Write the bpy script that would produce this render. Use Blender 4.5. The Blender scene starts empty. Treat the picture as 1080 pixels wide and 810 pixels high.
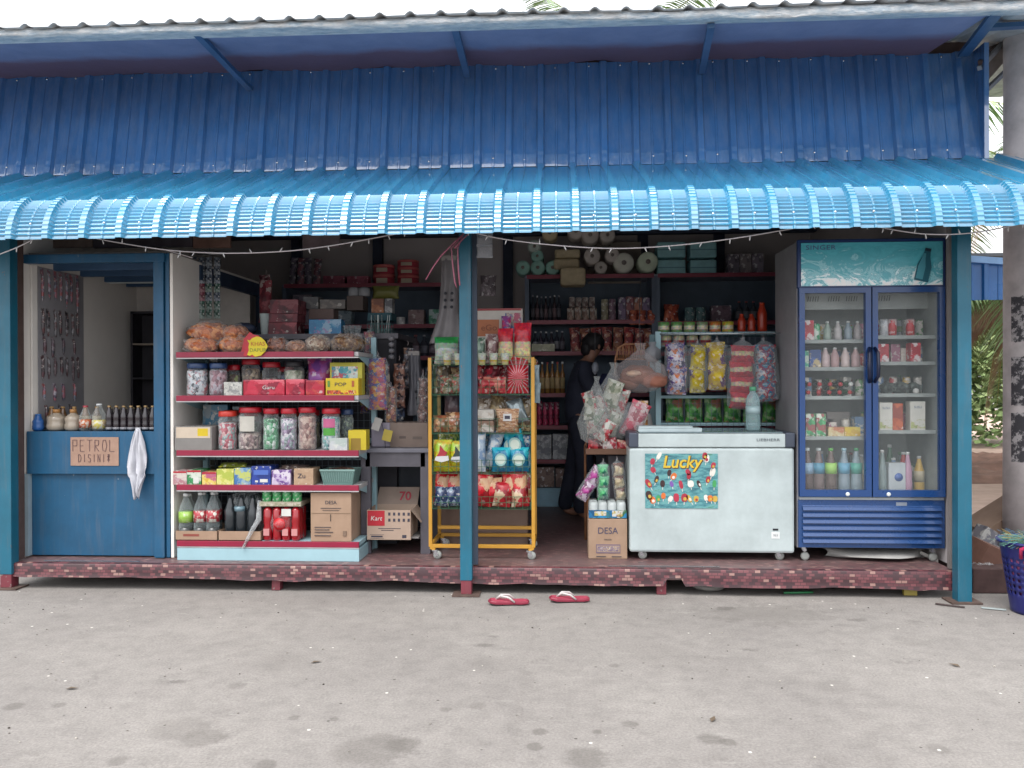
import bpy, math, random
from mathutils import Matrix, Vector, noise
PI = math.pi
scene = bpy.context.scene
# ------------------------------------------------------------------ camera, world, sun, exposure
CAM_Z = 1.38
F = 870.0
cam_rot = Matrix.Rotation(math.radians(3.3), 3, 'Z') @ Matrix.Rotation(math.radians(89.87), 3, 'X') @ Matrix.Rotation(math.radians(-0.21), 3, 'Z')
cd = bpy.data.cameras.new('camera')
cam = bpy.data.objects.new('camera', cd)
scene.collection.objects.link(cam)
cam.matrix_world = Matrix.Translation((0, 0, CAM_Z)) @ cam_rot.to_4x4()
cd.sensor_width = 36.0
cd.lens = 36.0 * F / 1080.0
cd.clip_end = 2000
cd.clip_start = 0.05
scene.camera = cam
SUN_EL, SUN_AZ = 62.0, 205.0      # degrees; azimuth from +Y clockwise
w = bpy.data.worlds.new('World'); scene.world = w; w.use_nodes = True
wn = w.node_tree.nodes; wl = w.node_tree.links
bg = wn['Background']
sky = wn.new('ShaderNodeTexSky'); sky.sky_type = 'NISHITA'; sky.sun_disc = False
sky.sun_elevation = math.radians(SUN_EL); sky.sun_rotation = math.radians(SUN_AZ)
sky.dust_density = 6.0; sky.air_density = 1.0; sky.ozone_density = 1.0
hs = wn.new('ShaderNodeHueSaturation'); hs.inputs['Saturation'].default_value = 0.3
wl.new(sky.outputs[0], hs.inputs['Color']); cl = wn.new('ShaderNodeMix'); cl.data_type = 'RGBA'; cl.inputs['Factor'].default_value = 0.5     # white overcast veil over the clear sky
wl.new(hs.outputs[0], cl.inputs[6]); cl.inputs[7].default_value = (9.6, 9.7, 10.0, 1); wl.new(cl.outputs[2], bg.inputs['Color'])
bg.inputs['Strength'].default_value = 0.14
sl = bpy.data.lights.new('sun', 'SUN'); sl.energy = 1.0; sl.angle = math.radians(35); sl.color = (1.0, 0.97, 0.92)
so = bpy.data.objects.new('sun', sl); scene.collection.objects.link(so)
az, el = math.radians(SUN_AZ), math.radians(SUN_EL)
sdir = Vector((math.sin(az) * math.cos(el), math.cos(az) * math.cos(el), math.sin(el)))
so.rotation_euler = sdir.to_track_quat('Z', 'Y').to_euler()
scene.view_settings.view_transform = 'Standard'
scene.view_settings.look = 'None'
scene.view_settings.gamma = 1.0
scene.view_settings.exposure = 1.12
scene.cycles.max_bounces = 10
scene.cycles.diffuse_bounces = 7
scene.cycles.transparent_max_bounces = 24
scene.cycles.sample_clamp_indirect = 6

# ------------------------------------------------------------------ measuring helpers
def at(px, py, Y):
    d = cam_rot @ Vector(((px - 540) / F, (405 - py) / F, -1))
    t = Y / d.y
    return Vector((d.x * t, Y, CAM_Z + d.z * t))
def X(px, Y, py=405): return at(px, py, Y).x
def Zz(px, py, Y): return at(px, py, Y).z
def R(x0, y0, x1, y1, Y):
    y0, y1 = min(y0, y1), max(y0, y1)
    a = at(x0, y1, Y); b = at(x1, y0, Y)
    return a.x, b.x, a.z, b.z
TONE, SAT = 1.0, 1.0     # albedo scale of the palette in use
def tone(t, s=1.0):
    global TONE, SAT
    TONE, SAT = t, s; MC.clear()
def C(h):
    h = h.lstrip('#')
    out = []
    for i in (0, 2, 4):
        v = int(h[i:i + 2], 16) / 255
        out.append(v / 12.92 if v <= 0.04045 else ((v + 0.055) / 1.055) ** 2.4)
    lum = .25 * out[0] + .6 * out[1] + .15 * out[2]
    out = [min(.85, (lum + (v - lum) * SAT) * TONE) for v in out]
    return (out[0], out[1], out[2], 1)

# ------------------------------------------------------------------ materials
MC = {}
def newmat(key):
    m = bpy.data.materials.new(key); m.use_nodes = True
    return m, m.node_tree.nodes, m.node_tree.links, m.node_tree.nodes['Principled BSDF']
def coords(n, l, scale=(1, 1, 1), rot=(0, 0, 0), kind='Object'):
    tc = n.new('ShaderNodeTexCoord'); mp = n.new('ShaderNodeMapping')
    mp.inputs['Scale'].default_value = scale; mp.inputs['Rotation'].default_value = rot
    l.new(tc.outputs[kind], mp.inputs['Vector'])
    return mp.outputs[0]
def noise_n(n, l, vec, scale, detail=3, rough=.55):
    t = n.new('ShaderNodeTexNoise'); t.inputs['Scale'].default_value = scale
    t.inputs['Detail'].default_value = detail; t.inputs['Roughness'].default_value = rough
    l.new(vec, t.inputs['Vector']); return t
def ramp(n, l, fac, stops, interp='LINEAR'):
    r = n.new('ShaderNodeValToRGB'); e = r.color_ramp; e.interpolation = interp
    while len(e.elements) < len(stops): e.elements.new(0.5)
    for i, (p, c) in enumerate(stops):
        e.elements[i].position = p; e.elements[i].color = c if len(c) == 4 else (*c, 1)
    l.new(fac, r.inputs[0]); return r
def g(v): return (v, v, v, 1)
def mul(c, k): return (c[0] * k, c[1] * k, c[2] * k, 1)
def mixc(n, l, fac, a, b, mode='MIX'):
    m = n.new('ShaderNodeMix'); m.data_type = 'RGBA'; m.blend_type = mode
    for sock, v in ((m.inputs['Factor'], fac), (m.inputs[6], a), (m.inputs[7], b)):
        if hasattr(v, 'links'): l.new(v, sock)
        else: sock.default_value = v
    return m.outputs[2]
def bump(n, l, p, h, strength=.3, dist=.01):
    b = n.new('ShaderNodeBump'); b.inputs['Strength'].default_value = strength; b.inputs['Distance'].default_value = dist
    l.new(h, b.inputs['Height']); l.new(b.outputs[0], p.inputs['Normal']); return b

def plain(col, rough=.5, metal=0, var=.12, sc=6, bmp=0, coat=0, emit=0):
    """one coloured stuff with faint uneven dirt"""
    key = ('plain', col, rough, metal, var, sc, bmp, coat, emit)
    if key in MC: return MC[key]
    m, n, l, p = newmat('plain_' + (col if isinstance(col, str) else 'c'))
    c = C(col) if isinstance(col, str) else (*col, 1)
    v = coords(n, l)
    t = noise_n(n, l, v, sc, 5, .6)
    r = ramp(n, l, t.outputs[0], [(.3, mul(c, 1 - var)), (.7, mul(c, 1 + var))])
    l.new(r.outputs[0], p.inputs['Base Color'])
    r2 = ramp(n, l, t.outputs[0], [(.3, g(min(1, rough * 1.15))), (.7, g(rough * .85))])
    l.new(r2.outputs[0], p.inputs['Roughness'])
    p.inputs['Metallic'].default_value = metal
    p.inputs['Coat Weight'].default_value = coat
    if bmp:
        t2 = noise_n(n, l, v, sc * 6, 3); bump(n, l, p, t2.outputs[0], bmp, .004)
    MC[key] = m; return m

def printed(cols, sc=25, rough=.3, stretch=(1, 1, 1), film=.25, seed=0, pos=None, fine=.6):
    """printed packaging film or card: palette laid out in irregular patches"""
    key = ('printed', tuple(cols), sc, rough, stretch, film, seed, pos, fine)
    if key in MC: return MC[key]
    m, n, l, p = newmat('printed_pack')
    v = coords(n, l, stretch)
    off = n.new('ShaderNodeVectorMath'); off.operation = 'ADD'; off.inputs[1].default_value = (seed * 1.7, seed * .9, seed * 2.3)
    l.new(v, off.inputs[0])
    nz = noise_n(n, l, off.outputs[0], sc * 1.1, 4, .7)
    mx = n.new('ShaderNodeVectorMath'); mx.operation = 'MULTIPLY_ADD'
    l.new(nz.outputs['Color'], mx.inputs[0]); mx.inputs[1].default_value = (1.3 / sc,) * 3; l.new(off.outputs[0], mx.inputs[2])
    vo = n.new('ShaderNodeTexVoronoi'); vo.inputs['Scale'].default_value = sc; l.new(mx.outputs[0], vo.inputs['Vector'])
    sp = n.new('ShaderNodeSeparateColor'); l.new(vo.outputs['Color'], sp.inputs[0])
    k = len(cols)
    if pos is None: pos = [i / k for i in range(k)]
    r = ramp(n, l, sp.outputs[0], [(pos[i], C(cols[i])) for i in range(k)], 'CONSTANT')
    # small print over the colour areas
    vf = n.new('ShaderNodeTexVoronoi'); vf.inputs['Scale'].default_value = sc * 2.6; l.new(mx.outputs[0], vf.inputs['Vector'])
    sf = n.new('ShaderNodeSeparateColor'); l.new(vf.outputs['Color'], sf.inputs[0])
    gt = ramp(n, l, sf.outputs[0], [(.0, g(0)), (.66, g(fine))], 'CONSTANT')
    rf = ramp(n, l, sf.outputs[1], [(i / (k + 1), C(cols[i])) for i in range(k)] + [(k / (k + 1), C('#d8d4cc'))], 'CONSTANT')
    fine = mixc(n, l, gt.outputs[0], r.outputs[0], rf.outputs[0])
    l.new(fine, p.inputs['Base Color'])
    p.inputs['Roughness'].default_value = rough
    if film:
        t2 = noise_n(n, l, v, 40, 4); bump(n, l, p, t2.outputs[0], film, .006)
    MC[key] = m; return m

def banded(cols, pos, axis='Z', rough=.3, film=.3, rot=0, wob=.01, patch=.2):
    """print laid out in bands along one object axis (positions in metres)"""
    key = ('banded', tuple(cols), tuple(pos), axis, rough, film, rot, wob, patch)
    if key in MC: return MC[key]
    m, n, l, p = newmat('banded_pack')
    v = coords(n, l, (1, 1, 1), (0, rot, 0))
    t = noise_n(n, l, v, 30, 2)
    s = n.new('ShaderNodeSeparateXYZ'); l.new(v, s.inputs[0])
    a = n.new('ShaderNodeMath'); a.operation = 'MULTIPLY_ADD'
    l.new(t.outputs[0], a.inputs[0]); a.inputs[1].default_value = wob * 2; l.new(s.outputs['XYZ'.index(axis)], a.inputs[2])
    lo, hi = pos[0], pos[-1]
    mr = n.new('ShaderNodeMapRange'); l.new(a.outputs[0], mr.inputs[0])
    mr.inputs['From Min'].default_value = lo + wob; mr.inputs['From Max'].default_value = hi + wob
    st = [((pos[i] - lo) / (hi - lo), C(cols[i])) for i in range(len(cols))]
    r = ramp(n, l, mr.outputs[0], st, 'CONSTANT')
    vo = n.new('ShaderNodeTexVoronoi'); vo.inputs['Scale'].default_value = 70; l.new(v, vo.inputs['Vector'])
    out = mixc(n, l, patch, r.outputs[0], vo.outputs['Color'], 'OVERLAY')
    l.new(out, p.inputs['Base Color'])
    p.inputs['Roughness'].default_value = rough
    if film:
        t2 = noise_n(n, l, v, 35, 4); bump(n, l, p, t2.outputs[0], film, .006)
    MC[key] = m; return m

def clear(tint='#dfe8ea', lo=.06, hi=.55, rough=.08, crinkle=.5, sc=18):
    """thin clear plastic or glass: see-through, shinier at the edges"""
    key = ('clear', tint, lo, hi, rough, crinkle, sc)
    if key in MC: return MC[key]
    m, n, l, p = newmat('clear_film')
    p.inputs['Base Color'].default_value = C(tint); p.inputs['Roughness'].default_value = rough
    lw = n.new('ShaderNodeLayerWeight'); lw.inputs['Blend'].default_value = .35
    mr = n.new('ShaderNodeMapRange'); l.new(lw.outputs['Facing'], mr.inputs[0])
    mr.inputs['To Min'].default_value = lo; mr.inputs['To Max'].default_value = hi
    l.new(mr.outputs[0], p.inputs['Alpha'])
    if crinkle:
        v = coords(n, l); t = noise_n(n, l, v, sc, 4, .6); b = bump(n, l, p, t.outputs[0], crinkle, .03)
        l.new(b.outputs[0], lw.inputs['Normal'])
    MC[key] = m; return m

def pile(cols, sc=60, rough=.45, seed=0):
    """many small sweets, nuts or crisps: each cell its own colour and bump"""
    key = ('pile', tuple(cols), sc, rough, seed)
    if key in MC: return MC[key]
    m, n, l, p = newmat('small_pieces')
    v = coords(n, l, (1, 1, .8))
    vo = n.new('ShaderNodeTexVoronoi'); vo.inputs['Scale'].default_value = sc; l.new(v, vo.inputs['Vector'])
    sp = n.new('ShaderNodeSeparateColor'); l.new(vo.outputs['Color'], sp.inputs[0])
    k = len(cols)
    r = ramp(n, l, sp.outputs[0], [(i / k, C(cols[i])) for i in range(k)], 'CONSTANT')
    l.new(r.outputs[0], p.inputs['Base Color'])
    p.inputs['Roughness'].default_value = rough
    inv = n.new('ShaderNodeMath'); inv.operation = 'SUBTRACT'; inv.inputs[0].default_value = 1; l.new(vo.outputs['Distance'], inv.inputs[1])
    bump(n, l, p, inv.outputs[0], .9, .012)
    MC[key] = m; return m

def worn(col, chip='#8a8580', rough=.45, amt=.66, streak=.25, sc=16):
    """old paint: sun-faded patches, small chips and run-down dirt streaks"""
    key = ('worn', col, chip, rough, amt, streak, sc)
    if key in MC: return MC[key]
    m, n, l, p = newmat('worn_paint'); v = coords(n, l); vz = coords(n, l, (9, 9, .8)); c = C(col)
    t = noise_n(n, l, v, 2.5, 6, .65); r = ramp(n, l, t.outputs[0], [(.3, mul(c, .80)), (.7, mul(c, 1.2))])
    s = noise_n(n, l, vz, 3, 6, .7); f = ramp(n, l, s.outputs[0], [(.5, g(0)), (.75, g(streak))])
    col2 = mixc(n, l, f.outputs[0], r.outputs[0], C('#6a6460'))
    k = noise_n(n, l, v, sc, 9, .72); kf = ramp(n, l, k.outputs[0], [(amt, g(0)), (amt + .012, g(.85))])
    col3 = mixc(n, l, kf.outputs[0], col2, C(chip))
    l.new(col3, p.inputs['Base Color'])
    rr = ramp(n, l, t.outputs[0], [(.3, g(rough * 1.2)), (.7, g(rough * .8))]); l.new(rr.outputs[0], p.inputs['Roughness'])
    bump(n, l, p, k.outputs[0], .12, .003)
    MC[key] = m; return m

# ------------------------------------------------------------------ mesh builder
class MB:
    def __init__(s): s.v = []; s.f = []; s.m = []; s.s = []
    def add(s, vs, fs, mi=0, smooth=False, T=None):
        b = len(s.v)
        s.v += [tuple(T @ Vector(q)) if T is not None else tuple(q) for q in vs]
        for f in fs: s.f.append([i + b for i in f]); s.m.append(mi); s.s.append(smooth)
        return s
    def box(s, x0, x1, y0, y1, z0, z1, mi=0, T=None):
        vs = [(x0, y0, z0), (x1, y0, z0), (x1, y1, z0), (x0, y1, z0), (x0, y0, z1), (x1, y0, z1), (x1, y1, z1), (x0, y1, z1)]
        fs = [(0, 3, 2, 1), (4, 5, 6, 7), (0, 1, 5, 4), (1, 2, 6, 5), (2, 3, 7, 6), (3, 0, 4, 7)]
        return s.add(vs, fs, mi, False, T)
    def bar(s, p, q, wx, wy=None, mi=0):
        p, q = Vector(p), Vector(q); wy = wy or wx
        d = q - p; L = d.length
        T = Matrix.Translation(p) @ d.to_track_quat('Z', 'Y').to_matrix().to_4x4()
        return s.box(-wx / 2, wx / 2, -wy / 2, wy / 2, 0, L, mi, T)
    def tube(s, pts, r, seg=8, mi=0, caps=True):
        pts = [Vector(q) for q in pts]; n = len(pts); rs = r if isinstance(r, (list, tuple)) else [r] * n
        rings = []; up = None
        for i, q in enumerate(pts):
            d = (pts[min(i + 1, n - 1)] - pts[max(i - 1, 0)])
            d = d.normalized() if d.length > 1e-9 else Vector((0, 0, 1))
            if up is None: up = d.orthogonal().normalized()
            else:
                up = up - d * up.dot(d); up = up.normalized() if up.length > 1e-6 else d.orthogonal().normalized()
            w_ = d.cross(up)
            rings.append([q + (up * math.cos(a) + w_ * math.sin(a)) * rs[i] for a in [2 * PI * k / seg for k in range(seg)]])
        vs = [tuple(c) for rg in rings for c in rg]; fs = []
        for i in range(n - 1):
            for k in range(seg):
                a, b = i * seg + k, i * seg + (k + 1) % seg
                fs.append((a, b, b + seg, a + seg))
        if caps: fs.append(tuple(range(seg))[::-1]); fs.append(tuple((n - 1) * seg + k for k in range(seg)))
        return s.add(vs, fs, mi, True)
    def lathe(s, prof, c=(0, 0, 0), seg=20, mi=0, T=None, smooth=True, sq=0):
        vs = []; fs = []
        for (r, z) in prof:
            for k in range(seg):
                a = 2 * PI * k / seg
                q = 1 + sq * (abs(math.sin(2 * a)) ** 2) * .3
                vs.append((c[0] + r * q * math.cos(a), c[1] + r * q * math.sin(a), c[2] + z))
        for i in range(len(prof) - 1):
            for k in range(seg):
                a, b = i * seg + k, i * seg + (k + 1) % seg
                fs.append((a, b, b + seg, a + seg))
        fs.append(tuple(range(seg))[::-1]); fs.append(tuple((len(prof) - 1) * seg + k for k in range(seg)))
        return s.add(vs, fs, mi, smooth, T)
    def prism(s, poly, y0, y1, mi=0, T=None, bevel=0):
        n = len(poly)
        vs = [(x, y0, z) for x, z in poly] + [(x, y1, z) for x, z in poly]
        fs = [tuple(range(n)), tuple(range(n, 2 * n))[::-1]] + [(i, i + n, (i + 1) % n + n, (i + 1) % n) for i in range(n)]
        return s.add(vs, fs, mi, False, T)
    def blob(s, c, r, amp=.15, seed=0, nu=16, nv=10, mi=0, fr=2.2, T=None, flat=None):
        vs = []; fs = []
        for j in range(nv + 1):
            th = PI * j / nv
            for i in range(nu):
                ph = 2 * PI * i / nu
                d = Vector((math.sin(th) * math.cos(ph), math.sin(th) * math.sin(ph), math.cos(th)))
                k = 1 + amp * noise.noise(d * fr + Vector((seed * 3.1, seed * 1.3, seed)))  \
                    + amp * .6 * noise.noise(d * fr * 3 + Vector((seed, seed * 5.3, 0)))
                z = d.z * r[2] * k
                if flat is not None: z = max(z, -flat)
                vs.append((c[0] + d.x * r[0] * k, c[1] + d.y * r[1] * k, c[2] + z))
        for j in range(nv):
            for i in range(nu):
                a, b = j * nu + i, j * nu + (i + 1) % nu
                fs.append((a, a + nu, b + nu, b))
        return s.add(vs, fs, mi, True, T)
    def pouch(s, W, H, D, seed=0, mi=0, T=None, nx=12, nz=14, crimp=.1, wr=.006, z0=0, x0=0, y0=0, flare=0):
        """filled film packet standing on its lower seam, in the XZ plane"""
        vs = []; fs = []
        rn = Vector((seed * 7.7, seed * 3.3, seed * 1.1))
        for side in (-1, 1):
            for j in range(nz + 1):
                v = j / nz
                for i in range(nx + 1):
                    u = i / nx * 2 - 1
                    e = min(v, 1 - v)
                    prof = max(0, min(1, (e - crimp * .4) / (.5 - crimp * .4))) ** .45 if e > crimp * .4 else 0
                    th = D / 2 * prof * max(0, 1 - abs(u) ** 2.6) ** .7
                    pinch = 1 - .10 * prof * (1 - flare)
                    q = Vector((u * W / 2, 0, v * H))
                    nn = noise.noise(q * (9 / max(W, .08)) * .35 + rn + Vector((0, side * 2, 0)))
                    nn2 = noise.noise(q * 55 + rn)
                    zig = (.0018 * (1 if i % 2 else -1)) if prof == 0 else 0
                    y = side * (th * (1 + .22 * nn) + wr * nn2 * .6 * (1 if prof > 0 else .1) + .0006) + zig
                    vs.append((x0 + u * W / 2 * pinch + .004 * nn, y0 + y, z0 + v * H))
        n1 = (nx + 1) * (nz + 1)
        for j in range(nz):
            for i in range(nx):
                a = j * (nx + 1) + i
                fs.append((a, a + 1, a + nx + 2, a + nx + 1)); b = a + n1
                fs.append((b, b + nx + 1, b + nx + 2, b + 1))
        for j in range(nz):
            for i in (0, nx):
                a = j * (nx + 1) + i; b = a + n1
                fs.append((a, a + nx + 1, b + nx + 1, b) if i == 0 else (a, b, b + nx + 1, a + nx + 1))
        return s.add(vs, fs, mi, True, T)
    def sack(s, prof, seed=0, mi=0, seg=22, c=(0, 0, 0), amp=.12, ysq=.7, T=None, fr=4):
        """loose bag: lathe with crumpled noise, flattened in depth"""
        vs = []; fs = []
        for (r, z) in prof:
            for k in range(seg):
                a = 2 * PI * k / seg
                q = Vector((math.cos(a), math.sin(a), z * fr * 1.5)) * fr * .5 + Vector((seed * 2.1, seed, 0))
                kk = 1 + amp * noise.noise(q) + amp * .7 * noise.noise(q * 3)
                vs.append((c[0] + r * kk * math.cos(a), c[1] + r * kk * math.sin(a) * ysq, c[2] + z))
        for i in range(len(prof) - 1):
            for k in range(seg):
                a, b = i * seg + k, i * seg + (k + 1) % seg
                fs.append((a, b, b + seg, a + seg))
        fs.append(tuple(range(seg))[::-1]); fs.append(tuple((len(prof) - 1) * seg + k for k in range(seg)))
        return s.add(vs, fs, mi, True, T)
    def build(s, name, mats, parent=None, loc=(0, 0, 0), rot=(0, 0, 0), bevel=0):
        me = bpy.data.meshes.new(name)
        me.from_pydata(s.v, [], s.f)
        if not isinstance(mats, (list, tuple)): mats = [mats]
        for m in mats: me.materials.append(m)
        me.polygons.foreach_set('material_index', s.m)
        me.polygons.foreach_set('use_smooth', s.s)
        me.update()
        o = bpy.data.objects.new(name, me)
        scene.collection.objects.link(o)
        o.location = loc; o.rotation_euler = rot
        if parent is not None: o.parent = parent
        if bevel:
            b = o.modifiers.new('bevel', 'BEVEL'); b.width = bevel; b.segments = 2; b.limit_method = 'ANGLE'; b.angle_limit = .7
        return o

def tag(o, label=None, cat=None, group=None, kind=None):
    if label: o['label'] = label
    if cat: o['category'] = cat
    if group: o['group'] = group
    if kind: o['kind'] = kind
    return o
def thing(name, label, cat, loc=(0, 0, 0), rot=(0, 0, 0), group=None):
    o = bpy.data.objects.new(name, None); scene.collection.objects.link(o)
    o.location = loc; o.rotation_euler = rot if isinstance(rot, tuple) else (0, 0, rot)
    return tag(o, label, cat, group)
def kids(o): return [c for c in scene.collection.objects if c.parent == o]
KID = {}
def copy_tree(o, loc, rot=None, label=None, group=None):
    """copy of a thing with copies of its parts and sub-parts"""
    if o not in KID: KID[o] = [(c, kids(c)) for c in kids(o)]
    r = o.copy(); scene.collection.objects.link(r); r.location = loc
    if rot is not None: r.rotation_euler = rot if isinstance(rot, tuple) else (0, 0, rot)
    if label: r['label'] = label
    if group: r['group'] = group
    for c, gs in KID[o]:
        cc = c.copy(); scene.collection.objects.link(cc); cc.parent = r
        for d in gs:
            dd = d.copy(); scene.collection.objects.link(dd); dd.parent = cc
    return r

def text(s, size, m, parent, loc, rot=(PI / 2, 0, 0), sx=1, ext=.0008, name='lettering', spacing=1, bold=0, align='CENTER', shear=0):
    cu = bpy.data.curves.new('txt', 'FONT'); cu.body = s; cu.size = size; cu.extrude = ext
    cu.align_x = align; cu.align_y = 'CENTER'; cu.space_character = spacing; cu.offset = bold; cu.resolution_u = 3; cu.shear = shear
    tmp = bpy.data.objects.new('tmp', cu); scene.collection.objects.link(tmp)
    bpy.context.view_layer.update()
    me = bpy.data.meshes.new_from_object(tmp.evaluated_get(bpy.context.evaluated_depsgraph_get()))
    bpy.data.objects.remove(tmp); bpy.data.curves.remove(cu)
    me.materials.clear(); me.materials.append(m)
    o = bpy.data.objects.new(name, me); scene.collection.objects.link(o)
    o.location = loc; o.rotation_euler = rot; o.scale = (sx, 1, 1)
    if parent is not None: o.parent = parent
    return o
def strokes(mb, pls, x, y, z, sx, sz, th, mi=0):
    """hand lettering: polylines of thin flat strokes on a plane facing -Y"""
    for pl in pls:
        for (a, b), (c, d) in zip(pl, pl[1:]):
            p = Vector((x + a * sx, y, z + b * sz)); q = Vector((x + c * sx, y, z + d * sz))
            if (q - p).length > 1e-5: mb.bar(p, q, th, th)
# ================================================================== SETTING
def ground_mat():
    m, n, l, p = newmat('concrete_ground')
    v = coords(n, l)
    a = noise_n(n, l, v, .8, 6, .6); b = noise_n(n, l, v, 9, 8, .75); c = noise_n(n, l, v, 90, 3, .7)
    base = ramp(n, l, a.outputs[0], [(.3, C('#74706d')), (.7, C('#85817d'))])
    r2 = ramp(n, l, b.outputs[0], [(.3, g(.80)), (.5, g(1.0)), (.72, g(1.14))])
    col = mixc(n, l, 1.0, base.outputs[0], r2.outputs[0], 'MULTIPLY')
    r3 = ramp(n, l, c.outputs[0], [(.3, g(.76)), (.65, g(1.14))])
    col = mixc(n, l, 1.0, col, r3.outputs[0], 'MULTIPLY')
    # dark drip stains and oil spots, two sizes
    for (vs_, thr, gt_, stc, blk) in ((.62, .30, .55, '#5f5b57', .38), (2.9, .22, .66, '#4f4b48', .5)):
     v2 = coords(n, l, (1, 1.9, 1))
     vo = n.new('ShaderNodeTexVoronoi'); vo.inputs['Scale'].default_value = vs_; l.new(v2, vo.inputs['Vector'])
     sp = n.new('ShaderNodeSeparateColor'); l.new(vo.outputs['Color'], sp.inputs[0])
     th = n.new('ShaderNodeMath'); th.operation = 'MULTIPLY'; l.new(sp.outputs[1], th.inputs[0]); th.inputs[1].default_value = thr
     dn = n.new('ShaderNodeMath'); dn.operation = 'MULTIPLY_ADD'; l.new(b.outputs[0], dn.inputs[0]); dn.inputs[1].default_value = .75; l.new(vo.outputs['Distance'], dn.inputs[2])
     df = n.new('ShaderNodeMath'); df.operation = 'SUBTRACT'; l.new(dn.outputs[0], df.inputs[0]); l.new(th.outputs[0], df.inputs[1])
     st = ramp(n, l, df.outputs[0], [(.30, g(1)), (.42, g(0))])
     gate = ramp(n, l, sp.outputs[0], [(gt_, g(0)), (gt_ + .05, g(blk))], 'CONSTANT')
     fac = mixc(n, l, 1.0, st.outputs[0], gate.outputs[0], 'MULTIPLY')
     col = mixc(n, l, fac, col, C(stc))
    # the larger damp patches and drips, each where it lies on the road
    SPOTS = [(395, 790, .16, .5), (425, 785, .08, .4), (190, 768, .14, .35), (215, 778, .10, .35), (618, 799, .10, .45), (570, 772, .04, .5), (505, 745, .05, .3), (470, 748, .03, .35), (750, 779, .06, .5), (768, 783, .04, .5), (664, 764, .04, .45), (564, 787, .04, .5), (630, 772, .025, .5), (125, 803, .05, .4), (62, 744, .035, .4), (15, 745, .05, .45), (250, 723, .05, .25), (648, 702, .03, .4), (990, 790, .05, .3), (880, 725, .10, .18), (300, 700, .18, .14), (700, 690, .22, .12), (520, 700, .15, .12), (958, 676, .10, .16), (310, 757, .03, .4), (352, 758, .025, .4), (280, 806, .05, .4)]
    for (px, py, rad, k_) in SPOTS:
        q = at(px, py, 1) - Vector((0, 0, CAM_Z)); q = Vector((0, 0, CAM_Z)) + q * (-CAM_Z / q.z)
        ds = n.new('ShaderNodeVectorMath'); ds.operation = 'DISTANCE'; ds.inputs[1].default_value = (q.x, q.y, 0)
        wv = n.new('ShaderNodeVectorMath'); wv.operation = 'MULTIPLY_ADD'; l.new(b.outputs['Color'], wv.inputs[0]); wv.inputs[1].default_value = (rad * 2.2, rad * 1.6, 0)
        ofs = n.new('ShaderNodeVectorMath'); ofs.operation = 'SUBTRACT'; l.new(v, ofs.inputs[0]); ofs.inputs[1].default_value = (rad * 1.1, rad * .8, 0)
        l.new(ofs.outputs[0], wv.inputs[2]); l.new(wv.outputs[0], ds.inputs[0])
        mr = n.new('ShaderNodeMapRange'); l.new(ds.outputs['Value'], mr.inputs[0])
        mr.inputs['From Min'].default_value = rad * .65; mr.inputs['From Max'].default_value = rad; mr.inputs['To Min'].default_value = k_ * (.7 if rad > .11 else 1); mr.inputs['To Max'].default_value = 0
        col = mixc(n, l, mr.outputs[0], col, C('#4e4a46'))
    # pale scuffs
    v3 = coords(n, l, (.7, 2.6, 1), (0, 0, .25))
    s = noise_n(n, l, v3, 5, 9, .8)
    r4 = ramp(n, l, s.outputs[0], [(.57, g(0)), (.70, g(.6))])
    col = mixc(n, l, r4.outputs[0], col, C('#94918c'))
    # hairline cracks
    vc = n.new('ShaderNodeTexVoronoi'); vc.feature = 'DISTANCE_TO_EDGE'; vc.inputs['Scale'].default_value = .55
    dv = n.new('ShaderNodeVectorMath'); dv.operation = 'MULTIPLY_ADD'; l.new(b.outputs['Color'], dv.inputs[0]); dv.inputs[1].default_value = (.35, .35, .35); l.new(v, dv.inputs[2])
    l.new(dv.outputs[0], vc.inputs['Vector'])
    rc = ramp(n, l, vc.outputs['Distance'], [(.0015, g(.28)), (.004, g(0))])
    col = mixc(n, l, rc.outputs[0], col, C('#5a544f'))
    # tiny grit
    vg = n.new('ShaderNodeTexVoronoi'); vg.inputs['Scale'].default_value = 17; l.new(v, vg.inputs['Vector'])
    sg = n.new('ShaderNodeSeparateColor'); l.new(vg.outputs['Color'], sg.inputs[0])
    tg = ramp(n, l, vg.outputs['Distance'], [(.09, g(1)), (.14, g(0))])
    gg = ramp(n, l, sg.outputs[0], [(.84, g(0)), (.86, g(.8))], 'CONSTANT')
    f2 = mixc(n, l, 1.0, tg.outputs[0], gg.outputs[0], 'MULTIPLY')
    gc = ramp(n, l, sg.outputs[1], [(0, C('#3a3531')), (.6, C('#d8d4cc'))], 'CONSTANT')
    col = mixc(n, l, f2, col, gc.outputs[0])
    l.new(col, p.inputs['Base Color'])
    p.inputs['Roughness'].default_value = .9
    hh = mixc(n, l, .4, b.outputs[0], c.outputs[0])
    bump(n, l, p, hh, .35, .008)
    return m
mb = MB(); mb.add([(-300, -200, 0), (300, -200, 0), (300, 500, 0), (-300, 500, 0)], [(0, 1, 2, 3)])
tag(mb.build('ground', ground_mat()), kind='structure')
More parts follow.
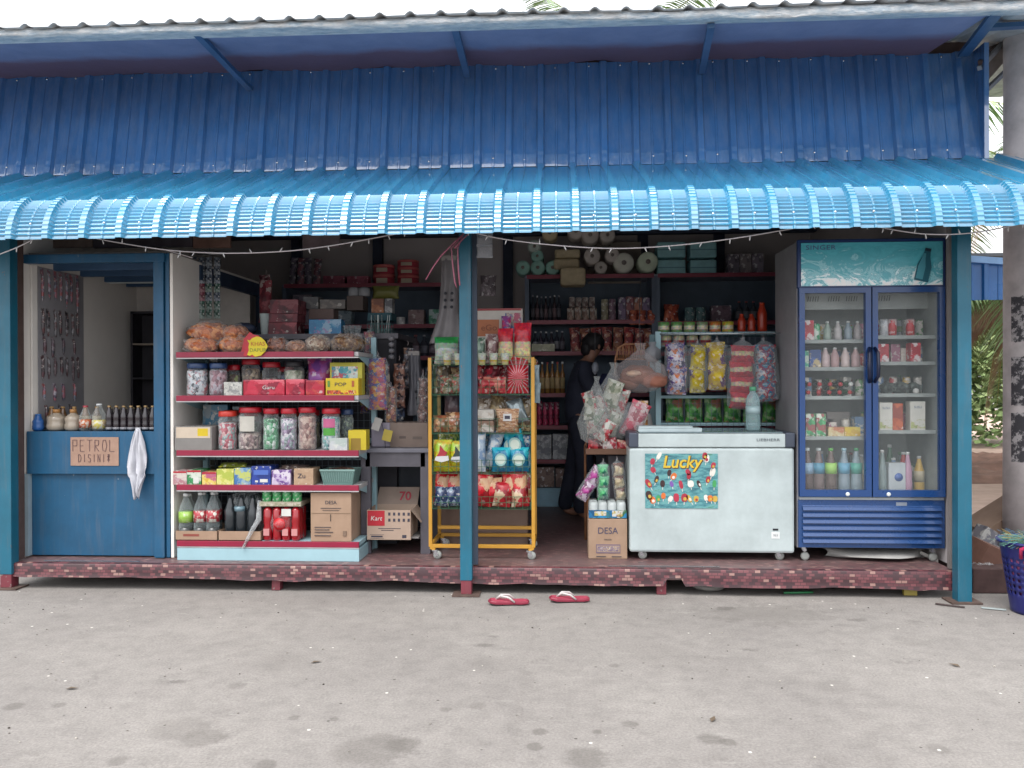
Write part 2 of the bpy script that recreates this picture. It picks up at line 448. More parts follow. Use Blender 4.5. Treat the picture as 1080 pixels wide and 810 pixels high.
# low sandy mound behind the shop on the right, part of the yard
mb = MB()
nx, ny = 120, 40; vs = []; fs = []
for j in range(ny + 1):
    for i in range(nx + 1):
        u, v = i / nx, j / ny
        h = .20 * (math.sin(PI * u) ** .7) * (math.sin(PI * v) ** .7) * (1 + 1.6 * noise.noise(Vector((u * 14, v * 7, 2))) + .8 * noise.noise(Vector((u * 50, v * 20, 2))))
        vs.append((3.2 + 16 * u, 11.3 + 4 * v, .004 + max(0, h)))
for j in range(ny):
    for i in range(nx):
        a = j * (nx + 1) + i; fs.append((a, a + 1, a + nx + 2, a + nx + 1))
mb.add(vs, fs, 0, True)
tag(mb.build('earth_mound', plain('#7d5f52', .95, var=.4, sc=3, bmp=.6)), kind='structure')
# sandy yard strip a few millimetres above the concrete
mb = MB(); mb.add([(2.75, 7.4, .004), (40, 7.4, .004), (40, 40, .004), (2.75, 40, .004)], [(0, 1, 2, 3)])
tag(mb.build('yard', plain('#b39a8c', .95, var=.18, sc=2.5, bmp=.3)), kind='structure')

# ================================================================== SHOP BUILDING
def painted_sheet(col, rough=.22, dust=.35, key='sheet', streak=0):
    m, n, l, p = newmat(key)
    v = coords(n, l); vz = coords(n, l, (7, 7, .6))
    c = C(col)
    t = noise_n(n, l, vz, 3, 6, .7); t2 = noise_n(n, l, v, 2.2, 5, .6)
    r = ramp(n, l, t2.outputs[0], [(.25, mul(c, .74)), (.75, mul(c, 1.2))])
    f = ramp(n, l, t.outputs[0], [(.42, g(0)), (.8, g(dust))])
    col2 = mixc(n, l, f.outputs[0], r.outputs[0], C('#8d9299'))
    l.new(col2, p.inputs['Base Color'])
    rr = ramp(n, l, t.outputs[0], [(.3, g(rough * .75)), (.75, g(min(1, rough * 1.9)))])
    l.new(rr.outputs[0], p.inputs['Roughness'])
    p.inputs['Coat Weight'].default_value = 1; p.inputs['Coat Roughness'].default_value = .03; p.inputs['Coat IOR'].default_value = 1.95
    if streak:
        vy = coords(n, l, (9, 9, .5)); t3 = noise_n(n, l, vy, 2.2, 3); bump(n, l, p, t3.outputs[0], streak, .012)
    else:
        t3 = noise_n(n, l, v, 3.5, 2); bump(n, l, p, t3.outputs[0], .10, .01)
    return m
sheet_can = painted_sheet('#3588ae', .14, .22, 'canopy_sheet')
sheet_wall = painted_sheet('#37679e', .08, .24, 'cladding_sheet', .8)
post_blue = worn('#14586e', '#6a4a40')
booth_blue = worn('#114c6e', '#8a9298', .5, .69)
dark_blue = plain('#1d3a5c', .5)
cream = plain('#dbd6d0', .85, var=.06, sc=2)
grey_wall = plain('#b8b2b2', .9, var=.10, sc=1.5)
maroon = worn('#6a2b35', '#7a7470', .6, .6)
brownwood = plain('#4a3a36', .8, var=.2, sc=8)
screw_m = plain('#c9ced2', .25, .9)
black_m = plain('#17171c', .5)
white_m = plain('#c9d0d0', .4, var=.05)
chrome = plain('#b9bcc0', .25, .9)

XL, XR = -5.1, 3.13
shop = thing('shop_building', 'long open fronted village shop with blue metal cladding and ribbed canopy', 'shop', (0, 6, 0))
shop.location = (0, 0, 0)
P = .231
KX = [0, .02, .04, .36, .42, .58, .64, .96, .98]
KH = [.006, .006, 0, 0, .030, .030, 0, 0, .006]
def xs_for(x0, x1, phase=0.0):
    out = []
    k = math.floor((x0 - phase) / P)
    while phase + k * P < x1:
        for u, h in zip(KX, KH):
            x = phase + (k + u) * P
            if x0 <= x <= x1: out.append((x, h))
        k += 1
    return out
PH = X(485, 4.9) - .5 * P     # a rib falls where the photo has one
# upper cladding
Yb, Zb = 6.0, Zz(585, 175, 6.0)
Yt, Zt = 6.15, Zz(585, 67, 6.15)
cols = xs_for(XL, X(1037, Yb), PH)
mb = MB(); vs = []; fs = []
nv = 10
for x, h in cols:
    for j in range(nv + 1):
        v = j / nv
        wob = .003 * noise.noise(Vector((x * 1.3, v * 2, 0)))
        z = Zb + (Zt - Zb) * v + (.012 * (h > .01) if j == 0 else 0)
        vs.append((x, Yb + (Yt - Yb) * v - h - wob, z))
for i in range(len(cols) - 1):
    for j in range(nv):
        a = i * (nv + 1) + j; fs.append((a, a + nv + 1, a + nv + 2, a + 1))
mb.add(vs, fs)
xe = cols[-1][0]
mb.box(xe, xe + .03, Yb - .03, Yb + .2, Zb - .01, Zt, T=None)
o = mb.build('upper_cladding', sheet_wall, shop)
sd = o.modifiers.new('solid', 'SOLIDIFY'); sd.thickness = .0012; sd.offset = 1
# screws of the cladding, one mesh part
mb = MB()
k = 0
rr = random.Random(4)
xx = PH + math.ceil((XL - PH) / P) * P
while xx < xe - .05:
    for row, (zz, pr) in enumerate(((Zb + .06, .95), (Zt - .03, .9))):
        if rr.random() < pr:
            v = (zz - Zb) / (Zt - Zb); yy = Yb + (Yt - Yb) * v
            mb.lathe([(.0075, 0), (.0075, .003), (.004, .006)], seg=8, T=Matrix.Translation((xx + .10 * (k % 2) * 0 + rr.uniform(-.012, .012), yy - .002, zz + rr.uniform(-.01, .01))) @ Matrix.Rotation(PI / 2, 4, 'X'))
    xx += P; k += 1
mb.build('cladding_screws', screw_m, shop)
# closed wall behind the cladding and between cladding and canopy
mb = MB(); mb.box(XL, xe, 6.20, 6.24, Zb - .05, Zt + .1); mb.build('inner_wall', brownwood, shop)
# canopy with crimped bullnose
cols = xs_for(XL, 3.75, PH)
YA, ZA = 6.02, Zb + .005
YB, ZB_ = 5.08, Zz(585, 203, 5.08)
path = []; NS = 7
for i in range(NS): path.append((YA + (YB - YA) * i / NS, ZA + (ZB_ - ZA) * i / NS, 0))
sa = math.atan2(ZA - ZB_, YA - YB); ea = math.radians(88); Rr = .315
NC = 13
for k in range(NC * 3 + 1):
    a = sa + (ea - sa) * k / (NC * 3)
    y = YB - Rr * (math.sin(a) - math.sin(sa)); z = ZB_ - Rr * (math.cos(sa) - math.cos(a))
    path.append((y, z, (.0085, -.002, .0)[k % 3] if 0 < k < NC * 3 else 0))
def pn(i):
    a = path[max(i - 1, 0)]; b = path[min(i + 1, len(path) - 1)]
    d = Vector((b[0] - a[0], b[1] - a[1])).normalized()
    return Vector((d.y, -d.x)) if True else None
mb = MB(); vs = []; fs = []; n = len(path)
for x, h in cols:
    for i, (y, z, cr) in enumerate(path):
        nr = pn(i)
        if nr.y < 0 and i < NS: nr = -nr
        if i >= NS and nr.x > 0: nr = -nr
        hh = h
        c = cr if h <= .01 else cr * .35
        if 0 < h < .01: c = cr * .6
        dx = .002 * noise.noise(Vector((x * 2, z * 3, 1)))
        vs.append((x, y + nr.x * (hh + c) + dx, z + nr.y * (hh + c) + .004 * noise.noise(Vector((x * .6, 0, 3)))))
for i in range(len(cols) - 1):
    for j in range(n - 1):
        a = i * n + j; fs.append((a, a + 1, a + n + 1, a + n))
mb.add(vs, fs)
o = mb.build('canopy', sheet_can, shop)
sd = o.modifiers.new('solid', 'SOLIDIFY'); sd.thickness = .0015; sd.offset = 0
CE_Y, CE_Z = path[-1][0], path[-1][1]
mb = MB(); xx = PH + math.ceil((XL - PH) / P) * P
i3 = int(NS + NC * 3 * .72)
while xx < 3.7:
    y, z, _ = path[i3]
    mb.lathe([(.008, 0), (.008, .004), (.004, .008)], seg=8, T=Matrix.Translation((xx + rr.uniform(-.01, .01), y - .004, z)) @ Matrix.Rotation(PI / 2 + .4, 4, 'X'))
    xx += P
mb.build('canopy_screws', screw_m, shop)
# canopy rafters and purlin below the sheet
mb = MB()
for xx in (-3.9, -2.9, -1.9, -.95, .0, .95, 1.9, 2.75, 3.5):
    mb.bar((xx, 5.14, 2.42), (xx, 6.0, 2.84), .04, .06)
mb.box(XL, 3.7, 5.27, 5.33, 2.40, 2.46)
mb.build('canopy_frame', dark_blue, shop)
# upper roof: corrugated sheets, foil wrapped edge, sagging soffit cloth
YE, ZE = 5.12, Zz(585, 22, 5.12)
slope = (Zt + .06 - ZE) / (6.2 - YE)
mb = MB(); vs = []; fs = []
x = XL - .3; cols = []
while x < 4.9:
    ph = (x / .19) % 1.0
    hh = .024 * max(0, math.sin(PI * min(1, ph / .36))) if ph < .36 else 0
    cols.append((x, hh)); x += .19 / 12
ys = [YE - .06, YE + .3, 6.2, 7.4, 8.8]
for x, h in cols:
    for y in ys:
        zz = ZE + .046 + slope * (y - YE) * (1 if y < 6.3 else .98) + h + .012 * noise.noise(Vector((x * .8, 0, 9)))
        vs.append((x, y, zz))
for i in range(len(cols) - 1):
    for j in range(4):
        a = i * 5 + j; fs.append((a, a + 5, a + 6, a + 1))
mb.add(vs, fs, 0, True)
o = mb.build('roof', plain('#b0b3b5', .6, .1, var=.25, sc=5), shop)
sd = o.modifiers.new('solid', 'SOLIDIFY'); sd.thickness = .003
def foil_mat():
    m, n, l, p = newmat('foil')
    v = coords(n, l, (1, 3, 3)); t = noise_n(n, l, v, 9, 6, .7)
    r = ramp(n, l, t.outputs[0], [(.3, C('#8fa6b8')), (.5, C('#c8d0d6')), (.7, C('#f0f2f2'))])
    l.new(r.outputs[0], p.inputs['Base Color']); p.inputs['Metallic'].default_value = .35; p.inputs['Roughness'].default_value = .3
    bump(n, l, p, t.outputs[0], .8, .03); return m
foil = foil_mat()
mb = MB(); vs = []; fs = []; nn = 260; xa, xb = XL - .25, 4.8
for i in range(nn + 1):
    x = xa + (xb - xa) * i / nn
    q = lambda k: noise.noise(Vector((x * 2.3, k * 3.7, 1))) * .014 + noise.noise(Vector((x * 11, k * 3.7, 5))) * .009
    lowr = .004 + .018 * noise.noise(Vector((x * 1.1, 4, 4)))
    if x > 1.0: lowr += .015 + .02 * abs(noise.noise(Vector((x * 1.9, 4, 7))))
    vs += [(x, YE + .10, ZE + .050 + q(0)), (x, YE - .01 + q(1), ZE + .044 + q(4)), (x, YE - .022 + q(2), ZE + .022), (x, YE - .026 + q(3), ZE - lowr), (x, YE + .02, ZE - lowr * .6 + q(5)), (x, YE + .12, ZE + .005)]
for i in range(nn):
    for j in range(5):
        a = i * 6 + j; fs.append((a, a + 1, a + 7, a + 6))
mb.add(vs, fs, 0, True); mb.build('edge_foil', foil, shop)
mb = MB(); vs = []; fs = []; nn, mm = 110, 16
for i in range(nn + 1):
    x = XL - .2 + (X(1042, 5.3) - XL + .2) * i / nn
    for j in range(mm + 1):
        v = j / mm
        sag = -.012 * math.sin(PI * v) * (1 + .5 * noise.noise(Vector((x * .9, v * 2, 0)))) + .010 * noise.noise(Vector((x * 5, v * 3, 3)))
        drop = -.02 * (v ** 3) * (1 + noise.noise(Vector((x * 2, 9, 1))))
        vs.append((x, YE + .02 + (6.13 - YE) * v, ZE - .003 + (Zt - ZE + .0) * v + sag + drop + .02))
for i in range(nn):
    for j in range(mm):
        a = i * (mm + 1) + j; fs.append((a, a + mm + 1, a + mm + 2, a + 1))
mb.add(vs, fs, 0, True)
def cloth_mat():
    m, n, l, p = newmat('soffit_cloth')
    v = coords(n, l, (1, 1, 1)); t = noise_n(n, l, v, 3, 6, .65)
    r = ramp(n, l, t.outputs[0], [(.3, C('#6a769a')), (.7, C('#8089ab'))])
    s = n.new('ShaderNodeSeparateXYZ'); l.new(v, s.inputs[0])
    ad = n.new('ShaderNodeMath'); ad.operation = 'MULTIPLY_ADD'; l.new(t.outputs[0], ad.inputs[0]); ad.inputs[1].default_value = .25; l.new(s.outputs[1], ad.inputs[2])
    st = n.new('ShaderNodeMapRange'); l.new(ad.outputs[0], st.inputs[0]); st.inputs['From Min'].default_value = 5.75; st.inputs['From Max'].default_value = 5.9
    col = mixc(n, l, st.outputs[0], r.outputs[0], C('#6a5468'))   # shadow deepening towards the wall, painted into the cloth as brown
    l.new(col, p.inputs['Base Color']); p.inputs['Roughness'].default_value = .6
    bump(n, l, p, t.outputs[0], .4, .03); return m
mb.build('soffit_cloth', cloth_mat(), shop)
def strut(px0, py0, px1, py1, wd=.045, m=None, ya=5.2, yb=6.08, nm='strut'):
    MB().bar(at(px0, py0, ya), at(px1, py1, yb), wd, .03).build(nm, m or plain('#31577f', .4), shop)
strut(208, 36, 264, 94); strut(479, 27, 493, 80); strut(750, 27, 740, 76); strut(1052, 12, 1016, 58, .07)
# open framing of the roof's right end
strut(1036, 29, 1090, 26, .055, None, 5.6, 5.6, 'end_beam')
strut(1034, 66, 1064, 36, .03, brownwood, 6.0, 6.6, 'end_rafter')
strut(1033, 72, 1080, 22, .03, plain('#8d8f93', .5, .4), 6.0, 6.5, 'end_rafter')
strut(1040, 95, 1062, 74, .03, dark_blue, 6.3, 6.8, 'end_rafter')
mb = MB(); 
a = at(1034, 60, 6.35); b = at(1062, 30, 6.35); c = at(1062, 62, 6.35); d = at(1036, 92, 6.35)
mb.prism([(a.x, a.z), (b.x, b.z), (c.x, c.z), (d.x, d.z)], 6.35, 6.38); mb.build('gable_board', plain('#8a8380', .8, var=.2, sc=10), shop)
# posts
def post(px0, px1, footpy, Yp, base=True, gap=.0):
    x0 = X(px0, Yp); x1 = X(px1, Yp)
    if x1 - x0 < .05: x1 = x0 + .075
    mb = MB(); mb.box(x0, x1, Yp, Yp + .08, .10 if base else .004, 2.45)
    o = mb.build('post', post_blue, shop, bevel=.004)
    if base:
        MB().box(x0 + .004, x1 - .004, Yp + .004, Yp + .076, .012, .105).build('post_base', maroon, o, bevel=.003)
    MB().box(x0 - .05, x1 + .05, Yp - .03, Yp + .11, .002, .012).build('post_plate', plain('#5a4a44', .7, .3, var=.3, sc=15), o)
    return o
post(484.5, 497, 628, 5.29); post(1010, 1025, 636, 5.25, False); post(-2, 11, 628, 5.33)
# dark jamb behind the middle post
x0 = X(498, 5.42); MB().box(x0, x0 + .035, 5.40, 5.44, .18, 2.48).build('jamb', plain('#3b4656', .6), shop)
x0 = X(1000, 5.42); MB().box(x0, x0 + .06, 5.41, 5.44, .18, 2.52).build('jamb', plain('#77716f', .8), shop)
x0 = X(1008, 5.42); MB().box(x0, x0 + .05, 5.38, 5.405, .18, 2.48).build('jamb', dark_blue, shop)
x0 = X(10, 5.42); MB().box(x0, x0 + .07, 5.41, 5.47, .18, 2.52).build('jamb', brownwood, shop)
# platform
ZP = .17
def vinyl(ax):
    m, n, l, p = newmat('vinyl_mosaic_' + ax)
    v = coords(n, l, (1, 1, 1), (0, 0, 0) if ax == 'top' else (-PI / 2, 0, 0))
    br = n.new('ShaderNodeTexBrick'); l.new(v, br.inputs['Vector'])
    br.inputs['Scale'].default_value = 1.0; br.inputs['Brick Width'].default_value = .036; br.inputs['Row Height'].default_value = .019
    br.inputs['Mortar Size'].default_value = .0016; br.offset = .5
    br.inputs['Color1'].default_value = g(0); br.inputs['Color2'].default_value = g(1); br.inputs['Mortar'].default_value = g(.0)
    br.inputs['Bias'].default_value = -.1
    r = ramp(n, l, br.outputs['Color'], [(0, C('#341820')), (.22, C('#54262e')), (.55, C('#6b383e')), (.8, C('#927068'))], 'CONSTANT')
    t = noise_n(n, l, v, 2.2, 5, .7)
    d = ramp(n, l, t.outputs[0], [(.35, g(.08 if ax != 'top' else .3)), (.7, g(.34 if ax != 'top' else .75))])
    col = mixc(n, l, d.outputs[0], r.outputs[0], C('#7a6a68') if ax == 'top' else C('#4a3a3a'))
    l.new(col, p.inputs['Base Color']); p.inputs['Roughness'].default_value = .45
    return m
xa, xb = X(6, 5.37), X(1012, 5.33)
mb = MB(); mb.box(xa, xb, 5.37, 8.7, .10, ZP); mb.build('platform', vinyl('top'), shop)
mb = MB(); vs = []; fs = []; nn = 220
for i in range(nn + 1):
    u = i / nn; x = xa + (xb - xa) * u
    dep = .085 + .012 * noise.noise(Vector((x * 1.3, 0, 5))) + .008 * noise.noise(Vector((x * 6, 0, 5))) + .03 * u
    if X(703, 5.36) < x < X(722, 5.36): dep = .055
    yo = .006 * noise.noise(Vector((x * 2, 1, 1)))
    vs += [(x, 5.40, ZP + .003), (x, 5.362 + yo, ZP + .003), (x, 5.355 + yo, ZP - .006), (x, 5.36 + yo * 2, ZP - dep * .6), (x, 5.35 + yo * 3, ZP - dep)]
for i in range(nn):
    for j in range(4):
        a = i * 5 + j; fs.append((a, a + 1, a + 6, a + 5))
mb.add(vs, fs, 0, True); mb.build('vinyl_skirt', vinyl('front'), shop)
for px, w_ in ((290, .055), (697, .06), (9, .05), (150, .05), (600, .05), (850, .05)):
    yy = 5.38 if px in (290, 697, 9) else 6.3
    x0 = X(px, yy); MB().box(x0 - w_ / 2, x0 + w_ / 2, yy, yy + .06, .003, .105).build('platform_leg', maroon, shop)
mb = MB(); mb.box(xa + .1, xb - .1, 8.55, 8.65, .003, .10); mb.build('rear_footing', plain('#4a4440', .9), shop)
for (p0, p1, py) in ((640, 757, 597), (50, 150, 600)):
    a = X(p0, 5.47); b = X(p1, 5.47); MB().box(a, b, 5.42, 5.432, ZP + .003, ZP + .007).build('edge_strip', chrome, shop)
# interior shell
XW0, XW1 = X(21, 5.5) , X(1000, 5.55)
mb = MB(); mb.box(XW0 - .04, XW1 + .04, 8.60, 8.66, .17, 3.2); mb.build('back_wall', grey_wall, shop)
def side_wall(x0, x1, m):
    poly = [(5.5, .17), (8.6, .17), (8.6, 3.1), (6.21, 3.1), (6.18, 2.86), (5.5, 2.58)]
    MB().prism([(y, z) for y, z in poly], -x1, -x0, T=Matrix.Rotation(PI / 2, 4, 'Z')).build('side_wall', m, shop)
side_wall(XW0 - .05, XW0, cream)
side_wall(XW1 + .02, XW1 + .06, grey_wall)
mb = MB(); mb.box(XW0 - .05, XW1 + .06, 6.25, 8.66, 3.0, 3.04); mb.build('ceiling', plain('#c4c0c0', .9), shop)
mb = MB(); mb.box(XW0, XW1, 6.02, 6.12, 2.62, 2.72); mb.box(XW0, XW1, 8.3, 8.4, 2.86, 2.95); mb.build('header_beam', plain('#333c52', .7), shop)
for px in (398, 536, 679, 312, 760):
    x0 = X(px, 8.5); MB().box(x0 - .05, x0 + .05, 8.52, 8.6, 2.0, 3.0).build('wall_stud', plain('#2c3448', .7), shop)
# boards hanging behind the canopy on the left
for (a, b, c_) in ((42, 100, '#6b5a52'), (100, 205, '#3a3238'), (205, 245, '#5c4238'), (320, 360, '#54484a')):
    x0, x1, z0, z1 = R(a, 242, b - 1, 262, 5.9); MB().box(x0, x1, 5.88, 5.90, z0, z1 + .08).build('lintel_board', plain(c_, .85, var=.25, sc=10), shop)

# ================================================================== FAR THINGS
leaf_cols = ['#39582c', '#4d6b34', '#2f4a28']
def frond_mesh(L, droop, seed, dead=False):
    r = random.Random(seed); mb = MB(); pts = []
    n = 14
    for i in range(n + 1):
        t = i / n; pts.append(Vector((L * t * (1 - .22 * droop * t), 0, L * (.35 * t - droop * .95 * t * t))))
    mb.tube(pts, [.022 * (1 - .85 * i / n) for i in range(n + 1)], 5, 1)
    K = 46
    for k in range(K):
        t = .14 + .85 * k / K; f = t * n; i = int(f); p = pts[i].lerp(pts[min(i + 1, n)], f - i)
        d = (pts[min(i + 1, n)] - pts[max(i - 1, 0)]).normalized()
        ll = (.62 if not dead else .5) * math.sin(PI * (t * .86 + .12)) ** .6 * L / 2.6
        for s in (-1, 1):
            sidev = Vector((0, s, 0)); hang = (-.35 - .35 * r.random()) if not dead else -1.4
            dd = (d * .55 + sidev * (1 if not dead else .35) + Vector((0, 0, hang))).normalized()
            tip = p + dd * ll * r.uniform(.85, 1.1) + Vector((0, 0, -.12 * ll))
            mid = p + dd * ll * .5
            wv = d * .014
            mb.add([p - wv, p + wv, mid + wv * 1.3, tip, mid - wv * 1.3], [(0, 1, 2, 4), (4, 2, 3)], 0)
    return mb
green_leaf = plain('#7d9860', .5, var=.35, sc=3); rach = plain('#8c8a50', .6); deadleaf = plain('#ad9483', .8, var=.3, sc=6); bark = plain('#75695f', .9, var=.25, sc=14, bmp=.5)
def palm(x, y, h, label, seed, nf=16, L=2.6, dead=3, lean=(0, 0)):
    r = random.Random(seed)
    t = thing('palm_tree', label, 'palm tree', (x, y, 0), 0, 'coconut palms behind the shop')
    pts = [(lean[0] * (i / 12) ** 1.5, lean[1] * (i / 12) ** 1.5, h * i / 12) for i in range(13)]
    mb = MB(); rs = [(.15 if i else .2) * (1 - .35 * i / 12) * (1 + .06 * (i % 2)) for i in range(13)]
    mb.tube(pts, rs, 12); mb.build('trunk', bark, t)
    for k in range(nf):
        a = 2 * PI * k / nf + r.uniform(-.15, .15); dr = r.choice((.25, .5, .75, 1.0)) * r.uniform(.85, 1.15)
        frond_mesh(L * r.uniform(.85, 1.1), dr, seed * 50 + k).build('frond', [green_leaf, rach], t, (pts[-1][0], pts[-1][1], h), (r.uniform(-.3, .3), 0, a))
    for k in range(dead):
        a = r.uniform(0, 2 * PI); frond_mesh(L * .8, 1.25, seed * 90 + k, True).build('dead_frond', [deadleaf, rach], t, (pts[-1][0], pts[-1][1], h - .1), (0, 0, a))
    return t
palm(5.9, 10.6, 2.5, 'short coconut palm with brown dead fronds seen right beside the shop post', 3, 30, 2.5, 13)
palm(7.2, 13.5, 4.6, 'tall coconut palm with green fronds beyond the concrete pole', 5, 18, 3.0, 2)
palm(4.4, 13.0, 5.2, 'coconut palm whose crown shows just above the roof\'s right end', 8, 18, 2.8, 1)
palm(1.1, 15.0, 7.1, 'coconut palm barely peeping over the middle of the roof edge', 11, 16, 2.6, 0)
def bush_mass(x0, x1, y0, y1, h, n_, seed, c):
    r = random.Random(seed); mb = MB()
    for k in range(n_):
        x = r.uniform(x0, x1); y = r.uniform(y0, y1)
        top = h * (.75 + .35 * noise.noise(Vector((x * .5, y * .4, seed))))
        z = top * r.random() ** .6
        s_ = r.uniform(.05, .13); a = Vector((r.uniform(-1, 1), r.uniform(-1, 1), r.uniform(-.6, .6))).normalized(); b = a.orthogonal().normalized()
        p = Vector((x, y, z)); mb.add([p - a * s_, p - b * s_ * .6, p + a * s_, p + b * s_ * .6], [(0, 1, 2, 3)], r.randrange(3))
    return mb
tag(bush_mass(3, 16, 17, 20, 4.6, 42000, 2, 0).build('far_trees', [plain(c, .7, var=.3, sc=2) for c in ('#869c66', '#9db079', '#6f8755')]), 'far belt of green shrubs and trees behind the yard', 'trees', kind='stuff')

tag(bush_mass(-24, -6, 15, 18, 4.2, 16000, 6, 0).build('far_trees', [plain(c, .7, var=.3, sc=2) for c in ('#869c66', '#9db079', '#6f8755')]), 'belt of green shrubs far behind the left end of the shop', 'trees', kind='stuff')

# neighbouring hut with blue sheet awning, seen between post and pole
hut = thing('neighbour_hut', 'small hut with bright blue ribbed metal awning behind the shop post', 'hut', (4.6, 8.6, 0))
x0, x1, z0, z1 = R(1026, 272, 1075, 317, 8.0)
mb = MB(); vs = []; fs = []
cc = [(x, h) for x, h in xs_for(0, 2.2, .05)]
for x, h in cc: vs += [(x, 0 - h, 0), (x, 0 - h, z1 - z0 - .10 * x)]
for i in range(len(cc) - 1): fs.append((2 * i, 2 * i + 2, 2 * i + 3, 2 * i + 1))
mb.add(vs, fs)
o = mb.build('awning_sheet', plain('#2466a8', .3, var=.15, sc=3), hut, (x0 - 4.6 - .3, 8.0 - 8.6, z0), (0, 0, -.1))
sd = o.modifiers.new('s', 'SOLIDIFY'); sd.thickness = .003
MB().bar((x0 - 4.6 - .3, -.64, z1 - z0 + z0 + .01), (x0 - 4.6 + 1.9, -.86, z1 - .21), .04, .06).build('top_flashing', plain('#7fa9d8', .4), hut)
for px in (-.25, 1.8): MB().box(x0 - 4.6 + px, x0 - 4.6 + px + .07, -.5, -.43, 0, z0 + .1).build('post', post_blue, hut)
MB().box(x0 - 4.6 - .4, x0 - 4.6 + 2.1, -.6, 1.0, z1 + .02, z1 + .05).build('roof', plain('#6e7276', .6), hut)

# concrete utility pole
xp = X(1086, 6.1)
pl = thing('utility_pole', 'weathered concrete utility pole with torn black posters at the right edge', 'pole', (xp, 6.1, 0))
r0 = .165
MB().lathe([(r0 * 1.04, 0), (r0, 1.5), (r0 * .95, 5.0), (r0 * .9, 8.0)], seg=28).build('shaft', plain('#b5afaf', .9, var=.2, sc=7, bmp=.25), pl)
def patch(z0, z1, a0, a1, m, nm, par, rad=.176, seed=0):
    mb = MB(); vs = []; fs = []; N = 14
    for i in range(N + 1):
        a = a0 + (a1 - a0) * i / N
        e0 = .012 * noise.noise(Vector((i * .7, seed, 0))); e1 = .014 * noise.noise(Vector((i * .9, seed, 5)))
        rd = rad - .0035 * (z0 - 1)
        for z in (z0 + e0, z1 + e1):
            vs.append((math.cos(a) * rd, math.sin(a) * rd, z))
    for i in range(N): a = 2 * i; fs.append((a, a + 2, a + 3, a + 1))
    mb.add(vs, fs, 0, True); o = mb.build(nm, m, par); return o
def torn(c1, c2):
    m, n, l, p = newmat('torn_paper'); v = coords(n, l); t = noise_n(n, l, v, 14, 7, .75)
    r = ramp(n, l, t.outputs[0], [(.5, C(c1)), (.56, C(c2))]); l.new(r.outputs[0], p.inputs['Base Color']); p.inputs['Roughness'].default_value = .8; return m
A0, A1 = math.radians(-160), math.radians(-84)
for i, (ya, yb) in enumerate(((312, 360), (376, 428), (436, 488))):
    z1_, z0_ = Zz(1075, ya, 5.95), Zz(1075, yb, 5.95)
    patch(z0_, z1_, A0, A1, torn('#3a393e', '#a09d9e'), 'torn_poster', pl, .1700, i)
tone(.85, .95)
# ================================================================== SALES BOOTH (left)
def S(px, Y=5.6): return px * Y / F
BY = 5.55
bx0, bx1 = X(22, BY), X(178, BY)
booth = thing('sales_booth', 'blue panelled petrol counter booth with cream inner walls at the left end', 'booth', ((bx0 + bx1) / 2, BY, ZP))
ox, oy, oz = booth.location
def loc_box(mb, x0, x1, y0, y1, z0, z1, o=(ox, oy, oz)): return mb.box(x0 - o[0], x1 - o[0], y0 - o[1], y1 - o[1], z0 - o[2], z1 - o[2])
CT = Zz(95, 455, BY)                       # counter top height
za = Zz(95, 500, BY); zt = Zz(95, 268, BY); zs = Zz(95, 277, BY)
px1a, px1b = X(163, BY), X(173, BY)
loc_box(MB(), bx0 + .04, px1a, BY, BY + .02, za, CT).build('counter_apron', booth_blue, booth, bevel=.003)
loc_box(MB(), X(30, BY), X(165, BY), BY + .03, BY + .05, ZP + .01, za).build('lower_panel', booth_blue, booth, bevel=.003)
loc_box(MB(), px1a - .005, px1b, BY - .005, BY + .06, ZP + .005, zt).build('frame_post', booth_blue, booth, bevel=.003)
loc_box(MB(), X(174, BY), X(178, BY), BY + .01, BY + .06, ZP + .005, zt).build('frame_post', booth_blue, booth, bevel=.002)
loc_box(MB(), X(24, BY), X(30, BY), BY - .01, BY + .04, ZP + .01, za).build('frame_post', plain('#8fa3ae', .5), booth, bevel=.002)
loc_box(MB(), bx0 + .02, px1a - .008, BY + .022, BY + .55, CT - .03, CT - .002).build('counter_top', booth_blue, booth)
loc_box(MB(), bx0 - .02, px1b + .01, BY - .01, BY + .05, zs, zt).build('lintel', booth_blue, booth, bevel=.003)
mb = MB()
for k in range(4): loc_box(mb, bx0, bx1 - .02, BY + .3 + k * .34, BY + .34 + k * .34, zs - .01, zs + .04)
mb.build('ceiling_slats', plain('#31557a', .6), booth)
loc_box(MB(), bx0 - .02, bx1, BY + .05, BY + 1.5, zt + .003, zt + .02).build('roof_board', plain('#8a8480', .8), booth)
# inner left wall, back wall
loc_box(MB(), XW0 + .005, XW0 + .02, BY + .06, 7.05, ZP + .01, zt).build('inner_wall', cream, booth)
loc_box(MB(), XW0 + .02, bx1, 7.05, 7.07, ZP + .01, zt).build('inner_wall', plain('#c8c2bc', .85), booth)
# right wall with an opening
SWX = X(179, BY)
mb = MB(); loc_box(mb, SWX, SWX + .02, BY + .01, 5.98, ZP + .005, zt)
loc_box(mb, SWX, SWX + .02, 5.98, 7.3, ZP + .005, 1.55)
loc_box(mb, SWX, SWX + .02, 5.98, 7.3, zt - .02, zt); mb.build('side_wall', cream, booth)
mb = MB(); loc_box(mb, SWX - .01, SWX + .03, 7.2, 7.32, 1.55, zt); loc_box(mb, SWX - .01, SWX + .03, 5.98, 7.3, zt - .13, zt - .02)
mb.build('opening_frame', plain('#2c415c', .6), booth)
# tube lamp (unlit) under the ceiling
lx = X(146, 6.7)
MB().box(-.2, .2, -.03, .03, -.02, .02).build('tube_lamp', white_m, booth, (lx - ox, 6.6 - oy, Zz(146, 296, 6.6) - oz))
